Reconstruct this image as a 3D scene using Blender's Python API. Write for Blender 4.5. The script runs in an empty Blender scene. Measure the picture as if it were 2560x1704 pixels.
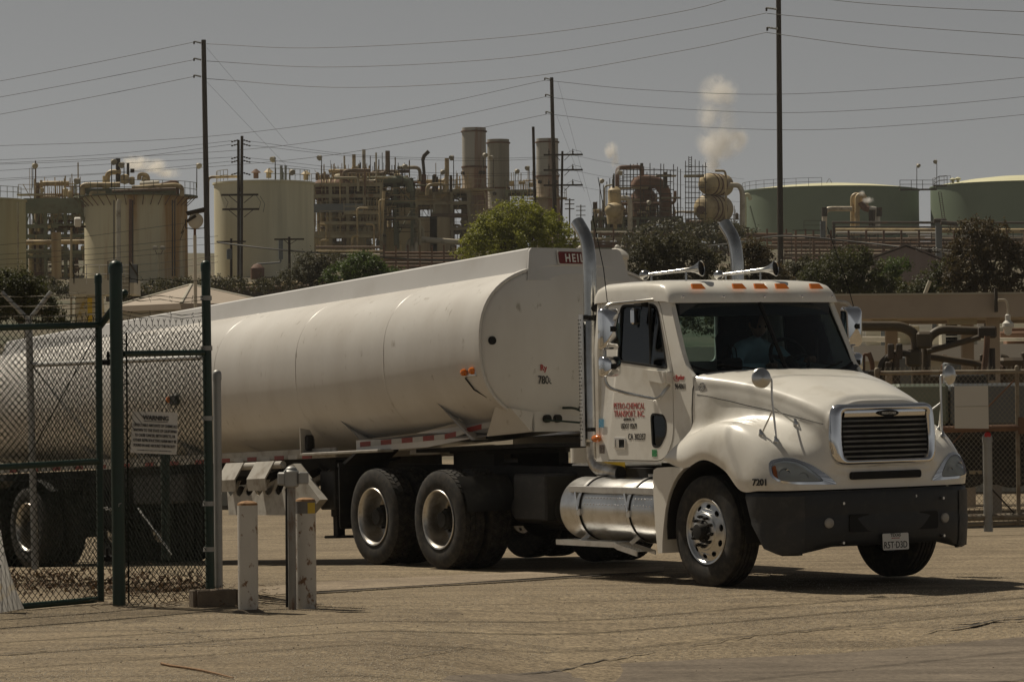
import bpy, math, random
import numpy as np
from mathutils import Vector, Matrix, Euler
from mathutils.geometry import tessellate_polygon

RAD = math.radians
scene = bpy.context.scene
col = scene.collection
rng = random.Random(7)

# ------------------------------------------------------------------ camera
FPX, CX, CY, EYE, HORIZON, ROLL = 8800.0, 1280.0, 852.0, 1.71, 1000.0, 0.010
_p = math.atan((HORIZON - CY) / FPX)
_fw = Vector((0, math.cos(_p), math.sin(_p)))
_r0 = Vector((1, 0, 0))
_u0 = _r0.cross(_fw)
CAM_R = math.cos(ROLL) * _r0 - math.sin(ROLL) * _u0
CAM_U = math.sin(ROLL) * _r0 + math.cos(ROLL) * _u0
CAM_P = Vector((0, 0, EYE))
cam_data = bpy.data.cameras.new("camera")
cam = bpy.data.objects.new("camera", cam_data)
col.objects.link(cam)
cam.matrix_world = Matrix(((CAM_R.x, CAM_U.x, -_fw.x, 0), (CAM_R.y, CAM_U.y, -_fw.y, 0),
                           (CAM_R.z, CAM_U.z, -_fw.z, EYE), (0, 0, 0, 1)))
cam_data.sensor_width = 36.0
cam_data.lens = FPX / 2560.0 * 36.0
cam_data.clip_start = 0.5
cam_data.clip_end = 9000.0
scene.camera = cam

# ------------------------------------------------------------------ sky, sun, exposure
SUN_EL = RAD(56.0)
SUN_AZ = math.atan2(-0.71, 0.704)          # measured from +Y towards +X
world = bpy.data.worlds.new("World")
scene.world = world
world.use_nodes = True
wn = world.node_tree
wn.nodes.clear()
sky = wn.nodes.new("ShaderNodeTexSky")
sky.sky_type = 'NISHITA'
sky.sun_disc = False
sky.sun_elevation = SUN_EL
sky.sun_rotation = SUN_AZ
sky.air_density = 0.42
sky.dust_density = 0.4
sky.ozone_density = 1.0
hsv = wn.nodes.new("ShaderNodeHueSaturation")   # smoggy, almost colourless sky
hsv.inputs["Saturation"].default_value = 0.14
tint = wn.nodes.new("ShaderNodeMix")
tint.data_type = 'RGBA'
tint.blend_type = 'MULTIPLY'
tint.inputs[0].default_value = 1.0
tint.inputs[7].default_value = (1.0, 0.985, 0.94, 1)
bgn = wn.nodes.new("ShaderNodeBackground")
bgn.inputs["Strength"].default_value = 0.057
wout = wn.nodes.new("ShaderNodeOutputWorld")
wn.links.new(sky.outputs[0], hsv.inputs["Color"])
wn.links.new(hsv.outputs[0], tint.inputs[6])
wn.links.new(tint.outputs[2], bgn.inputs["Color"])
wn.links.new(bgn.outputs[0], wout.inputs["Surface"])

sun_data = bpy.data.lights.new("sun", 'SUN')
sun_data.energy = 5.0
sun_data.angle = RAD(0.53)
sun_data.color = (1.0, 0.90, 0.74)
sun = bpy.data.objects.new("sun", sun_data)
col.objects.link(sun)
SUN_DIR = Vector((math.sin(SUN_AZ) * math.cos(SUN_EL), math.cos(SUN_AZ) * math.cos(SUN_EL), math.sin(SUN_EL)))
sun.rotation_euler = SUN_DIR.to_track_quat('Z', 'Y').to_euler()
sun.location = (-30, 30, 60)

scene.view_settings.view_transform = 'Standard'
scene.view_settings.look = 'None'
scene.view_settings.exposure = -0.45
scene.view_settings.gamma = 1.0
scene.view_settings.use_curve_mapping = False
scene.cycles.max_bounces = 8
scene.cycles.transparent_max_bounces = 24
scene.cycles.volume_bounces = 3

# ------------------------------------------------------------------ measuring helpers
def ray(px, py):
    return _fw + CAM_R * ((px - CX) / FPX) - CAM_U * ((py - CY) / FPX)

def at(px, py, Y):
    """the point at depth Y (metres in front of the eye) that stands at that place"""
    d = ray(px, py)
    return CAM_P + d * (Y / d.y)

def on_ground(px, py, z=0.0):
    d = ray(px, py)
    return CAM_P + d * ((z - EYE) / d.z)

# ------------------------------------------------------------------ mesh kit
class MB:
    def __init__(self):
        self.v = []
        self.f = []

    def add(self, vs, fs):
        b = len(self.v)
        self.v.extend([tuple(p) for p in vs])
        self.f.extend([tuple(b + i for i in f) for f in fs])
        return self

    def box(self, c, s, rot=None):
        c = Vector(c)
        hx, hy, hz = s[0] / 2, s[1] / 2, s[2] / 2
        pts = [Vector((x, y, z)) for x in (-hx, hx) for y in (-hy, hy) for z in (-hz, hz)]
        if rot is not None:
            m = rot if isinstance(rot, Matrix) else Euler(rot).to_matrix()
            pts = [m @ p for p in pts]
        return self.add([c + p for p in pts], [(0, 1, 3, 2), (4, 6, 7, 5), (0, 4, 5, 1), (2, 3, 7, 6), (0, 2, 6, 4), (1, 5, 7, 3)])

    def rbox(self, c, s, b=0.01, rot=None):
        """box with chamfered edges"""
        c = Vector(c)
        h = [s[0] / 2, s[1] / 2, s[2] / 2]
        b = min(b, min(h) * 0.9)
        m = None
        if rot is not None:
            m = rot if isinstance(rot, Matrix) else Euler(rot).to_matrix()
        idx = {}
        vs = []
        for sx in (-1, 1):
            for sy in (-1, 1):
                for sz in (-1, 1):
                    for a in range(3):
                        p = [sx * h[0], sy * h[1], sz * h[2]]
                        for k in range(3):
                            if k != a:
                                p[k] -= (sx, sy, sz)[k] * b
                        p = Vector(p)
                        if m is not None:
                            p = m @ p
                        idx[(sx, sy, sz, a)] = len(vs)
                        vs.append(c + p)
        fs = []
        for a in range(3):
            o = [k for k in range(3) if k != a]
            for sg in (-1, 1):
                q = []
                for (u, w) in ((-1, -1), (1, -1), (1, 1), (-1, 1)):
                    k = [0, 0, 0]
                    k[a] = sg
                    k[o[0]] = u
                    k[o[1]] = w
                    q.append(idx[(k[0], k[1], k[2], a)])
                fs.append(tuple(q))
        for a in range(3):          # edges along axis a
            o = [k for k in range(3) if k != a]
            for u in (-1, 1):
                for w in (-1, 1):
                    q = []
                    for (sg, face) in ((-1, o[0]), (1, o[0]), (1, o[1]), (-1, o[1])):
                        k = [0, 0, 0]
                        k[a] = sg
                        k[o[0]] = u
                        k[o[1]] = w
                        q.append(idx[(k[0], k[1], k[2], face)])
                    fs.append(tuple(q))
        for sx in (-1, 1):
            for sy in (-1, 1):
                for sz in (-1, 1):
                    fs.append(tuple(idx[(sx, sy, sz, a)] for a in range(3)))
        return self.add(vs, fs)

    def cyl(self, p0, p1, r0, r1=None, n=10, cap=True):
        p0, p1 = Vector(p0), Vector(p1)
        r1 = r0 if r1 is None else r1
        d = (p1 - p0)
        if d.length < 1e-9:
            return self
        d.normalize()
        a = d.orthogonal().normalized()
        b = d.cross(a)
        vs = []
        for (p, r) in ((p0, r0), (p1, r1)):
            for i in range(n):
                t = 2 * math.pi * i / n
                vs.append(p + (a * math.cos(t) + b * math.sin(t)) * r)
        fs = [(i, (i + 1) % n, n + (i + 1) % n, n + i) for i in range(n)]
        if cap:
            fs.append(tuple(range(n - 1, -1, -1)))
            fs.append(tuple(range(n, 2 * n)))
        return self.add(vs, fs)

    def tube(self, pts, r, n=8, cap=True, radii=None, closed=False):
        pts = [Vector(p) for p in pts]
        m = len(pts)
        tang = []
        for i in range(m):
            if closed:
                t = pts[(i + 1) % m] - pts[i - 1]
            else:
                t = pts[min(i + 1, m - 1)] - pts[max(i - 1, 0)]
            tang.append(t.normalized() if t.length > 1e-9 else Vector((0, 0, 1)))
        a = tang[0].orthogonal().normalized()
        vs = []
        for i in range(m):
            a = (a - tang[i] * a.dot(tang[i]))
            a = a.normalized() if a.length > 1e-6 else tang[i].orthogonal().normalized()
            b = tang[i].cross(a)
            rr = radii[i] if radii else r
            for k in range(n):
                t = 2 * math.pi * k / n
                vs.append(pts[i] + (a * math.cos(t) + b * math.sin(t)) * rr)
        fs = []
        for i in range(m if closed else m - 1):
            j = (i + 1) % m
            for k in range(n):
                fs.append((i * n + k, i * n + (k + 1) % n, j * n + (k + 1) % n, j * n + k))
        if cap and not closed:
            fs.append(tuple(range(n - 1, -1, -1)))
            fs.append(tuple(range((m - 1) * n, m * n)))
        return self.add(vs, fs)

    def pipe(self, pts, r, bend=None, n=8, seg=4):
        return self.tube(rounded(pts, bend if bend else r * 2.2, seg), r, n)

    def lathe(self, prof, o=(0, 0, 0), axis=(0, 0, 1), n=24, cap0=False, cap1=False):
        """prof: (radius, height along axis)"""
        o = Vector(o)
        d = Vector(axis).normalized()
        a = d.orthogonal().normalized()
        b = d.cross(a)
        vs = []
        for (r, h) in prof:
            for k in range(n):
                t = 2 * math.pi * k / n
                vs.append(o + d * h + (a * math.cos(t) + b * math.sin(t)) * r)
        fs = []
        for i in range(len(prof) - 1):
            for k in range(n):
                fs.append((i * n + k, i * n + (k + 1) % n, (i + 1) * n + (k + 1) % n, (i + 1) * n + k))
        if cap0:
            fs.append(tuple(range(n - 1, -1, -1)))
        if cap1:
            m = (len(prof) - 1) * n
            fs.append(tuple(range(m, m + n)))
        return self.add(vs, fs)

    def grid(self, P, closev=False):
        nu, nv = len(P), len(P[0])
        vs = [p for row in P for p in row]
        fs = []
        for i in range(nu - 1):
            for j in range(nv if closev else nv - 1):
                k = (j + 1) % nv
                fs.append((i * nv + j, i * nv + k, (i + 1) * nv + k, (i + 1) * nv + j))
        return self.add(vs, fs)

    def plate(self, loops, th, fn):
        """flat plate with holes: loops of 2D points (first is the outline), fn(u, v, w) -> 3D, w in 0..th"""
        flat = [p for l in loops for p in l]
        tris = tessellate_polygon([[Vector((p[0], p[1], 0)) for p in l] for l in loops])
        n = len(flat)
        vs = [fn(p[0], p[1], 0) for p in flat] + [fn(p[0], p[1], th) for p in flat]
        fs = [tuple(t) for t in tris] + [tuple(n + i for i in reversed(t)) for t in tris]
        b = 0
        for l in loops:
            m = len(l)
            for i in range(m):
                j = (i + 1) % m
                fs.append((b + i, b + j, n + b + j, n + b + i))
            b += m
        return self.add(vs, fs)

    def ball(self, c, r, nu=10, nv=7):
        c = Vector(c)
        r = r if isinstance(r, (tuple, list)) else (r, r, r)
        vs = [c + Vector((0, 0, r[2]))]
        for i in range(1, nv):
            ph = math.pi * i / nv
            for k in range(nu):
                t = 2 * math.pi * k / nu
                vs.append(c + Vector((r[0] * math.sin(ph) * math.cos(t), r[1] * math.sin(ph) * math.sin(t), r[2] * math.cos(ph))))
        vs.append(c - Vector((0, 0, r[2])))
        fs = [(0, 1 + k, 1 + (k + 1) % nu) for k in range(nu)]
        for i in range(nv - 2):
            for k in range(nu):
                a = 1 + i * nu
                fs.append((a + k, a + nu + k, a + nu + (k + 1) % nu, a + (k + 1) % nu))
        a = 1 + (nv - 2) * nu
        fs += [(a + k, len(vs) - 1, a + (k + 1) % nu) for k in range(nu)]
        return self.add(vs, fs)

    def mesh(self, name, mat=None, off=None, smooth=35):
        me = bpy.data.meshes.new(name)
        vs = self.v
        if off is not None:
            ox, oy, oz = off
            vs = [(p[0] - ox, p[1] - oy, p[2] - oz) for p in vs]
        me.from_pydata(vs, [], self.f)
        me.validate()
        import bmesh
        bm = bmesh.new()
        bm.from_mesh(me)
        bmesh.ops.recalc_face_normals(bm, faces=bm.faces)
        bm.to_mesh(me)
        bm.free()
        if smooth:
            me.shade_smooth()
            me.set_sharp_from_angle(angle=RAD(smooth))
        if mat is not None:
            me.materials.append(mat)
        return me

    def build(self, name, mat, parent=None, off=None, smooth=35):
        """link as one object; off: world point that is the parent's origin"""
        if off is None and parent is not None:
            off = ORIGIN.get(parent.name)
        return link(name, self.mesh(name, mat, off, smooth), parent, off)

ORIGIN = {}          # parent name -> world origin to subtract (for parts given in world coordinates)

def link(name, data, parent=None, off=None):
    o = bpy.data.objects.new(name, data)
    col.objects.link(o)
    if parent is not None:
        o.parent = parent
        if off is not None:
            ORIGIN[o.name] = off
    return o

def tag(o, label=None, cat=None, group=None, kind=None):
    if label:
        o["label"] = label
    if cat:
        o["category"] = cat
    if group:
        o["group"] = group
    if kind:
        o["kind"] = kind
    return o

def thing(name, label, cat, loc=(0, 0, 0), rot=None, group=None, world=False):
    o = bpy.data.objects.new(name, None)
    col.objects.link(o)
    o.empty_display_size = 0.3
    o.location = loc
    if rot is not None:
        o.rotation_euler = rot
    if world:
        ORIGIN[o.name] = tuple(loc)
    return tag(o, label, cat, group)

def sub(name, parent, loc=(0, 0, 0), rot=None):
    """an empty part that holds sub-parts"""
    o = bpy.data.objects.new(name, None)
    col.objects.link(o)
    o.parent = parent
    o.location = loc
    if rot is not None:
        o.rotation_euler = rot
    return o

def single(name, mb, mat, label, cat, base, group=None, kind=None, smooth=35):
    """a thing that is one mesh, given in world coordinates, origin at base"""
    o = link(name, mb.mesh(name, mat, tuple(base), smooth))
    o.location = base
    return tag(o, label, cat, group, kind)

def copy_tree(o, parent=None):
    c = o.copy()
    col.objects.link(c)
    if parent is not None:
        c.parent = parent
    for ch in [k for k in o.children]:
        copy_tree(ch, c)
    return c

def rounded(pts, rad, seg=4):
    """polyline with its corners rounded"""
    pts = [Vector(p) for p in pts]
    out = [pts[0]]
    for i in range(1, len(pts) - 1):
        a, b, c = pts[i - 1], pts[i], pts[i + 1]
        la, lc = (a - b).length, (c - b).length
        r = min(rad, la * 0.49, lc * 0.49)
        p, q = b + (a - b).normalized() * r, b + (c - b).normalized() * r
        for k in range(seg + 1):
            t = k / seg
            out.append(p * (1 - t) ** 2 + b * 2 * t * (1 - t) + q * t ** 2)
    out.append(pts[-1])
    return out

def round_poly(pts, rad, seg=4):
    """closed 2D polygon with rounded corners"""
    n = len(pts)
    out = []
    for i in range(n):
        a, b, c = Vector(pts[i - 1]), Vector(pts[i]), Vector(pts[(i + 1) % n])
        rr = rad[i] if isinstance(rad, (list, tuple)) else rad
        r = min(rr, (a - b).length * 0.48, (c - b).length * 0.48)
        if r < 1e-5:
            out.append(tuple(b))
            continue
        p, q = b + (a - b).normalized() * r, b + (c - b).normalized() * r
        for k in range(seg + 1):
            t = k / seg
            out.append(tuple(p * (1 - t) ** 2 + b * 2 * t * (1 - t) + q * t ** 2))
    return out

def text_mesh(body, size, sx=1.0, bold=0.0, depth=0.002, align='CENTER', spacing=1.0):
    cu = bpy.data.curves.new("lettering", 'FONT')
    cu.body = body
    cu.size = size
    cu.align_x = align
    cu.extrude = depth
    cu.offset = bold
    cu.space_character = spacing
    cu.resolution_u = 3
    ob = bpy.data.objects.new("lettering", cu)
    col.objects.link(ob)
    dg = bpy.context.evaluated_depsgraph_get()
    me = bpy.data.meshes.new_from_object(ob.evaluated_get(dg))
    bpy.data.objects.remove(ob)
    bpy.data.curves.remove(cu)
    me.transform(Matrix.Diagonal((sx, 1, 1, 1)))
    return me

def lettering(body, size, mat, parent, o, ux, uy, sx=1.0, bold=0.0, depth=0.002, align='CENTER', name="lettering", spacing=1.0):
    """flat lettering at o, reading along ux, with uy up; raised along ux x uy"""
    me = text_mesh(body, size, sx, bold, depth, align, spacing)
    ux, uy = Vector(ux).normalized(), Vector(uy).normalized()
    un = ux.cross(uy).normalized()
    uy = un.cross(ux)
    o = Vector(o)
    me.transform(Matrix(((ux.x, uy.x, un.x, o.x), (ux.y, uy.y, un.y, o.y), (ux.z, uy.z, un.z, o.z), (0, 0, 0, 1))))
    me.materials.clear()
    me.materials.append(mat)
    return link(name, me, parent)

# ------------------------------------------------------------------ materials
def mat(name, c, rough=0.6, metal=0.0, var=0.10, scale=3.0, c2=None, amount=0.5, soft=0.2, bump=0.0, bscale=60.0,
        stretch=(1, 1, 1), coat=0.0, spec=0.5, rvar=0.1, c3=None, scale3=20.0, amount3=0.35, soft3=0.08):
    """principled surface: base colour with a broad tone variation, optional second colour in patches (c2) and fine specks (c3)"""
    m = bpy.data.materials.new(name)
    m.use_nodes = True
    nt = m.node_tree
    b = nt.nodes["Principled BSDF"]
    L = nt.links.new
    tc = nt.nodes.new("ShaderNodeTexCoord")
    mp = nt.nodes.new("ShaderNodeMapping")
    mp.inputs["Scale"].default_value = stretch
    L(tc.outputs["Object"], mp.inputs["Vector"])
    nz = nt.nodes.new("ShaderNodeTexNoise")
    nz.inputs["Scale"].default_value = scale
    nz.inputs["Detail"].default_value = 6
    L(mp.outputs[0], nz.inputs["Vector"])
    rp = nt.nodes.new("ShaderNodeValToRGB")
    rp.color_ramp.elements[0].position = 0.3
    rp.color_ramp.elements[1].position = 0.7
    rp.color_ramp.elements[0].color = (c[0] * (1 - var), c[1] * (1 - var), c[2] * (1 - var), 1)
    rp.color_ramp.elements[1].color = (min(1, c[0] * (1 + var)), min(1, c[1] * (1 + var)), min(1, c[2] * (1 + var)), 1)
    L(nz.outputs[0], rp.inputs[0])
    out = rp.outputs[0]

    def over(prev, cc, sc, amt, sf, st=stretch):
        n2 = nt.nodes.new("ShaderNodeTexNoise")
        n2.inputs["Scale"].default_value = sc
        n2.inputs["Detail"].default_value = 8
        n2.inputs["Roughness"].default_value = 0.62
        L(mp.outputs[0], n2.inputs["Vector"])
        r2 = nt.nodes.new("ShaderNodeMapRange")
        r2.inputs["From Min"].default_value = 1 - amt - sf / 2
        r2.inputs["From Max"].default_value = 1 - amt + sf / 2
        L(n2.outputs[0], r2.inputs[0])
        mx = nt.nodes.new("ShaderNodeMix")
        mx.data_type = 'RGBA'
        L(r2.outputs[0], mx.inputs[0])
        L(prev, mx.inputs[6])
        mx.inputs[7].default_value = (*cc, 1)
        return mx.outputs[2]
    if c2 is not None:
        out = over(out, c2, scale * 1.7, amount, soft)
    if c3 is not None:
        out = over(out, c3, scale3, amount3, soft3)
    L(out, b.inputs["Base Color"])
    b.inputs["Roughness"].default_value = rough
    if rvar:
        rr = nt.nodes.new("ShaderNodeMapRange")
        rr.inputs["To Min"].default_value = max(0.02, rough - rvar)
        rr.inputs["To Max"].default_value = min(1, rough + rvar)
        L(nz.outputs[0], rr.inputs[0])
        L(rr.outputs[0], b.inputs["Roughness"])
    b.inputs["Metallic"].default_value = metal
    b.inputs["Specular IOR Level"].default_value = spec
    if coat:
        b.inputs["Coat Weight"].default_value = coat
        b.inputs["Coat Roughness"].default_value = 0.08
    if bump:
        n3 = nt.nodes.new("ShaderNodeTexNoise")
        n3.inputs["Scale"].default_value = bscale
        n3.inputs["Detail"].default_value = 5
        L(mp.outputs[0], n3.inputs["Vector"])
        bp = nt.nodes.new("ShaderNodeBump")
        bp.inputs["Strength"].default_value = bump
        bp.inputs["Distance"].default_value = 0.02
        L(n3.outputs[0], bp.inputs["Height"])
        L(bp.outputs[0], b.inputs["Normal"])
    return m

def glass_mat(name, tint, gloss=0.06):
    m = bpy.data.materials.new(name)
    m.use_nodes = True
    nt = m.node_tree
    nt.nodes.clear()
    tr = nt.nodes.new("ShaderNodeBsdfTransparent")
    tr.inputs[0].default_value = (*tint, 1)
    gl = nt.nodes.new("ShaderNodeBsdfGlossy")
    gl.inputs["Roughness"].default_value = 0.02
    gl.inputs["Color"].default_value = (0.9, 0.95, 1, 1)
    fr = nt.nodes.new("ShaderNodeFresnel")
    fr.inputs["IOR"].default_value = 1.45
    mx = nt.nodes.new("ShaderNodeMixShader")
    out = nt.nodes.new("ShaderNodeOutputMaterial")
    nt.links.new(fr.outputs[0], mx.inputs[0])
    nt.links.new(tr.outputs[0], mx.inputs[1])
    nt.links.new(gl.outputs[0], mx.inputs[2])
    nt.links.new(mx.outputs[0], out.inputs[0])
    return m

MT = {
    'paint': mat('white_truck_paint', (0.82, 0.795, 0.73), 0.30, var=0.03, scale=1.5, coat=0.35, c2=(0.62, 0.58, 0.50), amount=0.36, soft=0.25, rvar=0.08),
    'tank': mat('white_tank_paint', (0.66, 0.64, 0.605), 0.36, var=0.04, scale=0.8, c2=(0.50, 0.465, 0.42), amount=0.40, soft=0.45,
                stretch=(.8, .6, .32), rvar=0.1, c3=(0.38, 0.35, 0.30), scale3=14.0, amount3=0.33, soft3=0.08),
    'fairing': mat('white_fairing_paint', (0.56, 0.555, 0.55), 0.5, var=0.04, scale=0.9, c2=(0.48, 0.465, 0.445), amount=0.36, soft=0.3),
    'chrome': mat('chrome', (0.72, 0.72, 0.73), 0.07, 1.0, var=0.03, rvar=0.04),
    'stack': mat('dull_chrome', (.50, .50, .49), .2, 1.0, var=.08, scale=3, rvar=.08, c2=(.30, .29, .27), amount=.4, soft=.3),
    'alu': mat('polished_aluminium', (0.62, 0.62, 0.61), 0.31, 1.0, var=0.06, scale=4, rvar=0.08, c2=(0.42, 0.40, 0.37), amount=0.38, soft=0.3),
    'rim': mat('dirty_rim', (0.62, 0.60, 0.56), 0.36, 0.9, var=0.12, scale=6, c2=(0.30, 0.26, 0.21), amount=0.42, soft=0.3),
    'galvw': mat('dull_grey_paint', (.40, .38, .34), .6, var=.1, scale=4, c2=(.25, .22, .18), amount=.42, soft=.2),
    'galv': mat('galvanised_steel', (0.36, 0.36, 0.35), 0.55, 0.6, var=0.12, scale=6),
    'plastic': mat('dark_grey_plastic', (0.036, 0.037, 0.039), 0.62, var=0.15, scale=6, bump=0.15, bscale=180, c2=(0.085, 0.08, 0.072), amount=0.36, soft=0.3),
    'plastic2': mat('bumper_plastic', (0.022, 0.024, 0.027), 0.55, var=0.2, scale=5, c2=(0.045, 0.042, 0.037), amount=0.34, soft=0.3),
    'black': mat('black_paint', (0.012, 0.012, 0.012), 0.5, var=0.3, scale=5, c2=(0.045, 0.04, 0.034), amount=0.34, soft=0.3),
    'rubber': mat('tyre_rubber', (0.018, 0.017, 0.016), 0.8, var=0.2, scale=8, c2=(0.065, 0.055, 0.042), amount=0.40, soft=0.3),
    'chassis': mat('chassis_black', (0.009, 0.0085, 0.008), 0.75, var=0.3, scale=4, c2=(0.03, 0.025, 0.02), amount=0.36, soft=0.3),
    'seam': mat('black_seam', (0.006, 0.006, 0.006), 0.8, var=0.1),
    'amber': mat('amber_lens', (0.62, 0.16, 0.015), 0.2, var=0.08, coat=0.5),
    'red': mat('red_lens', (0.45, 0.02, 0.015), 0.3, var=0.08),
    'redtape': mat('red_reflective_tape', (0.24, 0.028, 0.018), 0.5, var=0.15, scale=12),
    'whitetape': mat('white_reflective_tape', (0.46, 0.44, 0.40), 0.5, var=0.1, scale=12),
    'plate_red': mat('dark_red_enamel', (0.15, 0.018, 0.016), 0.45, var=0.08),
    'letter_red': mat('red_lettering', (0.42, 0.045, 0.04), 0.5, var=0.05),
    'letter_black': mat('black_lettering', (0.02, 0.02, 0.02), 0.5, var=0.05),
    'letter_white': mat('white_lettering', (0.75, 0.74, 0.70), 0.5, var=0.05),
    'glass': glass_mat('tinted_glass', (0.72, 0.82, 0.81)),
    'lens': glass_mat('clear_lens', (0.85, 0.87, 0.88)),
    'cabin': mat('cab_interior', (0.030, 0.036, 0.042), 0.8, var=0.2),
    'seat': mat('seat_fabric', (0.022, 0.026, 0.034), 0.9, var=0.2, scale=10),
    'shirt': mat('pale_blue_shirt', (0.26, 0.38, 0.45), 0.9, var=0.15, scale=8),
    'skin': mat('skin', (0.30, 0.17, 0.11), 0.6, var=0.08),
    'hair': mat('dark_hair', (0.02, 0.016, 0.013), 0.8, var=0.2),
    'denim': mat('dark_trousers', (0.03, 0.035, 0.05), 0.9),
    'paper': mat('paper', (0.62, 0.66, 0.68), 0.7, var=0.05),
    'sticker_blue': mat('blue_sticker', (0.07, 0.30, 0.50), 0.5, c2=(0.5, 0.6, 0.62), amount=0.42, soft=0.05, scale=60),
    'sticker_green': mat('green_sticker', (0.02, 0.24, 0.07), 0.5, c2=(0.5, 0.6, 0.5), amount=0.40, soft=0.05, scale=60),
    'sticker_dark': mat('dark_sticker', (0.12, 0.09, 0.075), 0.5, c2=(0.45, 0.42, 0.38), amount=0.44, soft=0.05, scale=70),
    'yellow': mat('yellow_paint', (0.55, 0.38, 0.03), 0.5, var=0.1),
    'mirror': mat('mirror_glass', (0.75, 0.76, 0.78), 0.02, 1.0, var=0.0, rvar=0),
    'green_paint': mat('dark_green_paint', (0.007, 0.030, 0.020), 0.42, var=0.15, scale=6, c2=(0.018, 0.03, 0.021), amount=0.36, soft=0.2),
    'wire': mat('dull_fence_wire', (0.022, 0.027, 0.021), 0.85, 0.0, var=0.2, scale=4, spec=.15),
    'wire_galv': mat('galvanised_wire', (0.24, 0.215, 0.165), 0.6, 0.1, var=0.2, scale=4),
}

# ================================================================== TRUCK TRACTOR
TA = RAD(32.5)
T_LOC = Vector((2.7255, 32.618, 0.010))
T_ROT = Euler((0.010, 0, TA - math.pi / 2), 'XYZ')
TM = Matrix.Translation(T_LOC) @ T_ROT.to_matrix().to_4x4()
truck = thing('truck_tractor', 'white day-cab truck tractor with chrome grille and twin exhaust stacks', 'truck', T_LOC, T_ROT)

# ---- wheels
def annulus_with_holes(mb, r_in, h_in, r_out, h_out, nholes, rh, hr, ha, n=60):
    """cone ring with oval hand holes, axis -y; rh radius of hole centres, hr/ha half sizes"""
    outer = [(r_out * math.cos(2 * math.pi * k / n), r_out * math.sin(2 * math.pi * k / n)) for k in range(n)]
    inner = [(r_in * math.cos(2 * math.pi * k / n), r_in * math.sin(2 * math.pi * k / n)) for k in range(n)]
    holes = []
    for i in range(nholes):
        a = 2 * math.pi * (i + 0.5) / nholes
        e, t = Vector((math.cos(a), math.sin(a))), Vector((-math.sin(a), math.cos(a)))
        c = e * rh
        holes.append([tuple(c + e * (hr * math.cos(2 * math.pi * k / 14)) + t * (ha * math.sin(2 * math.pi * k / 14))) for k in range(14)])

    def fn(u, v, w):
        r = math.hypot(u, v)
        h = h_in + (h_out - h_in) * (r - r_in) / (r_out - r_in)
        return (u, -(h - w), v)
    mb.plate([outer, inner] + holes, 0.022, fn)

def tyre_mb(drive, R=0.508, w=0.140):
    mb = MB()
    base = R - (0.017 if drive else 0.0)
    prof = [(0.283, -w * .78), (0.297, -w * .86), (0.33, -w * .96), (0.385, -w), (0.43, -w * .985), (0.462, -w * .93), (0.48, -w * .88), (R - 0.012, -w * .81)]
    if drive:
        prof += [(base, -w * .74), (base, w * .74)]
    else:
        ys = [-.76, -.50, -.49, -.43, -.42, -.18, -.17, -.11, -.10, .10, .11, .17, .18, .42, .43, .49, .50, .76]
        for k, y in enumerate(ys):
            deep = (k % 4) in (2, 3)
            prof.append((R - (0.014 if deep else 0.0) - 0.004 * abs(y), w * y))
    prof += [(R - 0.012, w * .81), (0.48, w * .88), (0.43, w * .985), (0.36, w), (0.297, w * .86), (0.283, w * .78)]
    mb.lathe([(r, h) for r, h in prof], (0, 0, 0), (0, 1, 0), 56)
    if drive:
        nb = 46
        rows = [(-.80, -.46), (-.40, -.04), (.04, .40), (.46, .80)]
        for i in range(nb):
            for j, (ya, yb) in enumerate(rows):
                t0 = 2 * math.pi * (i + (0.5 if j % 2 else 0)) / nb
                dt = 2 * math.pi / nb * 0.80
                sk = (0.25 if j in (0, 2) else -0.25) * dt
                vs = []
                for (rr, g) in ((base - 0.004, 1.0), (R, 0.93)):
                    for (tt, yy) in ((-.5, ya), (.5, ya), (.5, yb), (-.5, yb)):
                        t = t0 + tt * dt * g + (sk if yy == ya else -sk)
                        ymid = (ya + yb) / 2
                        y = (ymid + (yy - ymid) * (0.97 if g < 1 else 1)) * w
                        r2 = rr - 0.006 * (abs(yy) > 0.7) * (g < 1)
                        vs.append((r2 * math.cos(t), y, r2 * math.sin(t)))
                mb.add(vs, [(0, 1, 2, 3), (4, 7, 6, 5), (0, 4, 5, 1), (1, 5, 6, 2), (2, 6, 7, 3), (3, 7, 4, 0)])
    return mb

TYRE_STEER = tyre_mb(False).mesh('tyre', MT['rubber'])
TYRE_DRIVE = tyre_mb(True).mesh('tyre', MT['rubber'])
# steer rim: bulging disc with ten hand holes
m = MB().lathe([(0.283, -.06), (0.288, .105), (0.304, .128), (0.300, .134), (0.286, .130), (0.276, .112), (0.268, .105)], (0, 0, 0), (0, -1, 0), 56)
annulus_with_holes(m, 0.172, 0.140, 0.270, 0.105, 10, 0.228, 0.021, 0.033)
m.lathe([(0.172, .14), (0.165, .152), (0.15, .158), (0.105, .158), (0.098, .150), (0.098, .10)], (0, 0, 0), (0, -1, 0), 48)
RIM_STEER = m.mesh('rim', MT['alu'])
m = MB().lathe([(0.095, .10), (0.094, .165), (0.088, .175), (0.078, .178), (0.075, .215), (0.066, .232), (0.03, .236), (0.0, .236)], (0, 0, 0), (0, -1, 0), 28)
for k in range(8):
    a = 2 * math.pi * k / 8
    m.cyl((.083 * math.cos(a), -.17, .083 * math.sin(a)), (.083 * math.cos(a), -.188, .083 * math.sin(a)), .009, n=6)
HUB_STEER = m.mesh('hub', MT['chassis'])
m = MB().cyl((0, 0, 0), (0, -.034, 0), .0165, .0165, 6).cyl((0, -.034, 0), (0, -.048, 0), .0125, .010, 8)
NUT = m.mesh('lug_nut', MT['chassis'])
m = MB().lathe([(0.262, .06), (0.262, -.02), (0.10, -.03), (0.10, -.10)], (0, 0, 0), (0, -1, 0), 40, cap1=True)
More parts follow.
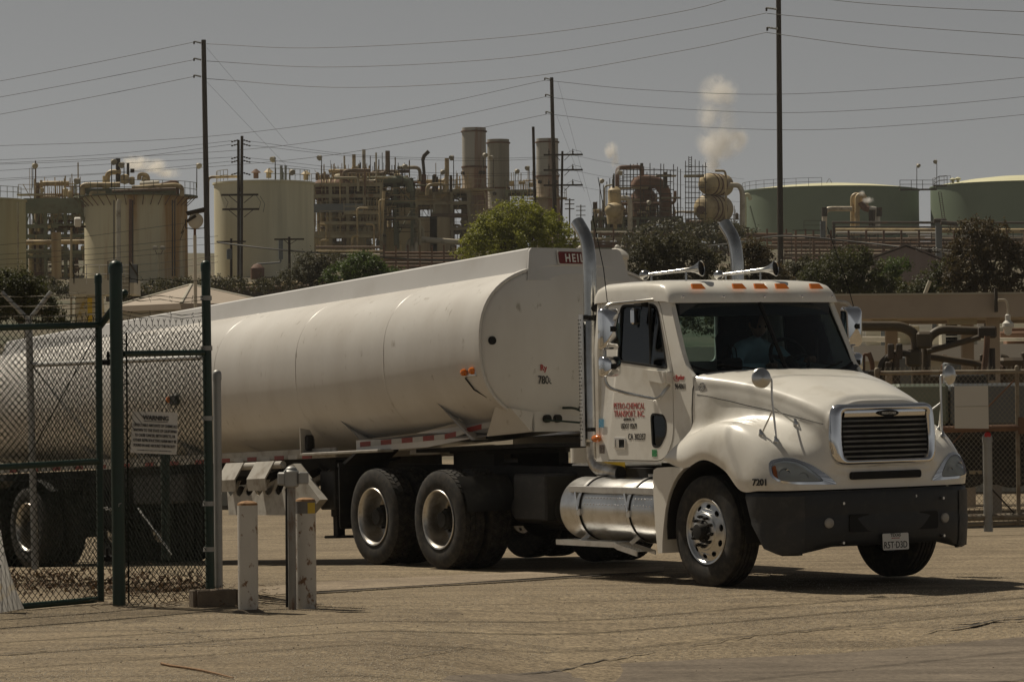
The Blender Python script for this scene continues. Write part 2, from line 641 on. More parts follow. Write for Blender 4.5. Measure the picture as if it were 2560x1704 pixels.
DRUM = m.mesh('brake_drum', MT['chassis'])
# dual rim: deep dish
m = MB().lathe([(0.278, -.135), (0.286, .118), (0.305, .134), (0.301, .141), (0.287, .136), (0.278, .118), (0.268, .09), (0.262, .02), (0.256, -.06), (0.240, -.085)], (0, 0, 0), (0, -1, 0), 56)
annulus_with_holes(m, 0.13, -.10, 0.242, -.085, 10, 0.20, 0.018, 0.030)
RIM_DUAL = m.mesh('rim', MT['rim'])
m = MB().lathe([(0.135, -.095), (0.128, -.03), (0.105, -.01), (0.10, .06), (0.082, .075), (0.078, .10), (0.0, .105)], (0, 0, 0), (0, -1, 0), 28)
for k in range(10):
    a = 2 * math.pi * k / 10
    m.cyl((.118 * math.cos(a), .02, .118 * math.sin(a)), (.118 * math.cos(a), -.015, .118 * math.sin(a)), .014, n=6)
HUB_DUAL = m.mesh('hub', MT['chassis'])

def add_wheel(root, kind, x, y, side, z=0.505, spin=0.0):
    """side -1: faces -y (towards the camera)"""
    w = sub('wheel', root, (x, y, z), (0, spin, 0) if side < 0 else (0, spin, math.pi))
    link('tyre', TYRE_STEER if kind == 'steer' else TYRE_DRIVE, w)
    if kind == 'steer':
        link('rim', RIM_STEER, w)
        link('hub', HUB_STEER, w)
        link('brake_drum', DRUM, w)
        for k in range(10):
            a = 2 * math.pi * k / 10
            n = link('lug_nut', NUT, w)
            n.location = (0.136 * math.cos(a), -.156, 0.136 * math.sin(a))
    else:
        link('rim', RIM_DUAL, w)
        if kind == 'outer':
            link('hub', HUB_DUAL, w)
    return w

DRIVE_X = (-4.60, -5.92)
add_wheel(truck, 'steer', 0, -1.03, -1, spin=0.15)
add_wheel(truck, 'steer', 0, 1.03, 1)
for x in DRIVE_X:
    for s in (-1, 1):
        add_wheel(truck, 'outer', x, s * 1.075, s, spin=rng.random())
        add_wheel(truck, 'inner', x, s * 0.755, s, spin=rng.random())

# ---- chassis
for s in (-1, 1):
    MB().box((-2.85, s * 0.43, 0.90), (7.7, 0.09, 0.27)).build('frame_rail', MT['chassis'], truck)
for x in (-6.5, -5.26, -3.9, -2.6, 0.3):
    MB().box((x, 0, 0.90), (0.12, 0.77, 0.22)).build('cross_member', MT['chassis'], truck)
for x in DRIVE_X:
    m = MB()
    m.cyl((x, -0.6, 0.505), (x, 0.6, 0.505), 0.10, n=12)
    m.ball((x, 0.05, 0.52), (0.26, 0.22, 0.24), 14, 10)
    for s in (-1, 1):
        m.cyl((x - .18, s * 0.43, 0.55), (x - .18, s * 0.43, 0.80), 0.12, n=12)
        m.box((x - 0.0, s * 0.43, 0.62), (0.75, 0.10, 0.06))
    m.build('drive_axle', MT['chassis'], truck)
m = MB().box((0, 0, 0.42), (0.12, 1.8, 0.12))
for s in (-1, 1):
    m.box((0, s * .43, .60), (1.3, .09, .07))
m.build('front_axle', MT['chassis'], truck)
m = MB()
m.plate([round_poly([(-5.62, -.45), (-5.62, -.12), (-5.25, -.06), (-5.25, .06), (-5.62, .12), (-5.62, .45), (-4.75, .52), (-4.5, .3), (-4.5, -.3), (-4.75, -.52)], .04, 2)], 0.05,
        lambda u, v, w: (u, v, 1.15 + w))
for s in (-1, 1):
    m.box((-5.1, s * .40, 1.08), (.8, .12, .16))
m.build('fifth_wheel', MT['chassis'], truck)
# deck plate behind the cab, air lines, engine and gearbox masses
m = MB().rbox((-2.75, 0, 1.055), (0.95, 0.95, 0.02), 0.004)
for k in range(9):
    m.box((-3.2 + k * .11, 0, 1.068), (.03, .93, .006))
m.build('deck_plate', MT['alu'], truck)
m = MB().box((0.05, 0, 1.15), (1.5, 0.75, 0.75)).box((-1.3, 0, 0.85), (1.3, 0.55, 0.5)).box((0.85, 0, 1.2), (0.12, 0.95, 0.8))
m.build('engine', MT['chassis'], truck)
for s, x0 in ((-1, -3.55), (1, -3.55)):
    m = MB()
    m.cyl((x0 - .35, s * .62, .62), (x0 + .45, s * .62, .62), .15, n=18)
    m.cyl((x0 - .35, s * .3, .52), (x0 + .45, s * .3, .52), .13, n=18)
    m.build('air_tank', MT['black'], truck)
m = MB().rbox((-3.42, -0.66, 0.74), (0.60, 0.40, 0.46), 0.02)
m.build('battery_box', MT['black'], truck)
# drive fenders and mudflaps
for s in (-1, 1):
    m = MB()
    P = []
    for k in range(9):
        a = RAD(10 + 38 * k / 8)
        P.append([(-4.60 + 0.60 * math.cos(a), s * y, .505 + 0.60 * math.sin(a)) for y in (.62, .80, 1.0, 1.20, 1.215)])
    m.grid(P)
    P2 = [[(p[0] - .012, p[1], p[2] - .012) for p in row] for row in P]
    m.grid(P2)
    m.build('quarter_fender', MT['black'], truck)
    m = MB()
    poly = round_poly([(-.60 * .5, 0.36), (.30, 0.36), (.30, 1.03), (-.30, 1.03)], .04, 3)
    m.plate([poly], 0.012, lambda u, v, w: (-6.58 - w, s * (.93 + u * s), v))
    m.build('mudflap', MT['black'], truck)
    m = MB()
    m.tube([(-6.58, s * .48, 1.10), (-6.58, s * .6, 1.08), (-6.58, s * 1.22, 1.04)], .018, 8)
    m.plate([[(-.31, 1.02), (.31, 1.02), (.31, 1.06), (-.31, 1.06)]], 0.03, lambda u, v, w: (-6.565 - w, s * .93 + u, v))
    m.plate([[(-6.6, 1.06), (-6.28, 1.20), (-6.26, 1.20), (-6.26, 1.18), (-6.58, 1.03)]], 0.5, lambda u, v, w: (u, s * (.68 + w), v))
    m.build('mudflap_bracket', MT['black'], truck)

# ---- cab side and door plates
def mirrored(s):
    return lambda y: s * y

CAB_OUT = [(-2.00, 1.115), (-.74, 1.115), (-.62, 1.17), (-.50, 1.30), (-.41, 1.45), (-.385, 1.62), (-.385, 1.80), (-.385, 1.915), (-.43, 1.955), (-.50, 2.03), (-.56, 2.14), (-.79, 2.62), (-.86, 2.67), (-2.00, 2.67)]
DOOR_OUT = round_poly([(-1.805, 1.135), (-.86, 1.135), (-.705, 1.34), (-.705, 1.99), (-.945, 2.585), (-1.03, 2.645), (-1.805, 2.645)], [.02, .14, .12, .05, .08, .05, .05], 4)
DOOR_WIN = round_poly([(-1.60, 2.065), (-.775, 1.985), (-.985, 2.60), (-1.60, 2.60)], [.06, .04, .12, .07], 5)
PEEP = round_poly([(-1.07, 1.575), (-.86, 1.56), (-.815, 1.50), (-.815, 1.39), (-.93, 1.252), (-1.05, 1.265)], [.06, .06, .05, .07, .06, .04], 4)

def inset(poly, d):
    c = sum((Vector(p) for p in poly), Vector((0, 0))) / len(poly)
    out = []
    n = len(poly)
    for i in range(n):
        a, b = Vector(poly[i - 1]), Vector(poly[(i + 1) % n])
        t = (b - a)
        nn = Vector((-t.y, t.x))
        nn = nn.normalized() if nn.length > 1e-9 else Vector((0, 0))
        p = Vector(poly[i])
        if (c - p).dot(nn) < 0:
            nn = -nn
        out.append(tuple(p + nn * d))
    return out

def side_y(z):
    """cab flank leans in a little towards the roof"""
    t = max(0.0, (z - 1.95) / 0.72)
    return 1.0 - 0.055 * t * t

for s in (-1, 1):
    fn_in = lambda u, v, w: (u, s * (side_y(v) - w), v)
    m = MB().plate([CAB_OUT, inset(DOOR_OUT, -0.007)], 0.05, fn_in)
    cab_side = m.build('cab_side', MT['paint'], truck)
    holes = [DOOR_WIN] + ([PEEP] if s < 0 else [])
    m = MB().plate([DOOR_OUT] + holes, 0.045, lambda u, v, w: (u, s * (side_y(v) + .004 - w), v))
    door = m.build('door', MT['paint'], truck)
    m = MB().plate([DOOR_OUT], 0.006, lambda u, v, w: (u, s * (side_y(v) - .050 - w), v)) if False else MB()
    # window: rubber seal, glass, divider bar
    m = MB().plate([inset(DOOR_WIN, -0.004), inset(DOOR_WIN, 0.018)], 0.022, lambda u, v, w: (u, s * (side_y(v) + .007 - w), v))
    m.build('window_seal', MT['seam'], door)
    m = MB().plate([inset(DOOR_WIN, 0.006)], 0.004, lambda u, v, w: (u, s * (side_y(v) - .012 - w), v))
    m.build('window_pane', MT['glass'], door)
    m = MB().box((-1.085, s * (side_y(2.3) - .008), 2.31), (.022, .022, .56))
    m.build('window_bar', MT['seam'], door)
    if s < 0:
        m = MB().plate([inset(PEEP, -0.006), inset(PEEP, 0.014)], 0.02, lambda u, v, w: (u, s * (1.006 - w), v))
        m.build('peep_window_seal', MT['seam'], door)
        m = MB().plate([inset(PEEP, 0.004)], 0.004, lambda u, v, w: (u, s * (.992 - w), v))
        m.build('peep_window', MT['glass'], door)
        m = MB().plate([round_poly([(-1.675, 1.235), (-1.485, 1.235), (-1.485, 1.345), (-1.675, 1.345)], .015, 3),
                        round_poly([(-1.655, 1.25), (-1.505, 1.25), (-1.505, 1.33), (-1.655, 1.33)], .012, 3)], 0.02, lambda u, v, w: (u, s * (1.012 - w), v))
        m.box((-1.62, s * 1.004, 1.29), (.045, .012, .075))
        m.build('door_handle', MT['chrome'], door)
        m = MB().box((-1.58, s * 1.003, 1.29), (.14, .004, .075))
        m.build('handle_recess', MT['seam'], door)
        m = MB()
        m.plate([round_poly([(-1.11, 1.985), (-.715, 1.965), (-.715, 1.842), (-.92, 1.868), (-1.11, 1.90)], .02, 3)], .06, lambda u, v, w: (u, s * (1.0 + w), v))
        m.plate([round_poly([(-1.00, 1.98), (-.73, 1.965), (-.73, 1.85), (-.97, 1.88)], .02, 3)], .09, lambda u, v, w: (u, s * (1.0 + w), v))
        m.build('mirror_mount_cover', MT['paint'], door)

# rear wall with its window
m = MB().plate([round_poly([(-1.0, 1.115), (1.0, 1.115), (1.0, 2.2), (.95, 2.66), (-.95, 2.66), (-1.0, 2.2)], .04, 3),
                round_poly([(-.42, 2.06), (.42, 2.06), (.42, 2.59), (-.42, 2.59)], .07, 4)], .05, lambda u, v, w: (-2.0 + w, u, v))
rear = m.build('cab_rear_wall', MT['paint'], truck)
m = MB().plate([round_poly([(-.42, 2.06), (.42, 2.06), (.42, 2.59), (-.42, 2.59)], .07, 4)], .004, lambda u, v, w: (-1.985 + w, u, v))
m.build('window_pane', MT['glass'], rear)
# cab floor, firewall, dash
m = MB().rbox((-1.2, 0, 1.14), (1.6, 1.92, 0.04), .01).box((-.62, 0, 1.5), (.08, 1.9, .8))
m.build('cab_floor', MT['cabin'], truck)
P = []
for y in np.linspace(-.94, .94, 17):
    b = 0.10 * (1 - (y / .94) ** 2)
    P.append([(-.75 + b, y, 1.55), (-.80 + b, y, 1.86), (-.74 + b, y, 1.93), (-.58 + b, y, 1.945), (-.42 + b, y, 1.92)])
m = MB().grid(P)
m.rbox((-.95, .5, 1.86), (.25, .62, .18), .05)
m.build('dashboard', MT['cabin'], truck)
m = MB().box((-1.4, 0, 2.645), (1.1, 1.8, .02)).box((-1.94, -.68, 2.3), (.02, .5, .62)).box((-1.94, .68, 2.3), (.02, .5, .62)).box((-1.0, 0, 2.56), (.5, 1.75, .16))
m.build('headliner', MT['cabin'], truck)
for y in (-.5, .5):
    m = MB().rbox((-1.42, y, 1.60), (.52, .52, .16), .05).rbox((-1.70, y, 1.98), (.14, .50, .72), .05, (0, -.12, 0)).rbox((-1.76, y, 2.42), (.10, .28, .2), .04).box((-1.42, y, 1.36), (.3, .3, .38))
    m.build('seat', MT['seat'], truck)
ring = []
wc, wx, wu = Vector((-.92, .52, 2.06)), Vector((0, 1, 0)), Vector((-.42, 0, .9)).normalized()
for k in range(24):
    a = 2 * math.pi * k / 24
    ring.append(wc + (wx * math.cos(a) + wu * math.sin(a)) * .215)
m = MB().tube(ring, .019, 8, closed=True)
for a in (.2, math.pi - .2, -math.pi / 2):
    m.cyl(wc, wc + (wx * math.cos(a) + wu * math.sin(a)) * .21, .018, n=6)
m.cyl(wc + Vector((-.01, 0, 0)), wc + Vector((.30, 0, -.28)), .05, .06, n=10)
m.build('steering_wheel', MT['seam'], truck)

# ---- windshield (two panes, centre post) and its frame
def ws_pt(t, q):
    """t -1..1 across, q 0 bottom .. 1 top"""
    yb, yt = 0.965 * t, 0.905 * t
    xb, xt = -0.27 - 0.245 * abs(t) ** 2.2, -0.70 - 0.14 * abs(t) ** 2.2
    zb, zt = 1.935 + 0.085 * abs(t) ** 6, 2.625
    return Vector((xb + (xt - xb) * q, yb + (yt - yb) * q, zb + (zt - zb) * q))
for (t0, t1) in ((-.985, -.012), (.012, .985)):
    m = MB().grid([[ws_pt(t0 + (t1 - t0) * i / 12, 0.02 + 0.96 * j / 4) for j in range(5)] for i in range(13)])
    m.build('windshield_pane', MT['glass'], truck)
m = MB()
for q in (0.0, 1.0):
    m.tube([ws_pt(t, q) for t in np.linspace(-1, 1, 25)], .017, 6)
for t in (-1, 1):
    m.tube([ws_pt(t, q) for q in np.linspace(0, 1, 7)], .017, 6)
m.tube([ws_pt(0, q) + Vector((.004, 0, 0)) for q in np.linspace(0, 1, 5)], .020, 6)
m.build('windshield_seal', MT['seam'], truck)
# pillar filler between windshield edge and cab side, and cowl under the glass
for s in (-1, 1):
    m = MB()
    P = []
    for q in np.linspace(0, 1, 9):
        a = ws_pt(s * 1.0, q)
        z = a.z
        xs = np.interp(z, [1.955, 2.03, 2.14, 2.62], [-.43, -.50, -.56, -.79])
        P.append([a + Vector((.003, 0, 0)), Vector(((a.x + xs) / 2 + .004, s * (side_y(z) - .004), z)), Vector((xs, s * side_y(z), z))])
    m.grid(P)
    m.build('windshield_pillar', MT['paint'], truck)
m = MB().grid([[ws_pt(t, 0) + Vector((-.02, 0, .0)) * 1 for t in np.linspace(-1, 1, 21)], [ws_pt(t, 0) + Vector((.10, 0, -.035)) for t in np.linspace(-1, 1, 21)]])
m.build('cowl', MT['plastic2'], truck)
for (y0, y1, z) in ((-.12, -.72, 2.03), (.40, .95 * .86, 2.03)):
    a, b = ws_pt(y0, 0.02) + Vector((.02, 0, .0)), ws_pt(y1, 0.10) + Vector((.02, 0, .0))
    m = MB().tube([a, (a + b) / 2 + Vector((.01, 0, .0)), b], .008, 5)
    m.build('wiper', MT['seam'], truck)

# ---- roof with sun visor lip
P = []
prof_x = [(-2.01, .10), (-2.005, .55), (-1.97, .82), (-1.88, .97), (-1.6, 1.0), (-1.2, 1.0), (-.95, .97), (-.83, .86), (-.745, .62), (-.69, .34), (-.665, .10), (-.66, 0.0), (-.70, -.02)]
for (x, hgt) in prof_x:
    row = []
    front = max(0.0, (x + .95) / .29)
    for t in np.linspace(-1, 1, 41):
        a = abs(t)
        y = math.copysign(min(.985, .985 * math.sin(min(1, a * 1.0) * math.pi / 2) ** .72), t) if a > 0 else 0
        zz = (1 - a ** 5.5) ** .45
        back = 0.10 * (abs(y) / .985) ** 3 * front       # the lip sweeps back at the sides
        z0 = 2.60 + (0.012 if x < -1 else 0.0)
        row.append((x - back, y, z0 + (0.205 * max(hgt, -.02)) * (0.10 + 0.90 * zz) + (.010 * (1 - a * a) if hgt > .3 else 0)))
    P.append(row)
m = MB().grid(P)
roof = m.build('roof', MT['paint'], truck, smooth=60)
for s in (-1, 1):
    m = MB()
    m.tube([(-2.0, s * .962, 2.663), (-1.2, s * .958, 2.668), (-.9, s * .955, 2.664), (-.80, s * .95, 2.64)], .009, 5)
    m.build('drip_rail', MT['paint'], roof)
m = MB()
for k in range(18):
    m.ball((-1.98 + k * .045, -.968, 2.625), .007, 6, 4)
for y in (-.85, -.42, .05, .5, .9):
    m.ball((-.665 - .09 * abs(y) ** 3, y, 2.655), .012, 8, 5)
tag(m.build('rivet', MT['chrome'], roof), kind='stuff')
for y in (-.673, -.211, .041, .291, .711):
    m = MB()
    c = Vector((-.735 - .05 * abs(y) ** 3, y, 2.752))
    m.plate([round_poly([(-.075, -.028), (.075, -.028), (.055, .028), (-.055, .028)], .008, 2)], .022,
            lambda u, v, w: c + Vector((.0 + w - v * .85, u, v * .95)))
    m.build('marker_light', MT['amber'], roof)
# roof horns
for (y0,) in ((-.60,), (.27,)):
    a, b = Vector((-1.32, y0 - .2, 2.875)), Vector((-1.05, y0 + .11, 2.92))
    hd = (Vector((-.95, y0 + .13, 2.93)) - Vector((-1.46, y0 - .16, 2.885)))
    p0 = Vector((-1.46, y0 - .16, 2.885))
    L_ = hd.length
    m = MB().lathe([(0.0, -.055), (.03, -.052), (.045, -.03), (.047, 0), (.035, .022), (.014, .035), (.016, L_ * .5), (.022, L_ * .78), (.036, L_ * .88), (.062, L_ * .96), (.078, L_ * .995), (.072, L_ * 1.0), (.064, L_ * .99)], p0, hd, 20)
    for f in (.1, .72):
        q = p0 + hd * f
        m.cyl(q, (q.x, q.y, 2.80), .010, n=6)
    horn = m.build('air_horn', MT['stack'], truck)
    MB().lathe([(.0, L_ * .955), (.062, L_ * .975), (.064, L_ * .992)], p0, hd, 20).build('horn_mouth_shade', MT['seam'], horn)  # black disc whose colour stands in for the shade inside the bell
# aerials
m = MB().tube([(-1.55, -1.13, 2.5), (-1.58, -1.16, 2.95), (-1.66, -1.22, 3.45)], .0045, 5)
m.cyl((-1.55, -1.13, 2.42), (-1.55, -1.13, 2.52), .012, n=6)
m.build('aerial', MT['seam'], truck)
m = MB().tube([(-1.12, 1.50, 2.45), (-1.2, 1.45, 2.8), (-1.38, 1.36, 3.35)], .0045, 5)
m.cyl((-1.11, 1.51, 2.34), (-1.12, 1.50, 2.46), .014, n=6)
m.build('aerial', MT['seam'], truck)

# ---- hood and fenders: one smooth surface
HROWS = [
    [(-.62, -1.165, 1.135), (-.605, -1.185, 1.165), (-.58, -1.17, 1.20), (-.53, -1.14, 1.255), (-.45, -1.075, 1.345), (-.382, -1.02, 1.45), (-.38, -1.012, 1.62), (-.38, -.995, 1.80), (-.375, -.93, 1.925), (-.33, -.5, 1.965), (-.28, 0, 1.972)],
    [(-.27, -1.20, 1.075), (-.27, -1.215, 1.16), (-.26, -1.20, 1.26), (-.25, -1.16, 1.34), (-.23, -1.10, 1.40), (-.20, -1.01, 1.45), (-.2, -.985, 1.62), (-.2, -.955, 1.78), (-.2, -.885, 1.905), (-.17, -.48, 1.953), (-.14, 0, 1.96)],
    [(.05, -1.205, 1.155), (.05, -1.222, 1.23), (.05, -1.21, 1.345), (.05, -1.165, 1.43), (.05, -1.085, 1.485), (.05, -.95, 1.50), (.05, -.895, 1.61), (.05, -.865, 1.76), (.05, -.80, 1.87), (.05, -.44, 1.932), (.05, 0, 1.942)],
    [(.36, -1.205, 1.065), (.36, -1.222, 1.17), (.36, -1.205, 1.325), (.36, -1.15, 1.43), (.36, -1.065, 1.49), (.36, -.91, 1.495), (.36, -.80, 1.575), (.36, -.77, 1.70), (.36, -.715, 1.81), (.36, -.41, 1.885), (.36, 0, 1.898)],
    [(.60, -1.20, .885), (.60, -1.215, 1.02), (.60, -1.185, 1.235), (.60, -1.125, 1.36), (.60, -1.03, 1.425), (.60, -.875, 1.44), (.60, -.735, 1.53), (.60, -.705, 1.64), (.60, -.655, 1.745), (.60, -.38, 1.828), (.60, 0, 1.842)],
    [(0.83, -1.165, 0.885), (0.83, -1.178, 0.99), (0.82, -1.14, 1.14), (0.81, -1.07, 1.25), (0.81, -0.97, 1.315), (0.82, -0.82, 1.345), (0.84, -0.68, 1.44), (0.85, -0.65, 1.55), (0.85, -0.605, 1.665), (0.86, -0.35, 1.752), (0.87, 0, 1.766)],
    [(0.995, -1.055, 0.885), (0.995, -1.06, 0.97), (0.965, -1.02, 1.075), (0.955, -0.955, 1.15), (0.965, -0.87, 1.2), (0.995, -0.75, 1.235), (1.025, -0.635, 1.32), (1.045, -0.605, 1.45), (1.05, -0.565, 1.58), (1.065, -0.33, 1.672), (1.075, 0, 1.685)],
    [(1.085, -0.87, 0.885), (1.085, -0.87, 0.945), (1.055, -0.83, 1.01), (1.055, -0.775, 1.06), (1.075, -0.71, 1.095), (1.105, -0.64, 1.125), (1.125, -0.58, 1.19), (1.135, -0.565, 1.31), (1.135, -0.53, 1.49), (1.14, -0.3, 1.6), (1.145, 0, 1.612)],
    [(1.14, -0.55, 0.885), (1.14, -0.55, 0.925), (1.14, -0.53, 0.975), (1.14, -0.51, 1.01), (1.145, -0.49, 1.04), (1.145, -0.47, 1.06), (1.145, -0.45, 1.08), (1.14, -0.4, 1.1), (1.14, -0.3, 1.1), (1.14, -0.15, 1.1), (1.14, 0, 1.1)],
    [(1.165, 0, 0.885), (1.165, 0, 0.925), (1.165, 0, 0.965), (1.165, 0, 1.0), (1.165, 0, 1.03), (1.16, 0, 1.05), (1.155, 0, 1.07), (1.15, 0, 1.08), (1.145, 0, 1.09), (1.14, 0, 1.095), (1.14, 0, 1.1)],
]
HG = np.array(HROWS)
def _cr(P, t):
    n = len(P) - 1
    i = min(int(t), n - 1)
    f = t - i
    p1, p2 = P[i], P[i + 1]
    p0 = P[i - 1] if i > 0 else 2 * p1 - p2
    p3 = P[i + 2] if i + 2 <= n else 2 * p2 - p1
    # centripetal-like damping: tangents limited to keep the sheet from overshooting
    m1, m2 = (p2 - p0) * 0.5, (p3 - p1) * 0.5
    f2, f3 = f * f, f * f * f
    return (2 * f3 - 3 * f2 + 1) * p1 + (f3 - 2 * f2 + f) * m1 + (-2 * f3 + 3 * f2) * p2 + (f3 - f2) * m2

def hood_pt(u, v):
    rows = np.array([_cr(HG[:, j], u) for j in range(HG.shape[1])])
    return _cr(rows, v)
US = np.linspace(0, len(HROWS) - 1, 64)
VS = np.linspace(0, 10, 61)
HS = np.array([[hood_pt(u, v) for v in VS] for u in US])
m = MB().grid([[tuple(p) for p in row] for row in HS])
m.grid([[(p[0], -p[1], p[2]) for p in row] for row in HS])
hood = m.build('hood', MT['paint'], truck, smooth=70)

_flat = HS.reshape(-1, 3)
def _pix(P):
    w = TM @ Vector(P)
    d = w - CAM_P
    z = d.dot(_fw)
    return CX + FPX * d.dot(CAM_R) / z, CY - FPX * d.dot(CAM_U) / z, z
_pp = np.array([_pix(p) for p in _flat])
_nn = np.zeros_like(HS)
_du = np.gradient(HS, axis=0)
_dv = np.gradient(HS, axis=1)
_nn = np.cross(_du, _dv)
_nn /= (np.linalg.norm(_nn, axis=2, keepdims=True) + 1e-12)
if _nn[20, 20] @ np.array([0, -1, .5]) < 0:
    _nn = -_nn
_nf = _nn.reshape(-1, 3)

def hood_at(px, py, off=0.0):
    """point on the near half of the hood seen at that place, and its normal"""
    d2 = (_pp[:, 0] - px) ** 2 + (_pp[:, 1] - py) ** 2 + (_pp[:, 2] - 30) * 0.5
    k = np.argsort(d2)[:4]
    w = 1.0 / (np.abs(d2[k] - d2[k[0]]) + 4.0)
    w /= w.sum()
    n = Vector((_nf[k] * w[:, None]).sum(0)).normalized()
    p = Vector((_flat[k] * w[:, None]).sum(0))
    return p + n * off, n

# panel seams on the hood
def hood_path(pix, off):
    out = []
    for i in range(len(pix) - 1):
        for k in range(6):
            t = k / 6
            out.append(hood_at(pix[i][0] * (1 - t) + pix[i + 1][0] * t, pix[i][1] * (1 - t) + pix[i + 1][1] * t, off)[0])
    out.append(hood_at(*pix[-1], off)[0])
    # smooth twice
    for _ in range(3):
        out = [out[0]] + [(out[i - 1] + out[i] * 2 + out[i + 1]) / 4 for i in range(1, len(out) - 1)] + [out[-1]]
    return out
m = MB().tube(hood_path([(1742, 984), (1800, 997), (1880, 1015), (1960, 1034), (2058, 1060)], 0.0), .0035, 5)
m.tube([(-.388, -1.012, 1.45), (-.384, -1.014, 1.62), (-.384, -1.0, 1.80), (-.38, -.935, 1.925)], .006, 5)
m.build('hood_seam', MT['seam'], hood)
# fender inner liner (dark wheel well)
for s in (-1, 1):
    m = MB()
    P = []
    for k in range(19):
        a = RAD(-8 + 196 * k / 18)
        P.append([(.05 + .615 * math.cos(a), s * y, .505 + .63 * math.sin(a)) for y in (1.195, .9, .6, .45)])
    m.grid(P)
    m.build('wheel_well', MT['chassis'], truck)
# hood latch
# headlights
for s in (-1, 1):
    def hl(pix, off):
        pts = []
        n = len(pix)
        for i in range(n):
            a, b = pix[i], pix[(i + 1) % n]
            for k in range(5):
                t = k / 5
                pts.append((a[0] * (1 - t) + b[0] * t, a[1] * (1 - t) + b[1] * t))
        # chaikin smoothing in the outline
        for _ in range(2):
            q = []
            for i in range(len(pts)):
                a, b = pts[i], pts[(i + 1) % len(pts)]
                q += [(a[0] * .75 + b[0] * .25, a[1] * .75 + b[1] * .25), (a[0] * .25 + b[0] * .75, a[1] * .25 + b[1] * .75)]
            pts = q[::2]
        res = []
        for p in pts:
            v, n_ = hood_at(p[0], p[1], off)
            res.append(Vector((v.x, v.y * -s if s > 0 else v.y, v.z)))
        for _ in range(3):
            res = [(res[i - 1] + res[i] * 2 + res[(i + 1) % len(res)]) / 4 for i in range(len(res))]
        return res
    rim_pix = [(1921, 1160), (1930, 1150), (1956, 1144), (1990, 1147), (2030, 1162), (2065, 1185), (2090, 1207), (2084, 1211), (2050, 1211), (1990, 1211), (1950, 1207), (1926, 1192)]
    lens_pix = [(1927, 1166), (1938, 1156), (1960, 1151), (1985, 1153), (2012, 1164), (2040, 1184), (2060, 1204), (2030, 1206), (1990, 1206), (1952, 1202), (1932, 1190)]
    rim_o, rim_i = hl(rim_pix, .012), hl(lens_pix, .016)
    lens_b = hl(lens_pix, .004)
    body = sub('headlight', truck)
    # bezel: strip between the two outlines
    nn_ = min(len(rim_o), len(rim_i))
    ro = [rim_o[int(i * len(rim_o) / nn_)] for i in range(nn_)]
    # match start by nearest angle
    c = sum(rim_i, Vector()) / len(rim_i)
    ri = []
    for p in ro:
        dvec = (p - c).normalized()
        best = max(rim_i, key=lambda q: (q - c).normalized().dot(dvec))
        ri.append(best)
    rb = [p - (p - c) * 0.02 + Vector((-.02, 0, 0)) for p in ro]
    MB().grid([ro, ri, [q + Vector((-.012, 0, 0)) for q in ri]], closev=True).grid([rb, ro], closev=True).build('bezel', MT['chrome'], body, smooth=50)
    MB().add([c + Vector((-.035, -.0, 0))] + lens_b, [(0, 1 + i, 1 + (i + 1) % len(lens_b)) for i in range(len(lens_b))]).build('reflector_bowl', MT['alu'], body, smooth=60)
    lo = [q + Vector((.004, 0, 0)) for q in rim_i]
    mid = [c + (q - c) * .6 + Vector((.014, -.006 * -s, 0)) for q in rim_i]
    MB().add([c + Vector((.018, .008 * s, 0))] + mid + lo, [(0, 1 + i, 1 + (i + 1) % len(mid)) for i in range(len(mid))] +
             [(1 + i, 1 + (i + 1) % len(mid), 1 + len(mid) + (i + 1) % len(mid), 1 + len(mid) + i) for i in range(len(mid))]).build('lens', MT['lens'], body, smooth=70)
    a = hl([(1930, 1168), (1938, 1162), (1944, 1185), (1946, 1200), (1934, 1190)], .010)
    MB().add([sum(a, Vector()) / len(a)] + a, [(0, 1 + i, 1 + (i + 1) % len(a)) for i in range(len(a))]).build('turn_signal', MT['amber'], body)
    for (px_, py_, rr) in ((1962, 1183, .052), (2006, 1190, .045)):
        p, n_ = hood_at(px_, py_, -.012)
        p = Vector((p.x, p.y * (1 if s < 0 else -1), p.z))
        MB().lathe([(0, -.02), (rr * .5, -.012), (rr, .012), (rr * 1.04, .014)], p, (1, .35 * s, .1), 16).build('lamp_reflector', MT['chrome'], body)

# ---- grille
def gr_out(t, k):
    pass
GX = 1.172
outer = round_poly([(-.57, 1.095), (.57, 1.095), (.60, 1.30), (.57, 1.64), (-.57, 1.64), (-.60, 1.30)], [.11, .11, .3, .10, .10, .3], 6)
inner = round_poly([(-.475, 1.145), (.475, 1.145), (.495, 1.30), (.475, 1.575), (-.475, 1.575), (-.495, 1.30)], [.06, .06, .2, .05, .05, .2], 6)
def gfn(u, v, w):
    bow = .045 * (1 - (u / .56) ** 2) + .02 * (1 - ((v - 1.36) / .3) ** 2)
    edge = max(abs(u) / .57, abs(v - 1.365) / .27)
    return (GX - .03 + bow - .03 * max(0, edge - .86) / .14 - .05 * (v - 1.3) - w, u, v)
grille = sub('grille', truck)
n_ = len(outer)
P = []
for f, off in ((1.0, -.035), (.985, .012), (.95, .032), (.90, .036), (.86, .022), (.845, -.01), (.845, -.05)):
    row = []
    for i in range(n_):
        a = Vector(outer[i])
        b = Vector(inner[i])
        q = (1 - f) / (1 - .845)
        p = a * (1 - q) + b * q
        x = GX - .02 + .05 * (1 - (p.x / .6) ** 2) - .05 * (p.y - 1.3) + off
        row.append((x, p.x, p.y))
    P.append(row)
MB().grid(P, closev=True).build('grille_surround', MT['chrome'], grille, smooth=60)
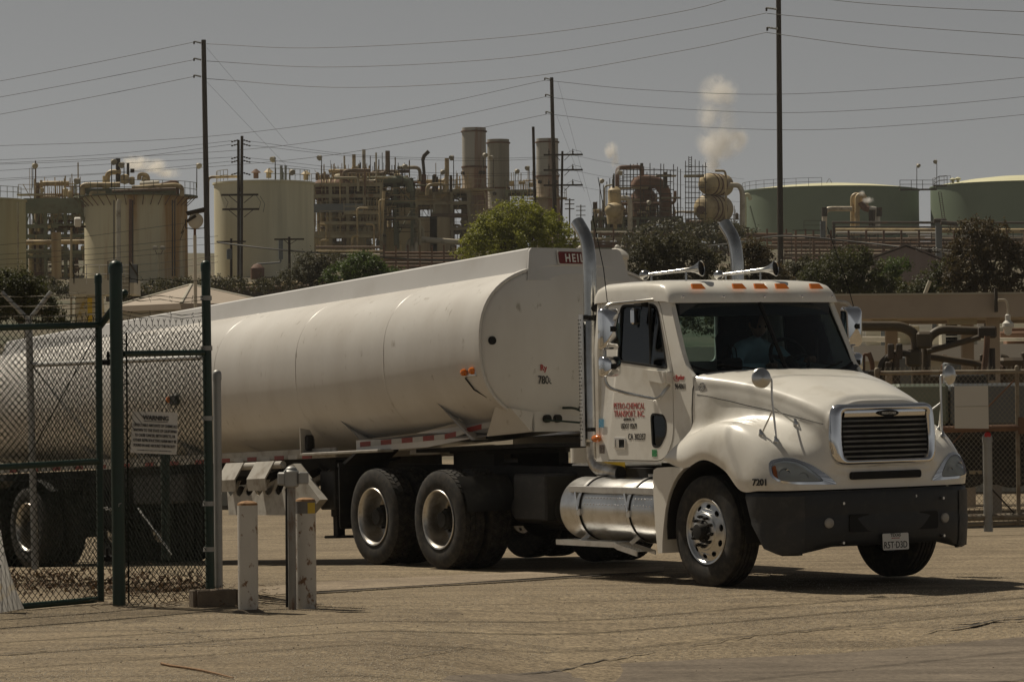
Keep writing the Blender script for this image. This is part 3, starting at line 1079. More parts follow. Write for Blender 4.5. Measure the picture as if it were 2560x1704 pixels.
for k in range(8):
    z = 1.17 + k * .0455
    hw = .474
    m = MB()
    rows = []
    for (dz, dx) in ((-.006, -.03), (-.009, .006), (0.0, .016), (.009, .008), (.010, -.03)):
        rows.append([(GX - .02 + .05 * (1 - (y / .6) ** 2) - .05 * (z - 1.3) + dx - .01, y, z + dz) for y in np.linspace(-hw, hw, 11)])
    m.grid(rows)
    m.build('grille_bar', MT['alu'], grille, smooth=50)
m = MB().grid([[(1.150, y, z) for y in np.linspace(-.51, .51, 3)] for z in (1.12, 1.60)])
m.build('radiator_screen', MT['seam'], grille)
m = MB()
rows = []
for (z, dx) in ((1.52, -.02), (1.525, .012), (1.55, .022), (1.585, .018)):
    rows.append([(GX - .02 + .05 * (1 - (y / .6) ** 2) - .05 * (z - 1.3) + dx - .004, y, z) for y in np.linspace(-.46, .46, 11)])
m.grid(rows).build('grille_header', MT['chrome'], grille, smooth=60)
xb = GX + .05 - .05 * .25 + .004
m = MB().plate([[(.115 * math.cos(2 * math.pi * k / 28), 1.553 + .030 * math.sin(2 * math.pi * k / 28)) for k in range(28)]], .012, lambda u, v, w: (xb + .004 + w - .02 * abs(u), u, v))
m.build('badge', MT['seam'], grille)
lettering('FREIGHTLINER', .030, MT['letter_white'], grille, (xb + .0175, 0, 1.543), (0, 1, 0), (0, 0, 1), .82, .0004, .0008)
m = MB().plate([round_poly([(-.13, .0), (.13, .0), (.10, .075), (-.10, .075)], .02, 3)], .012, lambda u, v, w: (1.03 - v * 1.0 - .02, u, 1.70 + v * .30 + w))
m.build('hood_ornament_plate', MT['alu'], hood)
# lower intake slot
m = MB().plate([round_poly([(-.40, .965), (.40, .965), (.40, 1.035), (-.40, 1.035)], .028, 4)], .03, lambda u, v, w: (1.148 + .024 * (1 - (u / .55) ** 2) + .022 - w, u, v))
m.build('intake_slot', MT['seam'], hood)
# ---- bumper
bpath = [(.62, -1.175), (.75, -1.19), (.87, -1.165), (.98, -1.09), (1.08, -.96), (1.15, -.79), (1.20, -.55), (1.225, -.28), (1.235, 0)]
full = bpath + [(x, -y) for x, y in reversed(bpath[:-1])]
P = []
for (x, y) in rounded([Vector((a, b, 0)) for a, b in full], .12, 3) and [(v.x, v.y) for v in rounded([Vector((a, b, 0)) for a, b in full], .12, 3)]:
    ay, yc = abs(y), y
    zb = .375 if ay < .6 else .375 - .07 * min(1, (ay - .6) / .35)
    side = x < .98
    rows = []
    for q, (zf, dx) in enumerate(((1.0, -.035), (.985, -.012), (.93, 0.0), (.62, .0), (.55, -.006), (.50, .004), (.12, -.012), (.03, -.03), (0, -.07))):
        z = zb + (.872 - zb) * zf
        xx, y = x, yc
        if ay > 1.10:      # slanted rear edge at the wheel
            lim = np.interp(z, [.31, .40, .81, .88], [1.0, .83, .655, .62])
            xx = max(x, lim)
            if xx > x:
                y = math.copysign(np.interp(xx, [.62, .75, .88, 1.0, 1.11], [1.175, 1.19, 1.165, 1.09, .96]), y)
        nx, ny = (1, 0) if ay < .9 else (.4, math.copysign(.9, y))
        rows.append((xx + dx * nx, y + dx * ny, z))
    P.append(rows)
bumper = MB().grid(P).build('bumper', MT['plastic2'], truck, smooth=50)
for s in (-1, 1):
    Q = []
    for row in P:
        if row[3][1] * s > .86:
            Q.append([(p[0] + .006 * (1 if abs(p[1]) < 1.15 else .2), p[1] + s * .007, p[2]) for p in row[2:8]])
    MB().grid(Q).build('bumper_end', MT['plastic'], bumper, smooth=50)
m = MB().plate([round_poly([(-.46, .50), (.56, .50), (.56, .66), (-.46, .66)], .03, 4)], .02, lambda u, v, w: (1.246 - .116 * u * u - w, u, v))
m.build('bumper_vent_shade', MT['seam'], bumper)  # no real opening: its shade is a flat black plate on the bumper face
for y in (-.665, .655):
    m = MB().lathe([(0.0, .022), (.030, .018), (.043, .008), (.046, -.01)], (1.192, y, .590), (1, .1 * (1 if y > 0 else -1), 0), 18)
    m.build('fog_light', MT['galvw'], bumper)
for (y, z) in ((-.52, .76), (-.53, .41), (.62, .77), (.62, .43), (-.2, .80), (.3, .80)):
    MB().cyl((1.16, y, z), (1.222, y, z), .013, n=8).build('bumper_bolt', MT['alu'], bumper)
m = MB().plate([round_poly([(-.12, -.077), (.175, -.077), (.17, .072), (-.125, .072)], .012, 2)], .004, lambda u, v, w: (1.262 - w, u + .0, v + .405))
plate_o = m.build('number_plate', MT['letter_white'], truck)
lettering('TEXAS', .040, MT['letter_black'], plate_o, (1.2635, .022, .447), (0, 1, 0), (0, 0, 1), 1.0, .0008, .001)
lettering('APPORTIONED', .014, MT['letter_red'], plate_o, (1.2635, .022, .428), (0, 1, 0), (0, 0, 1), 1.0, 0, .001)
lettering('R5T\u00b7D3D', .085, MT['letter_black'], plate_o, (1.2635, .022, .345), (0, 1, 0), (0, 0, 1), .80, .0006, .001)
# ---- step fairing behind the front wheel
for s in (-1, 1):
    arc = [(-.27, 1.075), (-.36, 1.02), (-.43, .955), (-.52, .83), (-.575, .70), (-.61, .55), (-.635, .40), (-.64, .29)]
    poly = [(-.71, .285)] + [(-.745, .5), (-.765, .8), (-.77, 1.0), (-.755, 1.055), (-.70, 1.075)] + [(-.5, 1.085)] + arc
    m = MB().plate([poly], .30, lambda u, v, w: (u, s * (1.20 - w), v))
    m.build('step_fairing', MT['paint'], truck)

# ---- fuel tanks with straps and steps
for s in (-1, 1):
    ft = sub('fuel_tank', truck)
    ty = s * .905
    m = MB().lathe([(0.0, -2.405), (.20, -2.40), (.262, -2.385), (.290, -2.36), (.300, -2.33), (.300, -.80), (.29, -.77), (.2, -.75), (0, -.745)], (0, ty, .665), (1, 0, 0), 40)
    m.build('shell', MT['alu'], ft)
    for x in (-2.02, -1.18):
        MB().lathe([(.302, -.032), (.309, -.032), (.309, .032), (.302, .032)], (x, ty, .665), (1, 0, 0), 40).build('strap', MT['chassis'], ft)
        MB().lathe([(.311, -.022), (.314, -.022), (.314, .022), (.311, .022)], (x, ty, .665), (1, 0, 0), 40).build('strap_band', MT['alu'], ft)
    # rows of stamped dimples
    m = MB()
    for x in np.arange(-1.92, -.80, .052):
        if abs(x + 1.18) < .06:
            continue
        for (ang, hh) in ((22, .008), (10, .010)):
            a = RAD(ang)
            m.ball((x, ty + s * .299 * math.cos(a), .665 + .299 * math.sin(a)), (.009, .006, hh), 6, 4)
    tag(m.build('dimple', MT['chrome'], ft), kind='stuff')
    m = MB().cyl((-1.25, ty - s * .05, .95), (-1.25, ty - s * .05, 1.0), .055, n=14)
    m.build('filler_cap', MT['alu'], ft)
    # upper and lower step
    st = sub('step', truck)
    m = MB()
    m.rbox((-1.50, s * 1.175, .855), (1.43, .012, .062), .004)
    m.rbox((-1.50, s * .985, .855), (1.43, .012, .05), .004)
    m.box((-2.21, s * 1.08, .855), (.012, .19, .05)).box((-.79, s * 1.08, .855), (.012, .19, .05))
    for k in range(29):
        x = -2.19 + k * .0485
        m.box((x, s * 1.08, .882), (.030, .17, .004))
    for k in range(5):
        m.box((-1.50, s * (1.0 + k * .04), .880), (1.41, .008, .006))
    m.build('upper_tread', MT['alu'], st)
    m = MB()
    for x in (-2.12, -1.28):
        m.tube([(x, s * 1.165, .83), (x + .12, s * 1.215, .66)], .020, 4)
        m.box((x + .12, s * 1.212, .64), (.05, .02, .06))
    for x in (-2.02, -1.18):
        m.tube([(x, s * 1.09, .42), (x - .03, s * 1.16, .36)], .024, 4)
    m.build('step_bracket', MT['alu'], st)
    m = MB()
    lo = [(-2.33, .372), (-1.34, .372), (-1.28, .352), (-.96, .300)]
    for (ya, th) in ((1.265, .05), (1.06, .04)):
        m.plate([[(x, z + .0) for x, z in lo] + [(x, z - th) for x, z in reversed(lo)]], .012, lambda u, v, w: (u, s * (ya - w), v))
    for k in range(34):
        x = -2.31 + k * .041
        z = np.interp(x, [a for a, b in lo], [b for a, b in lo])
        m.box((x, s * 1.16, z - .004), (.024, .20, .005))
    for k in range(6):
        yy = s * (1.085 + k * .03)
        m.tube([(x, yy, z - .006) for x, z in lo], .004, 4)
    m.build('lower_tread', MT['alu'], st)

# ---- exhaust stacks
for s, yy in ((-1, -.87), (1, .895)):
    ex = sub('exhaust_stack', truck)
    pts = rounded([(-2.25, yy, 1.30), (-2.25, yy, 3.06), (-2.29, yy, 3.27), (-2.45, yy, 3.43)], .22, 8)
    rad = [.066] * len(pts)
    m = MB().tube(pts, .066, 20, cap=False, radii=rad)
    m.tube(pts, .062, 20, cap=False)
    m.build('stack_pipe', MT['stack'], ex, smooth=60)
    m = MB().lathe([(.075, 1.30), (.098, 1.33), (.098, 2.46), (.075, 2.50)], (-2.25, yy, 0), (0, 0, 1), 24)
    m.build('muffler', MT['alu'], ex)
    # perforated heat guard, wrapped round the outer rear
    m = MB()
    P = []
    for a in np.linspace(RAD(110 if s < 0 else -10), RAD(250 if s < 0 else 130), 9) if False else np.linspace(0, 2 * math.pi, 9)[:-1]:
        pass
    c0 = RAD(215) if s < 0 else RAD(145)
    for k in range(13):
        a = c0 + RAD(-75 + 150 * k / 12)
        P.append([(-2.25 + .122 * math.cos(a), yy + .122 * math.sin(a), z) for z in (1.26, 1.9, 2.53)])
    m.grid(P)
    m.grid([[(x + (-2.25 - x) * .03, y + (yy - y) * .03, z) for (x, y, z) in row] for row in P])
    guard = m.build('heat_guard', MT['alu'], ex)
    m = MB()
    for i in range(34):
        for k in range(9):
            a = c0 + RAD(-64 + 128 * (k + .5 * (i % 2)) / 9)
            z = 1.32 + i * .035
            e = Vector((math.cos(a), math.sin(a), 0))
            m.cyl(Vector((-2.25, yy, z)) + e * .1215, Vector((-2.25, yy, z)) + e * .1235, .008, n=5)
    tag(m.build('perforation', MT['seam'], ex), kind='stuff')
    m = MB().pipe([(-2.25, yy, 1.36), (-2.25, yy, 1.05), (-1.85, yy * .95, 1.00)], .07, .16, 16, 6)
    m.build('exhaust_elbow', MT['rim'], ex)
    m = MB()
    for z in (1.42, 2.50):
        m.lathe([(.102, -.018), (.112, -.018), (.112, .018), (.102, .018)], (-2.25, yy, z), (0, 0, 1), 20)
        m.box((-2.10, yy * .95, z), (.22, .06, .05))
    m.cyl((-2.30, yy - .02, 2.58), (-2.02, yy * .97, 2.60), .03, n=8).box((-2.16, yy * .97, 2.60), (.12, .09, .09))
    m.build('stack_bracket', MT['chassis'], ex)

# ---- west-coast mirrors
for s in (-1, 1):
    mr = sub('side_mirror', truck)
    y1 = s * 1.33 if s < 0 else 1.44
    mx = -1.335 if s < 0 else -1.13
    arm = rounded([(-1.02, s * .97, 2.635), (-1.12, s * 1.06, 2.625), (mx, y1, 2.60), (mx, y1, 2.36), (mx, y1, 2.0), (mx, y1, 1.83), (-1.22, s * 1.20, 1.77), (-.80, s * 1.10, 1.70), (-.76, s * 1.04, 1.80), (-.76, s * 1.0, 1.83)], .09, 5)
    m = MB().tube(arm, .017, 10)
    m.build('mirror_arm', MT['alu'], mr)
    for (zc, hh, ww, dd) in ((2.37, .195, .105, .07), (2.02, .098, .105, .07)):
        m = MB()
        # housing: flat glass facing the rear, rounded shell facing the front
        out = round_poly([(-ww, -hh), (ww, -hh), (ww, hh), (-ww, hh)], .045, 5)
        rows = []
        for (f, x) in ((1.0, -.03), (1.0, .0), (.96, .030), (.86, .055), (.66, dd), (.3, dd + .012), (.02, dd + .015)):
            rows.append([(mx + .035 + x, y1 - s * .03 + u * f, zc + v * f) for u, v in out])
        m.grid(rows, closev=True)
        m.build('mirror_shell', MT['chrome'], mr, smooth=60)
        m = MB().plate([inset(out, .006)], .004, lambda u, v, w: (mx + .0 - w, y1 - s * .03 + u, zc + v))
        m.build('mirror_glass', MT['mirror'], mr)
        m = MB().lathe([(0, .135), (.024, .13), (.032, .11), (.036, .09)], (mx, y1 - s * .03, zc), (1, 0, 0), 12)
        m.box((mx + .06, y1 - s * .015, zc), (.12, .05, .05))
        m.build('mirror_clamp', MT['seam'], mr)
    if s < 0:
        m = MB().rbox((-1.22, -1.05, 2.485), (.05, .11, .155), .02)
        m.build('look_down_mirror', MT['chrome'], mr)
        MB().box((-1.2, -1.0, 2.60), (.12, .08, .03)).build('mirror_bracket', MT['chassis'], mr)

# ---- hood mirrors on tripods
for s in (-1, 1):
    hm = sub('hood_mirror', truck)
    if s < 0:
        pa, n1 = hood_at(1903, 1085)
        pb, n2 = hood_at(1942, 1104)
        pc, n3 = hood_at(1989, 1060)
    else:
        pa, pb, pc = [Vector((p.x, -p.y, p.z)) for p in (hood_at(1903, 1085)[0], hood_at(1942, 1104)[0], hood_at(1989, 1060)[0])]
    top = Vector((pb.x - .03, pb.y + s * .02, 1.86))
    disc = Vector((top.x - .02, top.y + s * .10, 1.885)) if s < 0 else Vector((top.x + .0, top.y + .10, 1.885))
    m = MB().tube(rounded([pb, Vector((top.x, top.y, 1.70)), top + Vector((0, 0, .02)), Vector((disc.x, disc.y - s * .05, disc.z))], .05, 5), .010, 8)
    m.tube([pa, Vector((top.x, top.y, pb.z + .27))], .008, 6)
    m.tube([pc, Vector((top.x, top.y, pb.z + .31))], .008, 6)
    m.build('mirror_stem', MT['alu'], hm)
    for p in (pa, pb, pc):
        MB().lathe([(.030, -.004), (.030, .006), (.016, .03), (.010, .05)], p, (0, s * .3, 1), 12).build('stem_foot', MT['alu'], hm)
    dn = Vector((1, s * .25, .05)).normalized()
    MB().lathe([(.088, -.008), (.093, 0), (.088, .014), (.05, .034), (.0, .042)], disc, dn, 28).build('mirror_back', MT['alu'], hm)
    MB().lathe([(.088, -.008), (.05, -.018), (.0, -.022)], disc, dn, 28).build('mirror_glass', MT['mirror'], hm)

# ---- amber side marker, stickers, cab lettering
LX, LZ = (1, 0, 0), (0, 0, 1)
m = MB().ball((-1.965, -1.02, 1.335), (.075, .035, .036), 14, 8)
m.build('side_marker_light', MT['amber'], truck)
def decal(name, x0, x1, z0, z1, mt, y=-1.003):
    return MB().plate([[(x0, z0), (x1, z0), (x1, z1), (x0, z1)]], .002, lambda u, v, w: (u, y - w, v)).build(name, mt, truck)
decal('sticker', -1.945, -1.86, 1.442, 1.522, MT['sticker_blue'], -1.001)
decal('sticker', -1.94, -1.86, 1.195, 1.275, MT['sticker_dark'], -1.001)
decal('sticker', -1.055, -.975, 1.17, 1.235, MT['sticker_green'], -1.005)
YD = -1.0045
lettering('PETRO-CHEMICAL', .083, MT['letter_red'], truck, (-1.423, YD, 1.617), LX, LZ, .765, .0)
lettering('TRANSPORT, INC.', .083, MT['letter_red'], truck, (-1.421, YD, 1.543), LX, LZ, .765, .0)
lettering('ADDISON, TX', .034, MT['letter_black'], truck, (-1.43, YD, 1.507), LX, LZ, .85, .0)
lettering('USDOT 192679', .072, MT['letter_black'], truck, (-1.432, YD, 1.432), LX, LZ, .56, .0)
lettering('CA 302357', .082, MT['letter_black'], truck, (-1.304, YD, 1.328), LX, LZ, .76, .0008)
lettering('Ryder', .062, MT['letter_red'], truck, (-.585, YD + .003, 1.885), LX, (.06, 0, 1), .95, .0016)
m = MB().tube([(-.675, -1.0015, 1.918), (-.685, -1.0015, 1.898), (-.672, -1.0015, 1.876), (-.63, -1.0015, 1.868)], .004, 4)
m.build('logo_swoosh', MT['letter_red'], truck)
lettering('964861', .075, MT['letter_black'], truck, (-.582, YD + .003, 1.798), LX, LZ, .78, .0004)
p, n_ = hood_at(1899, 1205, .004)
ux = Vector((-n_.y, n_.x, 0)).normalized()
if ux.x < 0:
    ux = -ux
lettering('7201', .082, MT['letter_black'], hood, p + Vector((0, 0, -.028)), ux, (0, 0, 1), .95, .002, .004)
p, n_ = hood_at(1756, 966, .004)
e1 = Vector((1, 0, 0))
m = MB().lathe([(0, .002), (.040, .002), (.042, 0)], p, n_, 24)
m.build('round_sticker', mat('round_sticker', (.55, .53, .48), .5, c2=(.10, .10, .11), amount=.5, soft=.05, scale=55), hood)
# air and electric lines behind the cab
for k, (y, zc) in enumerate(((-.2, 1.45), (0.0, 1.38), (.15, 1.5))):
    m = MB().tube(rounded([(-2.05, y, 1.9), (-2.5, y, 1.7), (-3.0, y * 1.1, zc), (-3.55, y, 1.62), (-3.78, y, 1.62)], .3, 5), .014, 6)
    m.build('air_line', MT['green_paint'], truck)
m = MB().box((-2.30, -.60, 1.14), (.02, .26, .40))
m.build('hazard_plate', MT['yellow'], truck)

# ================================================================== DRIVER
def skin_body(name, joints, edges, mt, root, parent, extra=None, sub_lv=2):
    me = bpy.data.meshes.new(name)
    keys = list(joints)
    me.from_pydata([joints[k][0] for k in keys], [(keys.index(a), keys.index(b)) for a, b in edges], [])
    ob = bpy.data.objects.new(name, me)
    col.objects.link(ob)
    md = ob.modifiers.new("skin", 'SKIN')
    for i, k in enumerate(keys):
        r = joints[k][1]
        sv = me.skin_vertices[0].data[i]
        sv.radius = r if isinstance(r, tuple) else (r, r)
        sv.use_root = (k == root)
    sb = ob.modifiers.new("sub", 'SUBSURF')
    sb.levels = sb.render_levels = sub_lv
    dg = bpy.context.evaluated_depsgraph_get()
    m2 = bpy.data.meshes.new_from_object(ob.evaluated_get(dg))
    bpy.data.objects.remove(ob)
    bpy.data.meshes.remove(me)
    m2.materials.clear()
    m2.materials.append(mt)
    m2.shade_smooth()
    m2.name = name
    return link(name, m2, parent)

driver = thing('person', 'driver in pale blue shirt leaning over the wheel inside the cab', 'person', TM @ Vector((-1.4, .5, 1.68)), T_ROT)
def D(x, y, z):
    return (x + 1.4, y - .5, z - 1.68)
J = {'pelvis': (D(-1.50, .50, 1.76), (.17, .15)), 'waist': (D(-1.44, .46, 1.92), (.155, .13)), 'chest': (D(-1.30, .38, 2.10), (.175, .145)),
     'neck0': (D(-1.20, .33, 2.23), .085), 'neck': (D(-1.17, .31, 2.28), .055),
     'sr': (D(-1.27, .17, 2.17), .082), 'er': (D(-1.08, .02, 1.98), .056), 'wr': (D(-.90, .24, 1.99), .036),
     'sl': (D(-1.25, .55, 2.17), .082), 'el': (D(-1.10, .74, 1.98), .056), 'wl': (D(-.90, .70, 2.05), .036),
     'hr': (D(-1.40, .40, 1.74), .11), 'kr': (D(-1.02, .38, 1.78), .078), 'ar': (D(-.86, .38, 1.40), .052),
     'hl': (D(-1.40, .60, 1.74), .11), 'kl': (D(-1.02, .64, 1.78), .078), 'al': (D(-.86, .64, 1.40), .052)}
skin_body('body', J, [('pelvis', 'waist'), ('waist', 'chest'), ('chest', 'neck0'), ('neck0', 'neck'), ('chest', 'sr'), ('sr', 'er'), ('er', 'wr'),
                      ('chest', 'sl'), ('sl', 'el'), ('el', 'wl'), ('pelvis', 'hr'), ('hr', 'kr'), ('kr', 'ar'), ('pelvis', 'hl'), ('hl', 'kl'), ('kl', 'al')], MT['shirt'], 'pelvis', driver)
# head with a face, looking down and forward
hc = Vector(D(-1.10, .29, 2.395))
fwd = Vector((.86, -.10, -.45)).normalized()
lft = Vector((.1, .99, 0)).normalized()
upv = fwd.cross(lft).normalized()
if upv.z < 0:
    upv = -upv
P = []
for i in range(13):
    ph = math.pi * i / 12
    row = []
    for k in range(20):
        t = 2 * math.pi * k / 20
        d = Vector((math.sin(ph) * math.cos(t), math.sin(ph) * math.sin(t), math.cos(ph)))
        rx, ry, rz = .098, .078, .122
        fx, fy, fz = d.x * rx, d.y * ry, d.z * rz
        if fz < -.03:
            fy *= 1 - .35 * min(1, (-.03 - fz) / .09)
            fx = fx * (1 - .12 * min(1, (-.03 - fz) / .09)) + .012
        if d.x > .9 and abs(d.z) < .35:                     # nose
            fx += .030 * max(0, 1 - abs(d.y) / .22) * max(0, 1 - abs(d.z + .12) / .28)
        if d.x > .75 and .1 < d.z < .35 and .2 < abs(d.y) < .6:   # eye sockets
            fx -= .010
        if d.x > .8 and -.62 < d.z < -.5:
            fx -= .006
        row.append(hc + fwd * fx + lft * fy + upv * fz)
    P.append(row)
MB().grid(P, closev=True).build('head', MT['skin'], driver, smooth=80)
for s in (-1, 1):
    m = MB()
    m.ball(hc + lft * (.082 * s) + upv * -.005 - fwd * .01, (.02, .014, .032), 8, 6)
    m.build('ear', MT['skin'], driver)
for s in (-1, 1):
    m = MB()
    m.ball(hc + fwd * .083 + lft * (.032 * s) + upv * .022, .013, 8, 6)
    m.build('eye', MT['hair'], driver)
P = []
for i in range(8):
    ph = math.pi * .56 * i / 7
    P.append([hc - fwd * .012 + fwd * (.108 * math.sin(ph) * math.cos(t)) + lft * (.088 * math.sin(ph) * math.sin(t)) + upv * (.012 + .124 * math.cos(ph)) for t in np.linspace(RAD(40), RAD(320), 20)])
MB().grid(P).build('hair', MT['hair'], driver, smooth=80)
for s, w in ((-1, Vector(D(-.90, .24, 1.99))), (1, Vector(D(-.90, .70, 2.05)))):
    m = MB().ball(w + Vector((.045, 0, .012)), (.05, .042, .026), 10, 6)
    for k in range(4):
        yk = -.03 + .02 * k
        ln = (.058, .068, .066, .050)[k]
        m.tube([w + Vector((.075, yk, .018)), w + Vector((.075 + ln * .55, yk, .030)), w + Vector((.075 + ln * .8, yk, .004)), w + Vector((.075 + ln * .6, yk, -.022))], .009, 6, radii=[.010, .0095, .009, .007])
    m.tube([w + Vector((.03, -s * .04, .0)), w + Vector((.06, -s * .06, -.008)), w + Vector((.09, -s * .052, -.02))], .010, 6, radii=[.012, .011, .008])
    m.build('hand', MT['skin'], driver)

bag = thing('tote_bag', 'small black bag with looped handles on the cab dashboard', 'bag', TM @ Vector((-.60, -.42, 1.945)), T_ROT)
m = MB().rbox((0, 0, .07), (.14, .24, .13), .03)
m.build('bag_body', MT['seam'], bag)
for dx in (-.035, .035):
    MB().tube([(dx, -.06, .13), (dx, -.045, .22), (dx, 0, .26), (dx, .045, .22), (dx, .06, .13)], .006, 6).build('handle', MT['seam'], bag)
for k, (x, y, r) in enumerate(((-.52, .45, .2), (-.56, .66, -.3))):
    q = MB().box((0, 0, 0), (.22, .28, .002), (0.02, -.05, r))
    sheet = link('paper_sheet', q.mesh('paper_sheet', MT['paper']))
    sheet.location = TM @ Vector((x, y, 1.962 + .004 * k))
    sheet.rotation_euler = T_ROT
    tag(sheet, ('loose white paper on the cab dashboard straight ahead of the driver', 'loose white paper on the dashboard by the far window post')[k], 'paper', 'papers on the dashboard')

# ================================================================== TANK TRAILER
RA = RAD(34.2)
R_PITCH = 0.033
_h = Vector((math.sin(RA) * math.cos(R_PITCH), -math.cos(RA) * math.cos(R_PITCH), math.sin(R_PITCH)))
_l = Vector((math.cos(RA), math.sin(RA), 0))
_u = _h.cross(_l)
R_LOC = TM @ Vector((-5.0, 0, 0))
R_LOC.z = -0.01
R_ROT = Matrix(((_h.x, _l.x, _u.x), (_h.y, _l.y, _u.y), (_h.z, _l.z, _u.z))).to_euler()
RM = Matrix.Translation(R_LOC) @ R_ROT.to_matrix().to_4x4()
trailer = thing('tank_trailer', 'long white oval fuel tank trailer coupled behind the tractor', 'tank trailer', R_LOC, R_ROT)

def tz(x):
    """top and bottom of the barrel along its length"""
    top = np.interp(x, [-11.7, -8, -3, 1.2], [2.74, 2.86, 2.96, 3.05])
    bot = np.interp(x, [-11.7, -9, -6, -2, -.5, 1.2], [1.34, 1.27, 1.245, 1.255, 1.31, 1.41])
    return top, bot

def oval(x, n=64, grow=0.0, f=1.0, wid=1.22):
    top, bot = tz(x)
    cz, hz = (top + bot) / 2, (top - bot) / 2 + grow
    pts = []
    e = 2 / 2.55
    for k in range(n):
        t = 2 * math.pi * k / n
        c, s = math.cos(t), math.sin(t)
        pts.append(((wid + grow) * f * math.copysign(abs(c) ** e, c), cz + hz * f * math.copysign(abs(s) ** e, s)))
    return pts
xs = list(np.linspace(1.2, -11.05, 40))
m = MB().grid([[(x, y, z) for y, z in oval(x)] for x in xs], closev=True)
barrel = m.build('barrel', MT['tank'], trailer, smooth=60)
# dished heads and their rim flanges
for x0, sg in ((1.2, 1), (-11.05, -1)):
    rows = []
    for f, b in ((1.0, .0), (.985, .035), (.95, .06), (.85, .10), (.65, .145), (.4, .17), (.15, .18), (.01, .18)):
        rows.append([(x0 + sg * b * .55, y, z) for y, z in oval(x0, f=f)])
    m = MB().grid(rows, closev=True)
    m.build('tank_head', MT['tank'], trailer, smooth=60)
    m = MB().grid([[(x0 + sg * dx, y, z) for y, z in oval(x0, grow=g)] for dx, g in ((-.05, .0), (-.05, .016), (.03, .016), (.036, .0), (.03, -.012))], closev=True)
    m.build('head_flange', MT['tank'], trailer, smooth=40)
# weld seams round the barrel
for x in (-.6, -2.4, -4.2, -6.0, -7.8, -9.6):
    m = MB().grid([[(x + dx, y, z) for y, z in oval(x, grow=g)] for dx, g in ((-.012, .0), (-.006, .003), (.006, .003), (.012, .0))], closev=True)
    m.build('weld_seam', MT['tank'], barrel, smooth=60)
# top overturn rail housing
def ftop(x):
    return np.interp(x, [-10.9, -6.0, 1.2], [2.90, 3.03, 3.225])
m = MB()
xs2 = list(np.linspace(1.17, -10.75, 24))
for s in (-1, 1):
    pass
P = []
for x in xs2:
    t = ftop(x)
    b = tz(x)[0] - .16
    sl = .03 if x > 1.1 else 0
    P.append([(x + .05 * (x > 1.1), -.64, b), (x, -.565, t - .015), (x, -.545, t), (x, -.50, t), (x, -.49, t - .10), (x, .49, t - .10), (x, .50, t), (x, .545, t), (x, .565, t - .015), (x + .05 * (x > 1.1), .64, b)])
m.grid(P)
m.build('overturn_rail', MT['fairing'], trailer, smooth=30)
for x, sg in ((1.172, 1), (-10.752, -1)):
    t, b = ftop(x), tz(x)[0] - .16
    poly = round_poly([(-.64, b), (.64, b), (.565, t), (-.565, t)], [.0, .0, .05, .05], 4)
    m = MB().plate([poly], .03, lambda u, v, w: (x + sg * (w + .05 * (t - v) / .3), u, v))
    m.build('rail_end_plate', MT['fairing'], trailer)
px_ = 1.172 + .03 + .02
zp = 3.125
m = MB().plate([round_poly([(-.19, zp - .062), (.19, zp - .062), (.19, zp + .062), (-.19, zp + .062)], .02, 3)], .008, lambda u, v, w: (px_ + .05 * (3.2 - v) / .3 + w, u - .045, v))
name_plate = m.build('name_plate', MT['plate_red'], trailer)
m = MB().plate([round_poly([(-.205, zp - .076), (.205, zp - .076), (.205, zp + .076), (-.205, zp + .076)], .03, 3)], .006, lambda u, v, w: (px_ - .003 + .05 * (3.2 - v) / .3 + w, u - .045, v))
m.build('plate_border', MT['tank'], name_plate)
lettering('HEIL', .118, MT['letter_white'], name_plate, (px_ + .031, -.045, zp - .042), (0, 1, 0), (-.16, 0, 1), .82, .002, .002, spacing=1.3)
# manhole covers along the top
for x in (-.8, -3.2, -5.6, -8.0, -10.0):
    m = MB().cyl((x, 0, tz(x)[0] - .02), (x, 0, tz(x)[0] + .10), .26, n=24).cyl((x, 0, tz(x)[0] + .10), (x, 0, tz(x)[0] + .14), .20, .16, n=20)
    m.build('manhole', MT['alu'], trailer)
# front corner lights, inspection plug, unit number
lp = RM.inverted()
def flank(x, z):
    """y on the near flank of the barrel at height z"""
    top, bot = tz(x)
    cz, hz = (top + bot) / 2, (top - bot) / 2
    q = min(1, abs(z - cz) / hz)
    return -1.22 * (1 - q ** 2.55) ** (1 / 2.55)
for (x, z) in ((.91, 1.975), (1.06, 1.985)):
    y = flank(x, z)
    m = MB().lathe([(.036, -.03), (.036, .018), (.030, .035), (.014, .044), (0, .046)], (x, y - .005, z), (.1, -1, 0), 16)
    m.build('clearance_light', MT['amber'], trailer)
m = MB().rbox((.985, flank(.98, 1.98) + .012, 1.98), (.24, .03, .11), .01)
m.build('light_bracket', MT['alu'], trailer)
m = MB().tube([(.91, flank(.91, 1.93) - .01, 1.92), (.98, flank(.98, 1.8) - .012, 1.80), (1.14, flank(1.14, 1.66) - .012, 1.68), (1.2, flank(1.2, 1.58) + .02, 1.60)], .008, 5)
m.build('light_cable', MT['seam'], trailer)
for x, zz in ((-5.1, 1.93),):
    m = MB().rbox((x, flank(x, zz) - .02, zz), (.16, .05, .12), .012)
    m.build('light_housing', MT['black'], trailer)
    MB().ball((x - .09, flank(x, zz) - .05, zz + .01), (.03, .03, .04), 10, 6).build('clearance_light', MT['amber'], trailer)
MB().cyl((1.24, -1.085, 2.28), (1.262, -1.085, 2.28), .042, n=20).build('head_plug', MT['seam'], trailer)
HXp = 1.2 + .10
lettering('Ryder', .085, MT['letter_red'], trailer, (HXp - .012, -.44, 1.975), (-.10, 1, 0), (0, .08, 1), 1.0, .002, .002)
lettering('7808', .12, MT['letter_black'], trailer, (HXp - .008, -.48, 1.84), (-.10, 1, 0), (0, 0, 1), .80, .0006, .002)
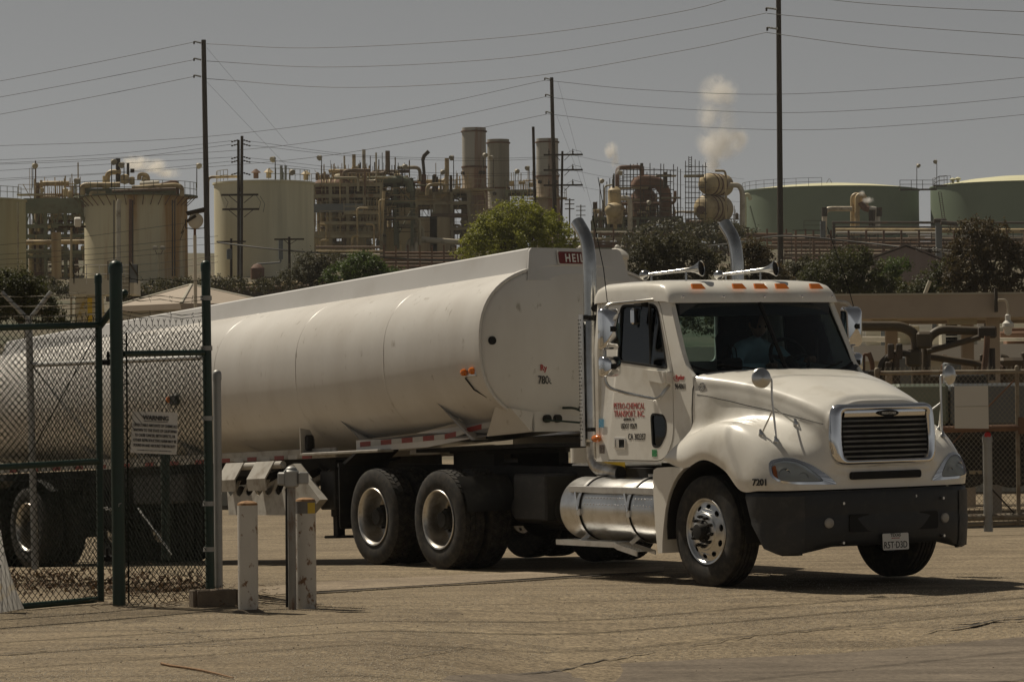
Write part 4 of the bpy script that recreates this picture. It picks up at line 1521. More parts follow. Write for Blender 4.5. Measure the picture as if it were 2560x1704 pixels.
# ---- upper coupler, apron with reflective tape
for s in (-1, 1):
    poly = [(1.25, 1.36), (1.25, 1.53), (.85, 1.56), (-.4, 1.40), (-1.5, 1.36), (-1.5, 1.235), (-.2, 1.25), (.6, 1.32)]
    m = MB().plate([poly], .02, lambda u, v, w: (u, s * (np.interp(u, [-1.5, .6, 1.25], [1.02, .92, .62]) - w), v))
    ap = m.build('apron', MT['tank'], trailer)
    for k in range(7):
        x0 = -1.42 + k * .385
        for (a, b, mt) in ((0, .20, 'redtape'), (.20, .385, 'whitetape')):
            q = [(x0 + a, x0 + b)]
            z0 = [np.interp(x, [-1.5, .2, .9, 1.3], [1.285, 1.325, 1.44, 1.50]) for x in (x0 + a, x0 + b)]
            m = MB().plate([[(x0 + a, z0[0]), (x0 + b, z0[1]), (x0 + b, z0[1] + .052), (x0 + a, z0[0] + .052)]], .003,
                           lambda u, v, w: (u, s * (np.interp(u, [-1.5, .6, 1.25], [1.02, .92, .62]) + .003 + w), v))
            if x0 + b < 1.25:
                m.build('tape', MT[mt], ap)
m = MB().plate([[(-.62, 1.36), (.62, 1.36), (.62, 1.56), (-.62, 1.56)]], .02, lambda u, v, w: (1.25 - w, u, v))
m.build('front_apron', MT['tank'], trailer)
m = MB().box((0.15, 0, 1.225), (2.1, 1.3, .04)).cyl((0, 0, 1.12), (0, 0, 1.22), .045, n=12)
m.build('coupler_plate', MT['chassis'], trailer)
for y in (-.46, -.33):
    MB().cyl((1.25, y, 1.49), (1.30, y, 1.49), .040, n=16).build('gladhand', MT['chassis'], trailer)
m = MB().tube([(1.28, -.50, 1.475), (1.42, -.40, 1.46), (1.55, -.15, 1.43), (1.66, .1, 1.42)], .010, 6)
m.build('air_hose', MT['green_paint'], trailer)
# gussets on the flank
for (x, ya, za, zb, dx) in ((.42, -1.06, 1.70, 1.30, .45), (-1.55, -1.04, 1.58, 1.28, .42), (-5.4, -.95, 1.5, 1.3, .25), (-6.6, -.95, 1.5, 1.3, .25), (-7.8, -.95, 1.5, 1.3, .25)):
    m = MB().add([(x - dx * .5, flank(x, za) - .006, za), (x - dx * .5 + .03, flank(x, za - .05) - .01, za - .05), (x + dx * .5 + .06, -.97, zb), (x + dx * .5, -.97, zb), (x, -.6, zb), (x - dx * .2, -.9, (za + zb) / 2)],
                 [(0, 1, 2, 3), (0, 3, 4, 5), (1, 2, 4)])
    m.build('gusset', MT['tank'], trailer)
m = MB().add([(1.26, -.62, 1.56), (1.27, -.90, 1.60), (1.1, -.97, 1.62), (.9, -.95, 1.33), (1.25, -.64, 1.36)], [(0, 1, 4), (1, 2, 3, 4)])
m.build('corner_gusset', MT['tank'], trailer)
# ---- rub rail along the side with tape
for s in (-1, 1):
    m = MB().rbox((-6.6, s * 1.02, 1.245), (9.4, .04, .105), .008)
    rail = m.build('rub_rail', MT['galvw'], trailer)
    k = 0
    x = -11.0
    while x < -2.3:
        MB().box((x + .11, s * 1.042, 1.213), (.20, .004, .045)).build('tape', MT['redtape' if k % 2 == 0 else 'whitetape'], rail)
        x += .30
        k += 1
    for x in (-3.0, -4.2, -5.4, -6.6, -7.8):
        MB().box((x, s * .80, 1.255), (.06, .42, .07)).build('outrigger', MT['tank'], trailer)
# shelf and light plate behind the apron
m = MB().rbox((-1.65, -1.06, 1.235), (1.6, .20, .03), .006)
m.build('side_shelf', MT['galvw'], trailer)
m = MB().plate([[(-1.16, 1.25), (-.98, 1.25), (-.98, 1.40), (-1.04, 1.50), (-1.16, 1.52)]], .02, lambda u, v, w: (-2.44 + w, u, v))
m.build('light_plate', MT['galvw'], trailer)
m = MB().rbox((-2.40, -1.06, 1.36), (.05, .11, .17), .02)
m.build('tail_lamp', MT['black'], trailer)
# ---- frame, axles, wheels, mudflaps
for s in (-1, 1):
    MB().box((-8.9, s * .48, 1.07), (5.6, .10, .24)).build('frame_rail', MT['chassis'], trailer)
    MB().box((-4.2, s * .48, 1.12), (4.0, .08, .16)).build('sub_frame', MT['chassis'], trailer)
for x in (-9.0, -10.25):
    m = MB().cyl((x, -.9, .505), (x, .9, .505), .075, n=12)
    for s in (-1, 1):
        m.box((x + .25, s * .48, .72), (.7, .12, .12)).cyl((x - .2, s * .48, .6), (x - .2, s * .48, .95), .14, n=14).box((x + .45, s * .48, .85), (.2, .14, .36))
        m.cyl((x + .12, s * .3, .58), (x + .36, s * .3, .58), .10, n=12)
    m.build('axle', MT['chassis'], trailer)
    for s in (-1, 1):
        add_wheel(trailer, 'outer', x, s * 1.075, s, spin=rng.random())
        add_wheel(trailer, 'inner', x, s * .755, s, spin=rng.random())
for s in (-1, 1):
    m = MB().plate([round_poly([(.60, .34), (1.20, .34), (1.20, 1.10), (.60, 1.10)], .03, 2)], .012, lambda u, v, w: (-10.98 - w, s * u, v))
    m.build('mudflap', MT['black'], trailer)
    m = MB()
    P = []
    for k in range(13):
        x = -8.35 - 2.55 * k / 12
        z = 1.09 if 1 < k < 11 else (1.04 if k in (1, 11) else .94)
        P.append([(x, s * y, z) for y in (.60, 1.21)])
    m.grid(P)
    m.build('wheel_cover', MT['black'], trailer)
# rear bumper and ladder
m = MB().box((-11.2, 0, .62), (.10, 2.3, .12)).box((-11.1, -.6, .85), (.10, .10, .5)).box((-11.1, .6, .85), (.10, .10, .5))
m.build('rear_bumper', MT['chassis'], trailer)
# landing gear
for s in (-1, 1):
    m = MB().rbox((-2.55, s * .62, .86), (.13, .13, .62), .01).rbox((-2.55, s * .62, .50), (.10, .10, .34), .01).rbox((-2.55, s * .62, .33), (.26, .24, .03), .01)
    m.tube([(-2.55, s * .62, .9), (-3.1, s * .52, 1.12)], .022, 6)
    m.build('landing_leg', MT['chassis'], trailer)
m = MB().rbox((-2.20, -.80, .84), (.30, .35, .42), .015)
m.build('side_box', MT['plastic'], trailer)
# bottom loading valves behind their hooded guard
vg = sub('valve_guard', trailer)
m = MB().tube([(-4.06, -1.13, 1.135), (-2.86, -1.13, 1.135)], .042, 12)
m.build('guard_bar', MT['galvw'], vg)
for x in (-3.87, -3.20):
    prof = [(-1.13, 1.175), (-1.19, 1.165), (-1.28, .985), (-1.27, .855), (-1.22, .855), (-1.22, .95)]
    m = MB().plate([[(-1.13, 1.18), (-1.16, 1.18), (-1.285, .99), (-1.27, .86), (-1.255, .86), (-1.268, .985), (-1.15, 1.165)]], .40, lambda u, v, w: (x - .2 + w, u, v))
    m.build('hood', MT['galvw'], vg)
poly = [(-3.98, .60), (-2.35, .60), (-2.10, .78), (-2.28, 1.0), (-2.55, 1.12)]
teeth = []
for k in range(6):
    x0 = -2.75 - k * .215
    teeth += [(x0, .82), (x0 - .03, .86), (x0 + .06, .98), (x0 + .0, .98), (x0 - .09, .84), (x0 - .15, .80)]
poly2 = [(-3.98, .60), (-2.60, .58), (-2.60, .86)] + teeth + [(-4.05, .86)]
m = MB().plate([poly2], .012, lambda u, v, w: (u, -1.18 + .10 * (v - .6) - w, v))
m.build('hook_plate', MT['galvw'], vg)
m = MB().plate([[(-2.62, .60), (-2.30, .56), (-1.98, .74), (-2.52, 1.14), (-2.62, 1.12)]], .10, lambda u, v, w: (u, -1.10 - w, v))
m.build('end_bracket', MT['galvw'], vg)
for k in range(4):
    x = -3.95 + k * .42
    m = MB().pipe([(x, -.3, 1.1), (x, -.62, 1.02), (x, -1.02, .84)], .055, .12, 12, 4)
    m.lathe([(.055, 0), (.085, .01), (.085, .05), (.07, .06), (.0, .06)], (x, -1.0, .85), (0, -.9, -.42), 16)
    m.build('loading_valve', MT['alu'] if k % 2 else MT['chassis'], trailer)
m = MB().tube([(-8.2, -.2, 1.12), (-2.6, -.2, 1.12)], .06, 10)
m.build('product_pipe', MT['alu'], trailer)
m = MB().rbox((-6.2, -.62, .92), (1.3, .5, .34), .02)
m.build('hose_tray', MT['plastic'], trailer)

# ================================================================== GROUND
K_XY = Vector((R_LOC.x, R_LOC.y))
_back = Vector((-_h.x, -_h.y)).normalized()
def gz(x, y):
    """yard level: flat at the road, falling away behind the trailer, raised soil at the gate"""
    q = (Vector((x, y)) - K_XY).dot(_back)
    drop = float(np.interp(q, [0.8, 2.5, 9.0, 10.3, 14.0, 60], [0, -.06, -.298, -.342, -.42, -.42]))
    soil = .06 * math.exp(-(((x + 2.85) / .7) ** 2 + ((y - 30.9) / .55) ** 2))
    t = min(1, max(0, (x + 1.2) / 2.0))
    dip = -.034 * max(0.0, 31.1 - y) * t * t * (3 - 2 * t) if y > 24 else -.24 * t * t * (3 - 2 * t)
    return drop + soil + dip

def smooth_noise(x, y, s):
    return math.sin(x * s * 1.3 + math.sin(y * s * .7)) * math.sin(y * s * 1.1 + math.sin(x * s * .9 + 1.7))
ys_ = list(np.arange(14, 26, 1.0)) + list(np.arange(26, 50, .25)) + list(np.arange(50, 135, 2.5))
xs_ = list(np.arange(-72, -12, 4)) + list(np.arange(-12, -1, .3)) + list(np.arange(-1, 12, .6)) + list(np.arange(12, 80, 4))
m = MB().grid([[(x, y, gz(x, y) + .004 * smooth_noise(x, y, 2.1)) for x in xs_] for y in ys_])

def asphalt(name, lit, dark, grain, crack=True, rough=.92):
    mt = bpy.data.materials.new(name)
    mt.use_nodes = True
    nt = mt.node_tree
    L = nt.links.new
    b = nt.nodes["Principled BSDF"]
    tc = nt.nodes.new("ShaderNodeTexCoord")

    def noise(sc, det=6, rg=.6, dist=0.0, vec=None):
        n = nt.nodes.new("ShaderNodeTexNoise")
        n.inputs["Scale"].default_value = sc
        n.inputs["Detail"].default_value = det
        n.inputs["Roughness"].default_value = rg
        n.inputs["Distortion"].default_value = dist
        L(vec if vec else tc.outputs["Object"], n.inputs["Vector"])
        return n.outputs[0]

    def ramp(src, a, b_, ca, cb):
        r = nt.nodes.new("ShaderNodeValToRGB")
        r.color_ramp.elements[0].position = a
        r.color_ramp.elements[1].position = b_
        r.color_ramp.elements[0].color = (*ca, 1)
        r.color_ramp.elements[1].color = (*cb, 1)
        L(src, r.inputs[0])
        return r.outputs[0]

    def mix(kind, fac, a, b_):
        x = nt.nodes.new("ShaderNodeMix")
        x.data_type = 'RGBA'
        x.blend_type = kind
        if isinstance(fac, float):
            x.inputs[0].default_value = fac
        else:
            L(fac, x.inputs[0])
        for v, k in ((a, 6), (b_, 7)):
            if isinstance(v, tuple):
                x.inputs[k].default_value = (*v, 1)
            else:
                L(v, x.inputs[k])
        return x.outputs[2]
    c = ramp(noise(.35, 5), .35, .68, dark, lit)
    c = mix('MULTIPLY', 1.0, c, ramp(noise(2.6, 6, .7), .30, .70, (.80, .79, .78), (1.12, 1.11, 1.09)))
    sp = noise(24.0, 4, .8)
    c = mix('MULTIPLY', grain, c, ramp(sp, .36, .64, (.30, .28, .27), (1.75, 1.70, 1.60)))
    # tyre-polished streaks along the driving line
    ms = nt.nodes.new("ShaderNodeMapping")
    ms.inputs["Rotation"].default_value = (0, 0, .22)
    ms.inputs["Scale"].default_value = (.10, 1.5, 1)
    L(tc.outputs["Object"], ms.inputs["Vector"])
    c = mix('MULTIPLY', .8, c, ramp(noise(2.2, 7, .65, .2, ms.outputs[0]), .36, .60, (.66, .65, .65), (1.10, 1.09, 1.07)))
    # worn pale bands along the wheel tracks and oil stains
    c = mix('MIX', ramp(noise(.8, 8, .72, 1.0), .58, .68, (0, 0, 0), (.6, .6, .6)), c, (dark[0] * .55, dark[1] * .52, dark[2] * .5))
    if crack:
        mp = nt.nodes.new("ShaderNodeMapping")
        mp.inputs["Scale"].default_value = (.16, .55, 1)
        L(tc.outputs["Object"], mp.inputs["Vector"])
        wv = nt.nodes.new("ShaderNodeTexNoise")
        wv.inputs["Scale"].default_value = 3.0
        wv.inputs["Detail"].default_value = 6
        L(mp.outputs[0], wv.inputs["Vector"])
        va = nt.nodes.new("ShaderNodeMixRGB")
        va.blend_type = 'ADD'
        va.inputs[0].default_value = .42
        L(mp.outputs[0], va.inputs[1])
        L(wv.outputs["Color"], va.inputs[2])
        vo = nt.nodes.new("ShaderNodeTexVoronoi")
        vo.feature = 'DISTANCE_TO_EDGE'
        vo.inputs["Scale"].default_value = 1.0
        L(va.outputs[0], vo.inputs["Vector"])
        ck = ramp(vo.outputs["Distance"], .002, .0075, (1, 1, 1), (0, 0, 0))
        msk = ramp(noise(.5, 4), .46, .56, (0, 0, 0), (.85, .85, .85))
        c = mix('MIX', mix('MULTIPLY', 1.0, ck, msk), c, (dark[0] * .30, dark[1] * .28, dark[2] * .26))
    L(c, b.inputs["Base Color"])
    b.inputs["Roughness"].default_value = rough
    b.inputs["Specular IOR Level"].default_value = .2
    bp = nt.nodes.new("ShaderNodeBump")
    bp.inputs["Strength"].default_value = .55
    bp.inputs["Distance"].default_value = .012
    L(sp, bp.inputs["Height"])
    L(bp.outputs[0], b.inputs["Normal"])
    return mt
ground = m.build('ground', asphalt('worn_asphalt', (.275, .232, .168), (.20, .166, .12), .85), None, smooth=80)
tag(ground, kind='structure')

def strip(name, near, far, mt, lift=.004, n=40):
    """ground sheet between two pixel polylines"""
    def samp(pl, t):
        k = t * (len(pl) - 1)
        i = min(int(k), len(pl) - 2)
        f = k - i
        return pl[i][0] * (1 - f) + pl[i + 1][0] * f, pl[i][1] * (1 - f) + pl[i + 1][1] * f
    rows = []
    for pl in (near, far):
        row = []
        for i in range(n + 1):
            p = on_ground(*samp(pl, i / n))
            p = on_ground(*samp(pl, i / n), gz(p.x, p.y))
            p.z = gz(p.x, p.y) + lift + .004
            row.append(p)
        rows.append(row)
    mid = [(a + b) / 2 for a, b in zip(*rows)]
    for p in mid:
        p.z = gz(p.x, p.y) + lift + .006
    o = MB().grid([rows[0], mid, rows[1]]).build(name, mt, None)
    return tag(o, kind='structure')
GUT = asphalt('concrete_swale', (.36, .305, .235), (.27, .225, .172), .45, False)
strip('concrete_swale', [(560, 1500), (800, 1478), (1100, 1461), (1420, 1440), (1660, 1428)], [(560, 1478), (800, 1455), (1100, 1440), (1420, 1425), (1660, 1416)], GUT)
strip('swale_joint', [(760, 1487), (1000, 1470), (1300, 1453), (1660, 1431)], [(760, 1484), (1000, 1467.5), (1300, 1450.5), (1660, 1429)], asphalt('joint_tar', (.06, .05, .04), (.04, .035, .03), .3, False), .008)
PATCH = asphalt('road_patch', (.215, .185, .15), (.165, .14, .115), .35, True)
strip('road_patch', [(1040, 1760), (1600, 1740), (2100, 1720), (2600, 1700)], [(1120, 1690), (1600, 1672), (2100, 1655), (2600, 1622)], PATCH, .001)
# open cracks in the asphalt: dark ragged grooves lying a hair above the surface
def crack(pix, w, seed):
    r = random.Random(seed)
    pts = []
    for i in range(len(pix) - 1):
        n = max(3, int(abs(pix[i + 1][0] - pix[i][0]) / 14))
        for k in range(n):
            t = k / n
            pts.append((pix[i][0] * (1 - t) + pix[i + 1][0] * t, pix[i][1] * (1 - t) + pix[i + 1][1] * t + r.uniform(-2.2, 2.2)))
    pts.append(pix[-1])
    a, b = [], []
    for i, p in enumerate(pts):
        g = on_ground(*p)
        g = on_ground(*p, gz(g.x, g.y))
        e = math.sin(math.pi * i / (len(pts) - 1)) ** .4
        ww = w * e * r.uniform(.25, 1.3)
        z = gz(g.x, g.y) + .0155
        a.append((g.x, g.y - ww, z))
        b.append((g.x, g.y + ww, z))
    return MB().grid([a, b])
CRK = mat('crack_shadow', (.045, .038, .03), .95, var=.3, scale=20)
for i, (pl, w) in enumerate((([(1280, 1690), (1400, 1683), (1480, 1672), (1640, 1653)], .035), ([(1700, 1648), (1900, 1624), (2060, 1610), (2240, 1606), (2300, 1616)], .022),
                             ([(2310, 1618), (2420, 1604), (2500, 1580), (2575, 1570)], .06), ([(2370, 1593), (2470, 1588), (2575, 1582)], .035), ([(880, 1652), (1060, 1638), (1180, 1622), (1240, 1616)], .022),
                             ([(0, 1637), (80, 1632), (130, 1625)], .03), ([(220, 1618), (400, 1615), (640, 1612)], .02), ([(330, 1570), (480, 1588), (570, 1607)], .02))):
    o = crack(pl, w, i).build('pavement_crack', CRK, None)
    tag(o, kind='structure')

# ================================================================== GATE AND FENCES
def chain_link(mb, A, B, z0, z1, wd=.070, hd=.066, r=.0033, top=True, seed=1):
    """woven wire between the uprights above ground points A and B (x, y), from heights z0(t) to z1(t); every wire a zigzag"""
    A, B = Vector((A[0], A[1], 0)), Vector((B[0], B[1], 0))
    W = (B - A).length
    d = (B - A) / W
    nrm = Vector((-d.y, d.x, 0))
    H = z1 - z0
    q = wd / hd
    u = -H * q
    rr = random.Random(seed)
    while u < W:
        for sg in (1, -1):
            # line u + sg-run
            if sg > 0:
                a, b = (u, 0.0), (u + H * q, H)
            else:
                a, b = (u + H * q, 0.0), (u, H)
            # clip to 0..W
            def clip(p, o):
                if 0 <= p[0] <= W:
                    return p
                lim = 0.0 if p[0] < 0 else W
                t = (lim - p[0]) / (o[0] - p[0])
                return (lim, p[1] + (o[1] - p[1]) * t)
            if (a[0] < 0 and b[0] < 0) or (a[0] > W and b[0] > W):
                continue
            a2, b2 = clip(a, b), clip(b, a)
            if abs(a2[1] - b2[1]) < .02:
                continue
            n = max(1, int(abs(b2[1] - a2[1]) / .5))
            pts = []
            for k in range(n + 1):
                t = k / n
                uu, vv = a2[0] + (b2[0] - a2[0]) * t, a2[1] + (b2[1] - a2[1]) * t
                bow = .006 * math.sin(uu * 5 + vv * 3) + .004 * math.sin(vv * 9)
                pts.append(A + d * uu + nrm * (bow + sg * r) + Vector((0, 0, z0 + vv)))
            mb.tube(pts, r, 4, cap=False)
        u += wd
    if top:
        k = 0
        uu = wd * .5
        while uu < W:
            p = A + d * uu + Vector((0, 0, z1))
            mb.tube([p + Vector((0, 0, -.012)), p + Vector((0, 0, .02)), p + d * .014 + Vector((0, 0, .052))], r, 3, cap=False)
            mb.tube([p + Vector((0, 0, -.012)), p + Vector((0, 0, .024)), p - d * .014 + Vector((0, 0, .05))], r, 3, cap=False)
            uu += wd

def barbed(mb, pts, r=.0022, step=.11, seed=2):
    pts = [Vector(p) for p in pts]
    rr = random.Random(seed)
    out = []
    for i in range(len(pts) - 1):
        a, b = pts[i], pts[i + 1]
        L_ = (b - a).length
        n = max(2, int(L_ / .25))
        for k in range(n):
            t = k / n
            out.append(a.lerp(b, t) + Vector((0, 0, -.02 * math.sin(math.pi * t) + rr.uniform(-.004, .004))))
    out.append(pts[-1])
    mb.tube(out, r, 4, cap=False)
    mb.tube([p + Vector((0, 0, .004 * (-1) ** i)) for i, p in enumerate(out)], r, 3, cap=False)
    acc = 0
    for i in range(len(out) - 1):
        a, b = out[i], out[i + 1]
        acc += (b - a).length
        if acc > step:
            acc = 0
            p = a.lerp(b, .5)
            for _ in range(2):
                v = Vector((rr.uniform(-1, 1), rr.uniform(-1, 1), rr.uniform(-1, 1))).normalized() * .020
                mb.tube([p - v, p + v], r * .8, 3, cap=False)

def capped_post(mb, base, top_z, r, n=16, lean=(0, 0)):
    b = Vector(base)
    t = Vector((b.x + lean[0], b.y + lean[1], top_z))
    mb.cyl(b, t, r, n=n, cap=False)
    mb.lathe([(r * 1.12, -.05), (r * 1.12, .0), (r * 1.0, r * .55), (r * .6, r * .95), (0, r * 1.08)], t, (t - b), n)

Y1, Y3 = 29.8, 30.6
P1b = at(298, 1513, Y1)
P1t = at(289, 668, Y1)
P3b = at(526, 1478, Y3)
P3t = at(514, 663, Y3)
STb = at(252, 1504, 30.2)
STt = at(248, 693, 30.2)
GLb = at(-420, 1560, 27.7)
gdir = Vector((GLb.x - STb.x, GLb.y - STb.y, 0)).normalized()

gate = thing('chain_link_gate', 'dark green tube-framed chain-link gate leaf standing ajar at the frame edge', 'gate', (STb.x, STb.y, 0), world=True)
def gate_pt(px, py):
    """point of the gate plane seen there"""
    n = Vector((-gdir.y, gdir.x, 0))
    d = ray(px, py)
    t = (Vector((STb.x, STb.y, 0)) - CAM_P).dot(n) / d.dot(n)
    return CAM_P + d * t
m = MB()
capped_post(m, STb, STt.z, .030)
m.build('stile', MT['green_paint'], gate)
for (a, b, r) in (((-400, 830), (243, 812), .027), ((-400, 1190), (243, 1153), .027), ((-400, 1556), (240, 1498), .027)):
    m = MB().cyl(gate_pt(*a), gate_pt(*b), r, n=12)
    m.build('rail', MT['green_paint'], gate)
ga, gb_ = gate_pt(-400, 1556), gate_pt(246, 1498)
m = MB()
zt = gate_pt(243, 812).z
chain_link(m, (gb_.x, gb_.y), (ga.x, ga.y), STb.z + .03, zt + .03, seed=3)
tag(m.build('wire_mesh', MT['wire'], gate), kind='stuff')
m = MB().tube([gate_pt(243, 830), gate_pt(100, 1090), gate_pt(-40, 1330)], .005, 5)
m.build('truss_rod', MT['wire'], gate)
arm0, arm1 = gate_pt(250, 815), at(311, 733, 30.0)
m = MB().cyl(arm0, arm1, .030, n=12).ball(arm1, .034, 12, 8)
m.build('outrigger_arm', MT['green_paint'], gate)
m = MB()
for (ya, yb) in ((736, 742), (752, 756), (769, 766), (784, 781), (797, 797)):
    barbed(m, [gate_pt(-400, ya + 14), gate_pt(0, ya), gate_pt(244, yb)], seed=ya)
tag(m.build('barbed_wire', MT['wire'], gate), kind='stuff')
for (x, y) in ((265, 905), (262, 1395)):
    p = gate_pt(x, y)
    MB().rbox(p + Vector((.03, 0, 0)), (.17, .05, .05), .01).cyl(p + Vector((.02, -.01, -.03)), p + Vector((.02, -.01, .09)), .014, n=8).build('hinge', MT['seam'], gate)
# chain round stile and post
m = MB()
ca, cb = at(262, 1268, 30.05), at(300, 1258, 29.72)
for k in range(9):
    t = k / 8
    c = ca.lerp(cb, t) + Vector((0, 0, -.03 * math.sin(math.pi * t)))
    dd = (cb - ca).normalized()
    w = Vector((0, 0, 1)) if k % 2 else Vector((.5, -.8, .2)).normalized()
    ring = [c + dd * (.022 * math.cos(a)) + w * (.013 * math.sin(a)) for a in np.linspace(0, 2 * math.pi, 9)[:-1]]
    m.tube(ring, .004, 4, closed=True)
chain_o = m.build('lock_chain', MT['galv'], gate)

fence = thing('gate_fence_panel', 'narrow chain-link panel between two dark green posts with warning sign', 'fence', (P1b.x, P1b.y, 0), world=True)
m = MB()
capped_post(m, P1b, P1t.z, .055, 20, (P1t.x - P1b.x, P1t.y - P1b.y))
m.build('post', MT['green_paint'], fence)
m = MB()
capped_post(m, P3b, P3t.z, .040, 16, (P3t.x - P3b.x, P3t.y - P3b.y))
m.build('post', MT['green_paint'], fence)
for yy in (745, 870, 1045, 1258, 1372):
    q = at(524 - (1478 - yy) * .012, yy, Y3)
    MB().lathe([(.042, -.02), (.050, -.02), (.050, .02), (.042, .02)], q, (0, 0, 1), 16).build('post_band', MT['galv'], fence)
def pan(px, py):
    n = Vector((-(P3b.y - P1b.y), P3b.x - P1b.x, 0)).normalized()
    d = ray(px, py)
    return CAM_P + d * ((P1b - CAM_P).dot(n) / d.dot(n))
m = MB().cyl(pan(308, 884), pan(508, 881), .026, n=12)
m.build('rail', MT['green_paint'], fence)
m = MB()
chain_link(m, (P1b.x + .02, P1b.y), (P3b.x, P3b.y), pan(400, 1512).z - .06, pan(400, 812).z, seed=5)
tag(m.build('wire_mesh', MT['wire'], fence), kind='stuff')
m = MB().tube([pan(316, 830), pan(318, 1100), pan(322, 1505)], .008, 6)
for yy in (860, 960, 1070, 1290, 1460):
    m.box(pan(314, yy), (.05, .02, .012))
m.build('tension_bar', MT['wire'], fence)
m = MB()
for (ya, yb) in ((692, 700), (735, 742), (744, 750), (776, 782), (786, 790)):
    barbed(m, [pan(300, ya), pan(400, (ya + yb) / 2 + 1), pan(508, yb)], seed=ya)
tag(m.build('barbed_wire', MT['wire'], fence), kind='stuff')

# warning sign wired to the panel
sg = thing('warning_sign', 'white sign with black WARNING lettering wired to the chain-link panel', 'sign', pan(380, 1130), world=True)
c = [pan(322, 1131), pan(437, 1136), pan(441, 1031), pan(328, 1027)]
ux = (c[1] - c[0]).normalized()
uz = (c[3] - c[0]).normalized()
un = ux.cross(uz).normalized()
if un.y > 0:
    un = -un
c = [p + un * .02 for p in c]
rows = []
for j in range(5):
    rows.append([c[0].lerp(c[1], i / 6).lerp(c[3].lerp(c[2], i / 6), j / 4) + un * (.006 * math.sin(i * 1.3) * math.sin(j * 1.1)) for i in range(7)])
m = MB().grid(rows).grid([[p - un * .003 for p in r] for r in rows])
m.build('sign_board', mat('sign_enamel', (.66, .64, .60), .5, var=.06, c2=(.5, .47, .42), amount=.36, soft=.3), sg, smooth=60)
W_ = (c[1] - c[0]).length
H_ = (c[3] - c[0]).length
def sgt(body, fx, fy, size, sx, bold=0.0):
    me = text_mesh(body, size, sx, bold, .001)
    o = c[0].lerp(c[1], fx).lerp(c[3].lerp(c[2], fx), fy) + un * .010
    up2 = un.cross(ux) * (1 if un.cross(ux).z > 0 else -1)
    nn = ux.cross(up2)
    me.transform(Matrix(((ux.x, up2.x, nn.x, o.x), (ux.y, up2.y, nn.y, o.y), (ux.z, up2.z, nn.z, o.z), (0, 0, 0, 1))))
    me.transform(Matrix.Translation(-Vector(ORIGIN[sg.name])))
    me.materials.clear()
    me.materials.append(MT['letter_black'])
    link('lettering', me, sg)
    return me
sgt('WARNING', .5, .80, H_ * .155, W_ * .50 / (H_ * .155 * 4.35), .0016)
for k, (line, fy) in enumerate((('DETECTABLE AMOUNTS OF CHEMICALS', .635), ('KNOWN TO THE STATE OF CALIFORNIA', .515), ('TO CAUSE CANCER, BIRTH DEFECTS, OR', .395), ('OTHER REPRODUCTIVE HARM MAY BE', .275), ('FOUND IN AND AROUND THIS FACILITY', .155))):
    sz = H_ * .098
    sgt(line, .5, fy, sz, W_ * .90 / (sz * .555 * len(line)), .0006)
sgt('CALIFORNIA HEALTH AND SAFETY CODE SECTION 25249.6', .5, .06, H_ * .035, W_ * .75 / (H_ * .035 * .56 * 48))
MB().box(c[0].lerp(c[1], .5).lerp(c[3].lerp(c[2], .5), .765) + un * .010, (W_ * .52, .002, .005), Matrix((ux, un, Vector((0, 0, 1)))).transposed()).build('rule_line', MT['letter_black'], sg)

# grey capped post and concrete block beside the end post
gp = MB()
gb0 = at(547, 1482, 30.75)
capped_post(gp, gb0, at(545, 935, 30.75).z, .036)
single('steel_post', gp, MT['galv'], 'grey capped steel post standing close beside the green end post', 'post', (gb0.x, gb0.y, gb0.z))
bb = at(562, 1519, 29.55)
blk = MB()
cxy = Vector((bb.x, bb.y + .1, 0))
zg = gz(bb.x, bb.y)
rt = Euler((0, 0, .35)).to_matrix()
for (dx, dy, sx, sy) in ((0, -.085, .40, .03), (0, .085, .40, .03), (-.185, 0, .03, .14), (.185, 0, .03, .14), (0, 0, .03, .14)):
    o = rt @ Vector((dx, dy, 0))
    blk.rbox((cxy.x + o.x - .10, cxy.y + o.y, zg + .072), (sx * .82, sy, .145), .006, rt)
single('concrete_block', blk, mat('cinder_block', (.17, .135, .10), .95, var=.2, scale=14, bump=.5, bscale=90), 'weathered hollow concrete block at the foot of the green end post', 'block', (cxy.x - .1, cxy.y, zg))

# galvanised fence behind the gate
gf = thing('galvanised_fence', 'grey galvanised chain-link fence with V-shaped barbed wire arms behind the gate', 'fence', at(84, 1420, 34.0), world=True)
gpb, gpt = at(88, 1422, 34.0), at(72, 800, 34.0)
m = MB().cyl(gpb, gpt, .034, n=12)
m.build('post', MT['galv'], gf)
for (x, y) in ((4, 730), (128, 729)):
    MB().cyl(gpt, at(x, y, 34.0), .022, n=8).build('barb_arm', MT['galv'], gf)
gf2 = at(415, 1398, 33.0)
m = MB()
capped_post(m, gf2, at(413, 1133, 33.0).z, .042)
m.build('post', MT['green_paint'], gf)
m = MB().cyl(at(80, 912, 34.0), at(508, 893, 31.0), .024, n=10)
m.build('rail', MT['galv'], gf)
m = MB().cyl(at(84, 918, 34.0), at(240, 1110, 33.6), .009, n=6)
m.build('truss_rod', MT['galv'], gf)
m = MB().cyl(at(345, 1270, 33.2), at(430, 1385, 32.8), .010, n=6)
m.build('truss_rod', MT['galv'], gf)
m = MB()
A_ = at(-400, 1430, 34.6)
chain_link(m, (A_.x, A_.y), (gpb.x, gpb.y), gpb.z + .05, at(80, 845, 34.0).z, r=.0033, top=False, seed=8)
B_ = at(508, 1450, 31.0)
chain_link(m, (gpb.x, gpb.y), (B_.x, B_.y), gpb.z + .05, at(80, 845, 34.0).z, r=.0033, top=False, seed=9)
tag(m.build('wire_mesh', MT['wire'], gf), kind='stuff')
m = MB()
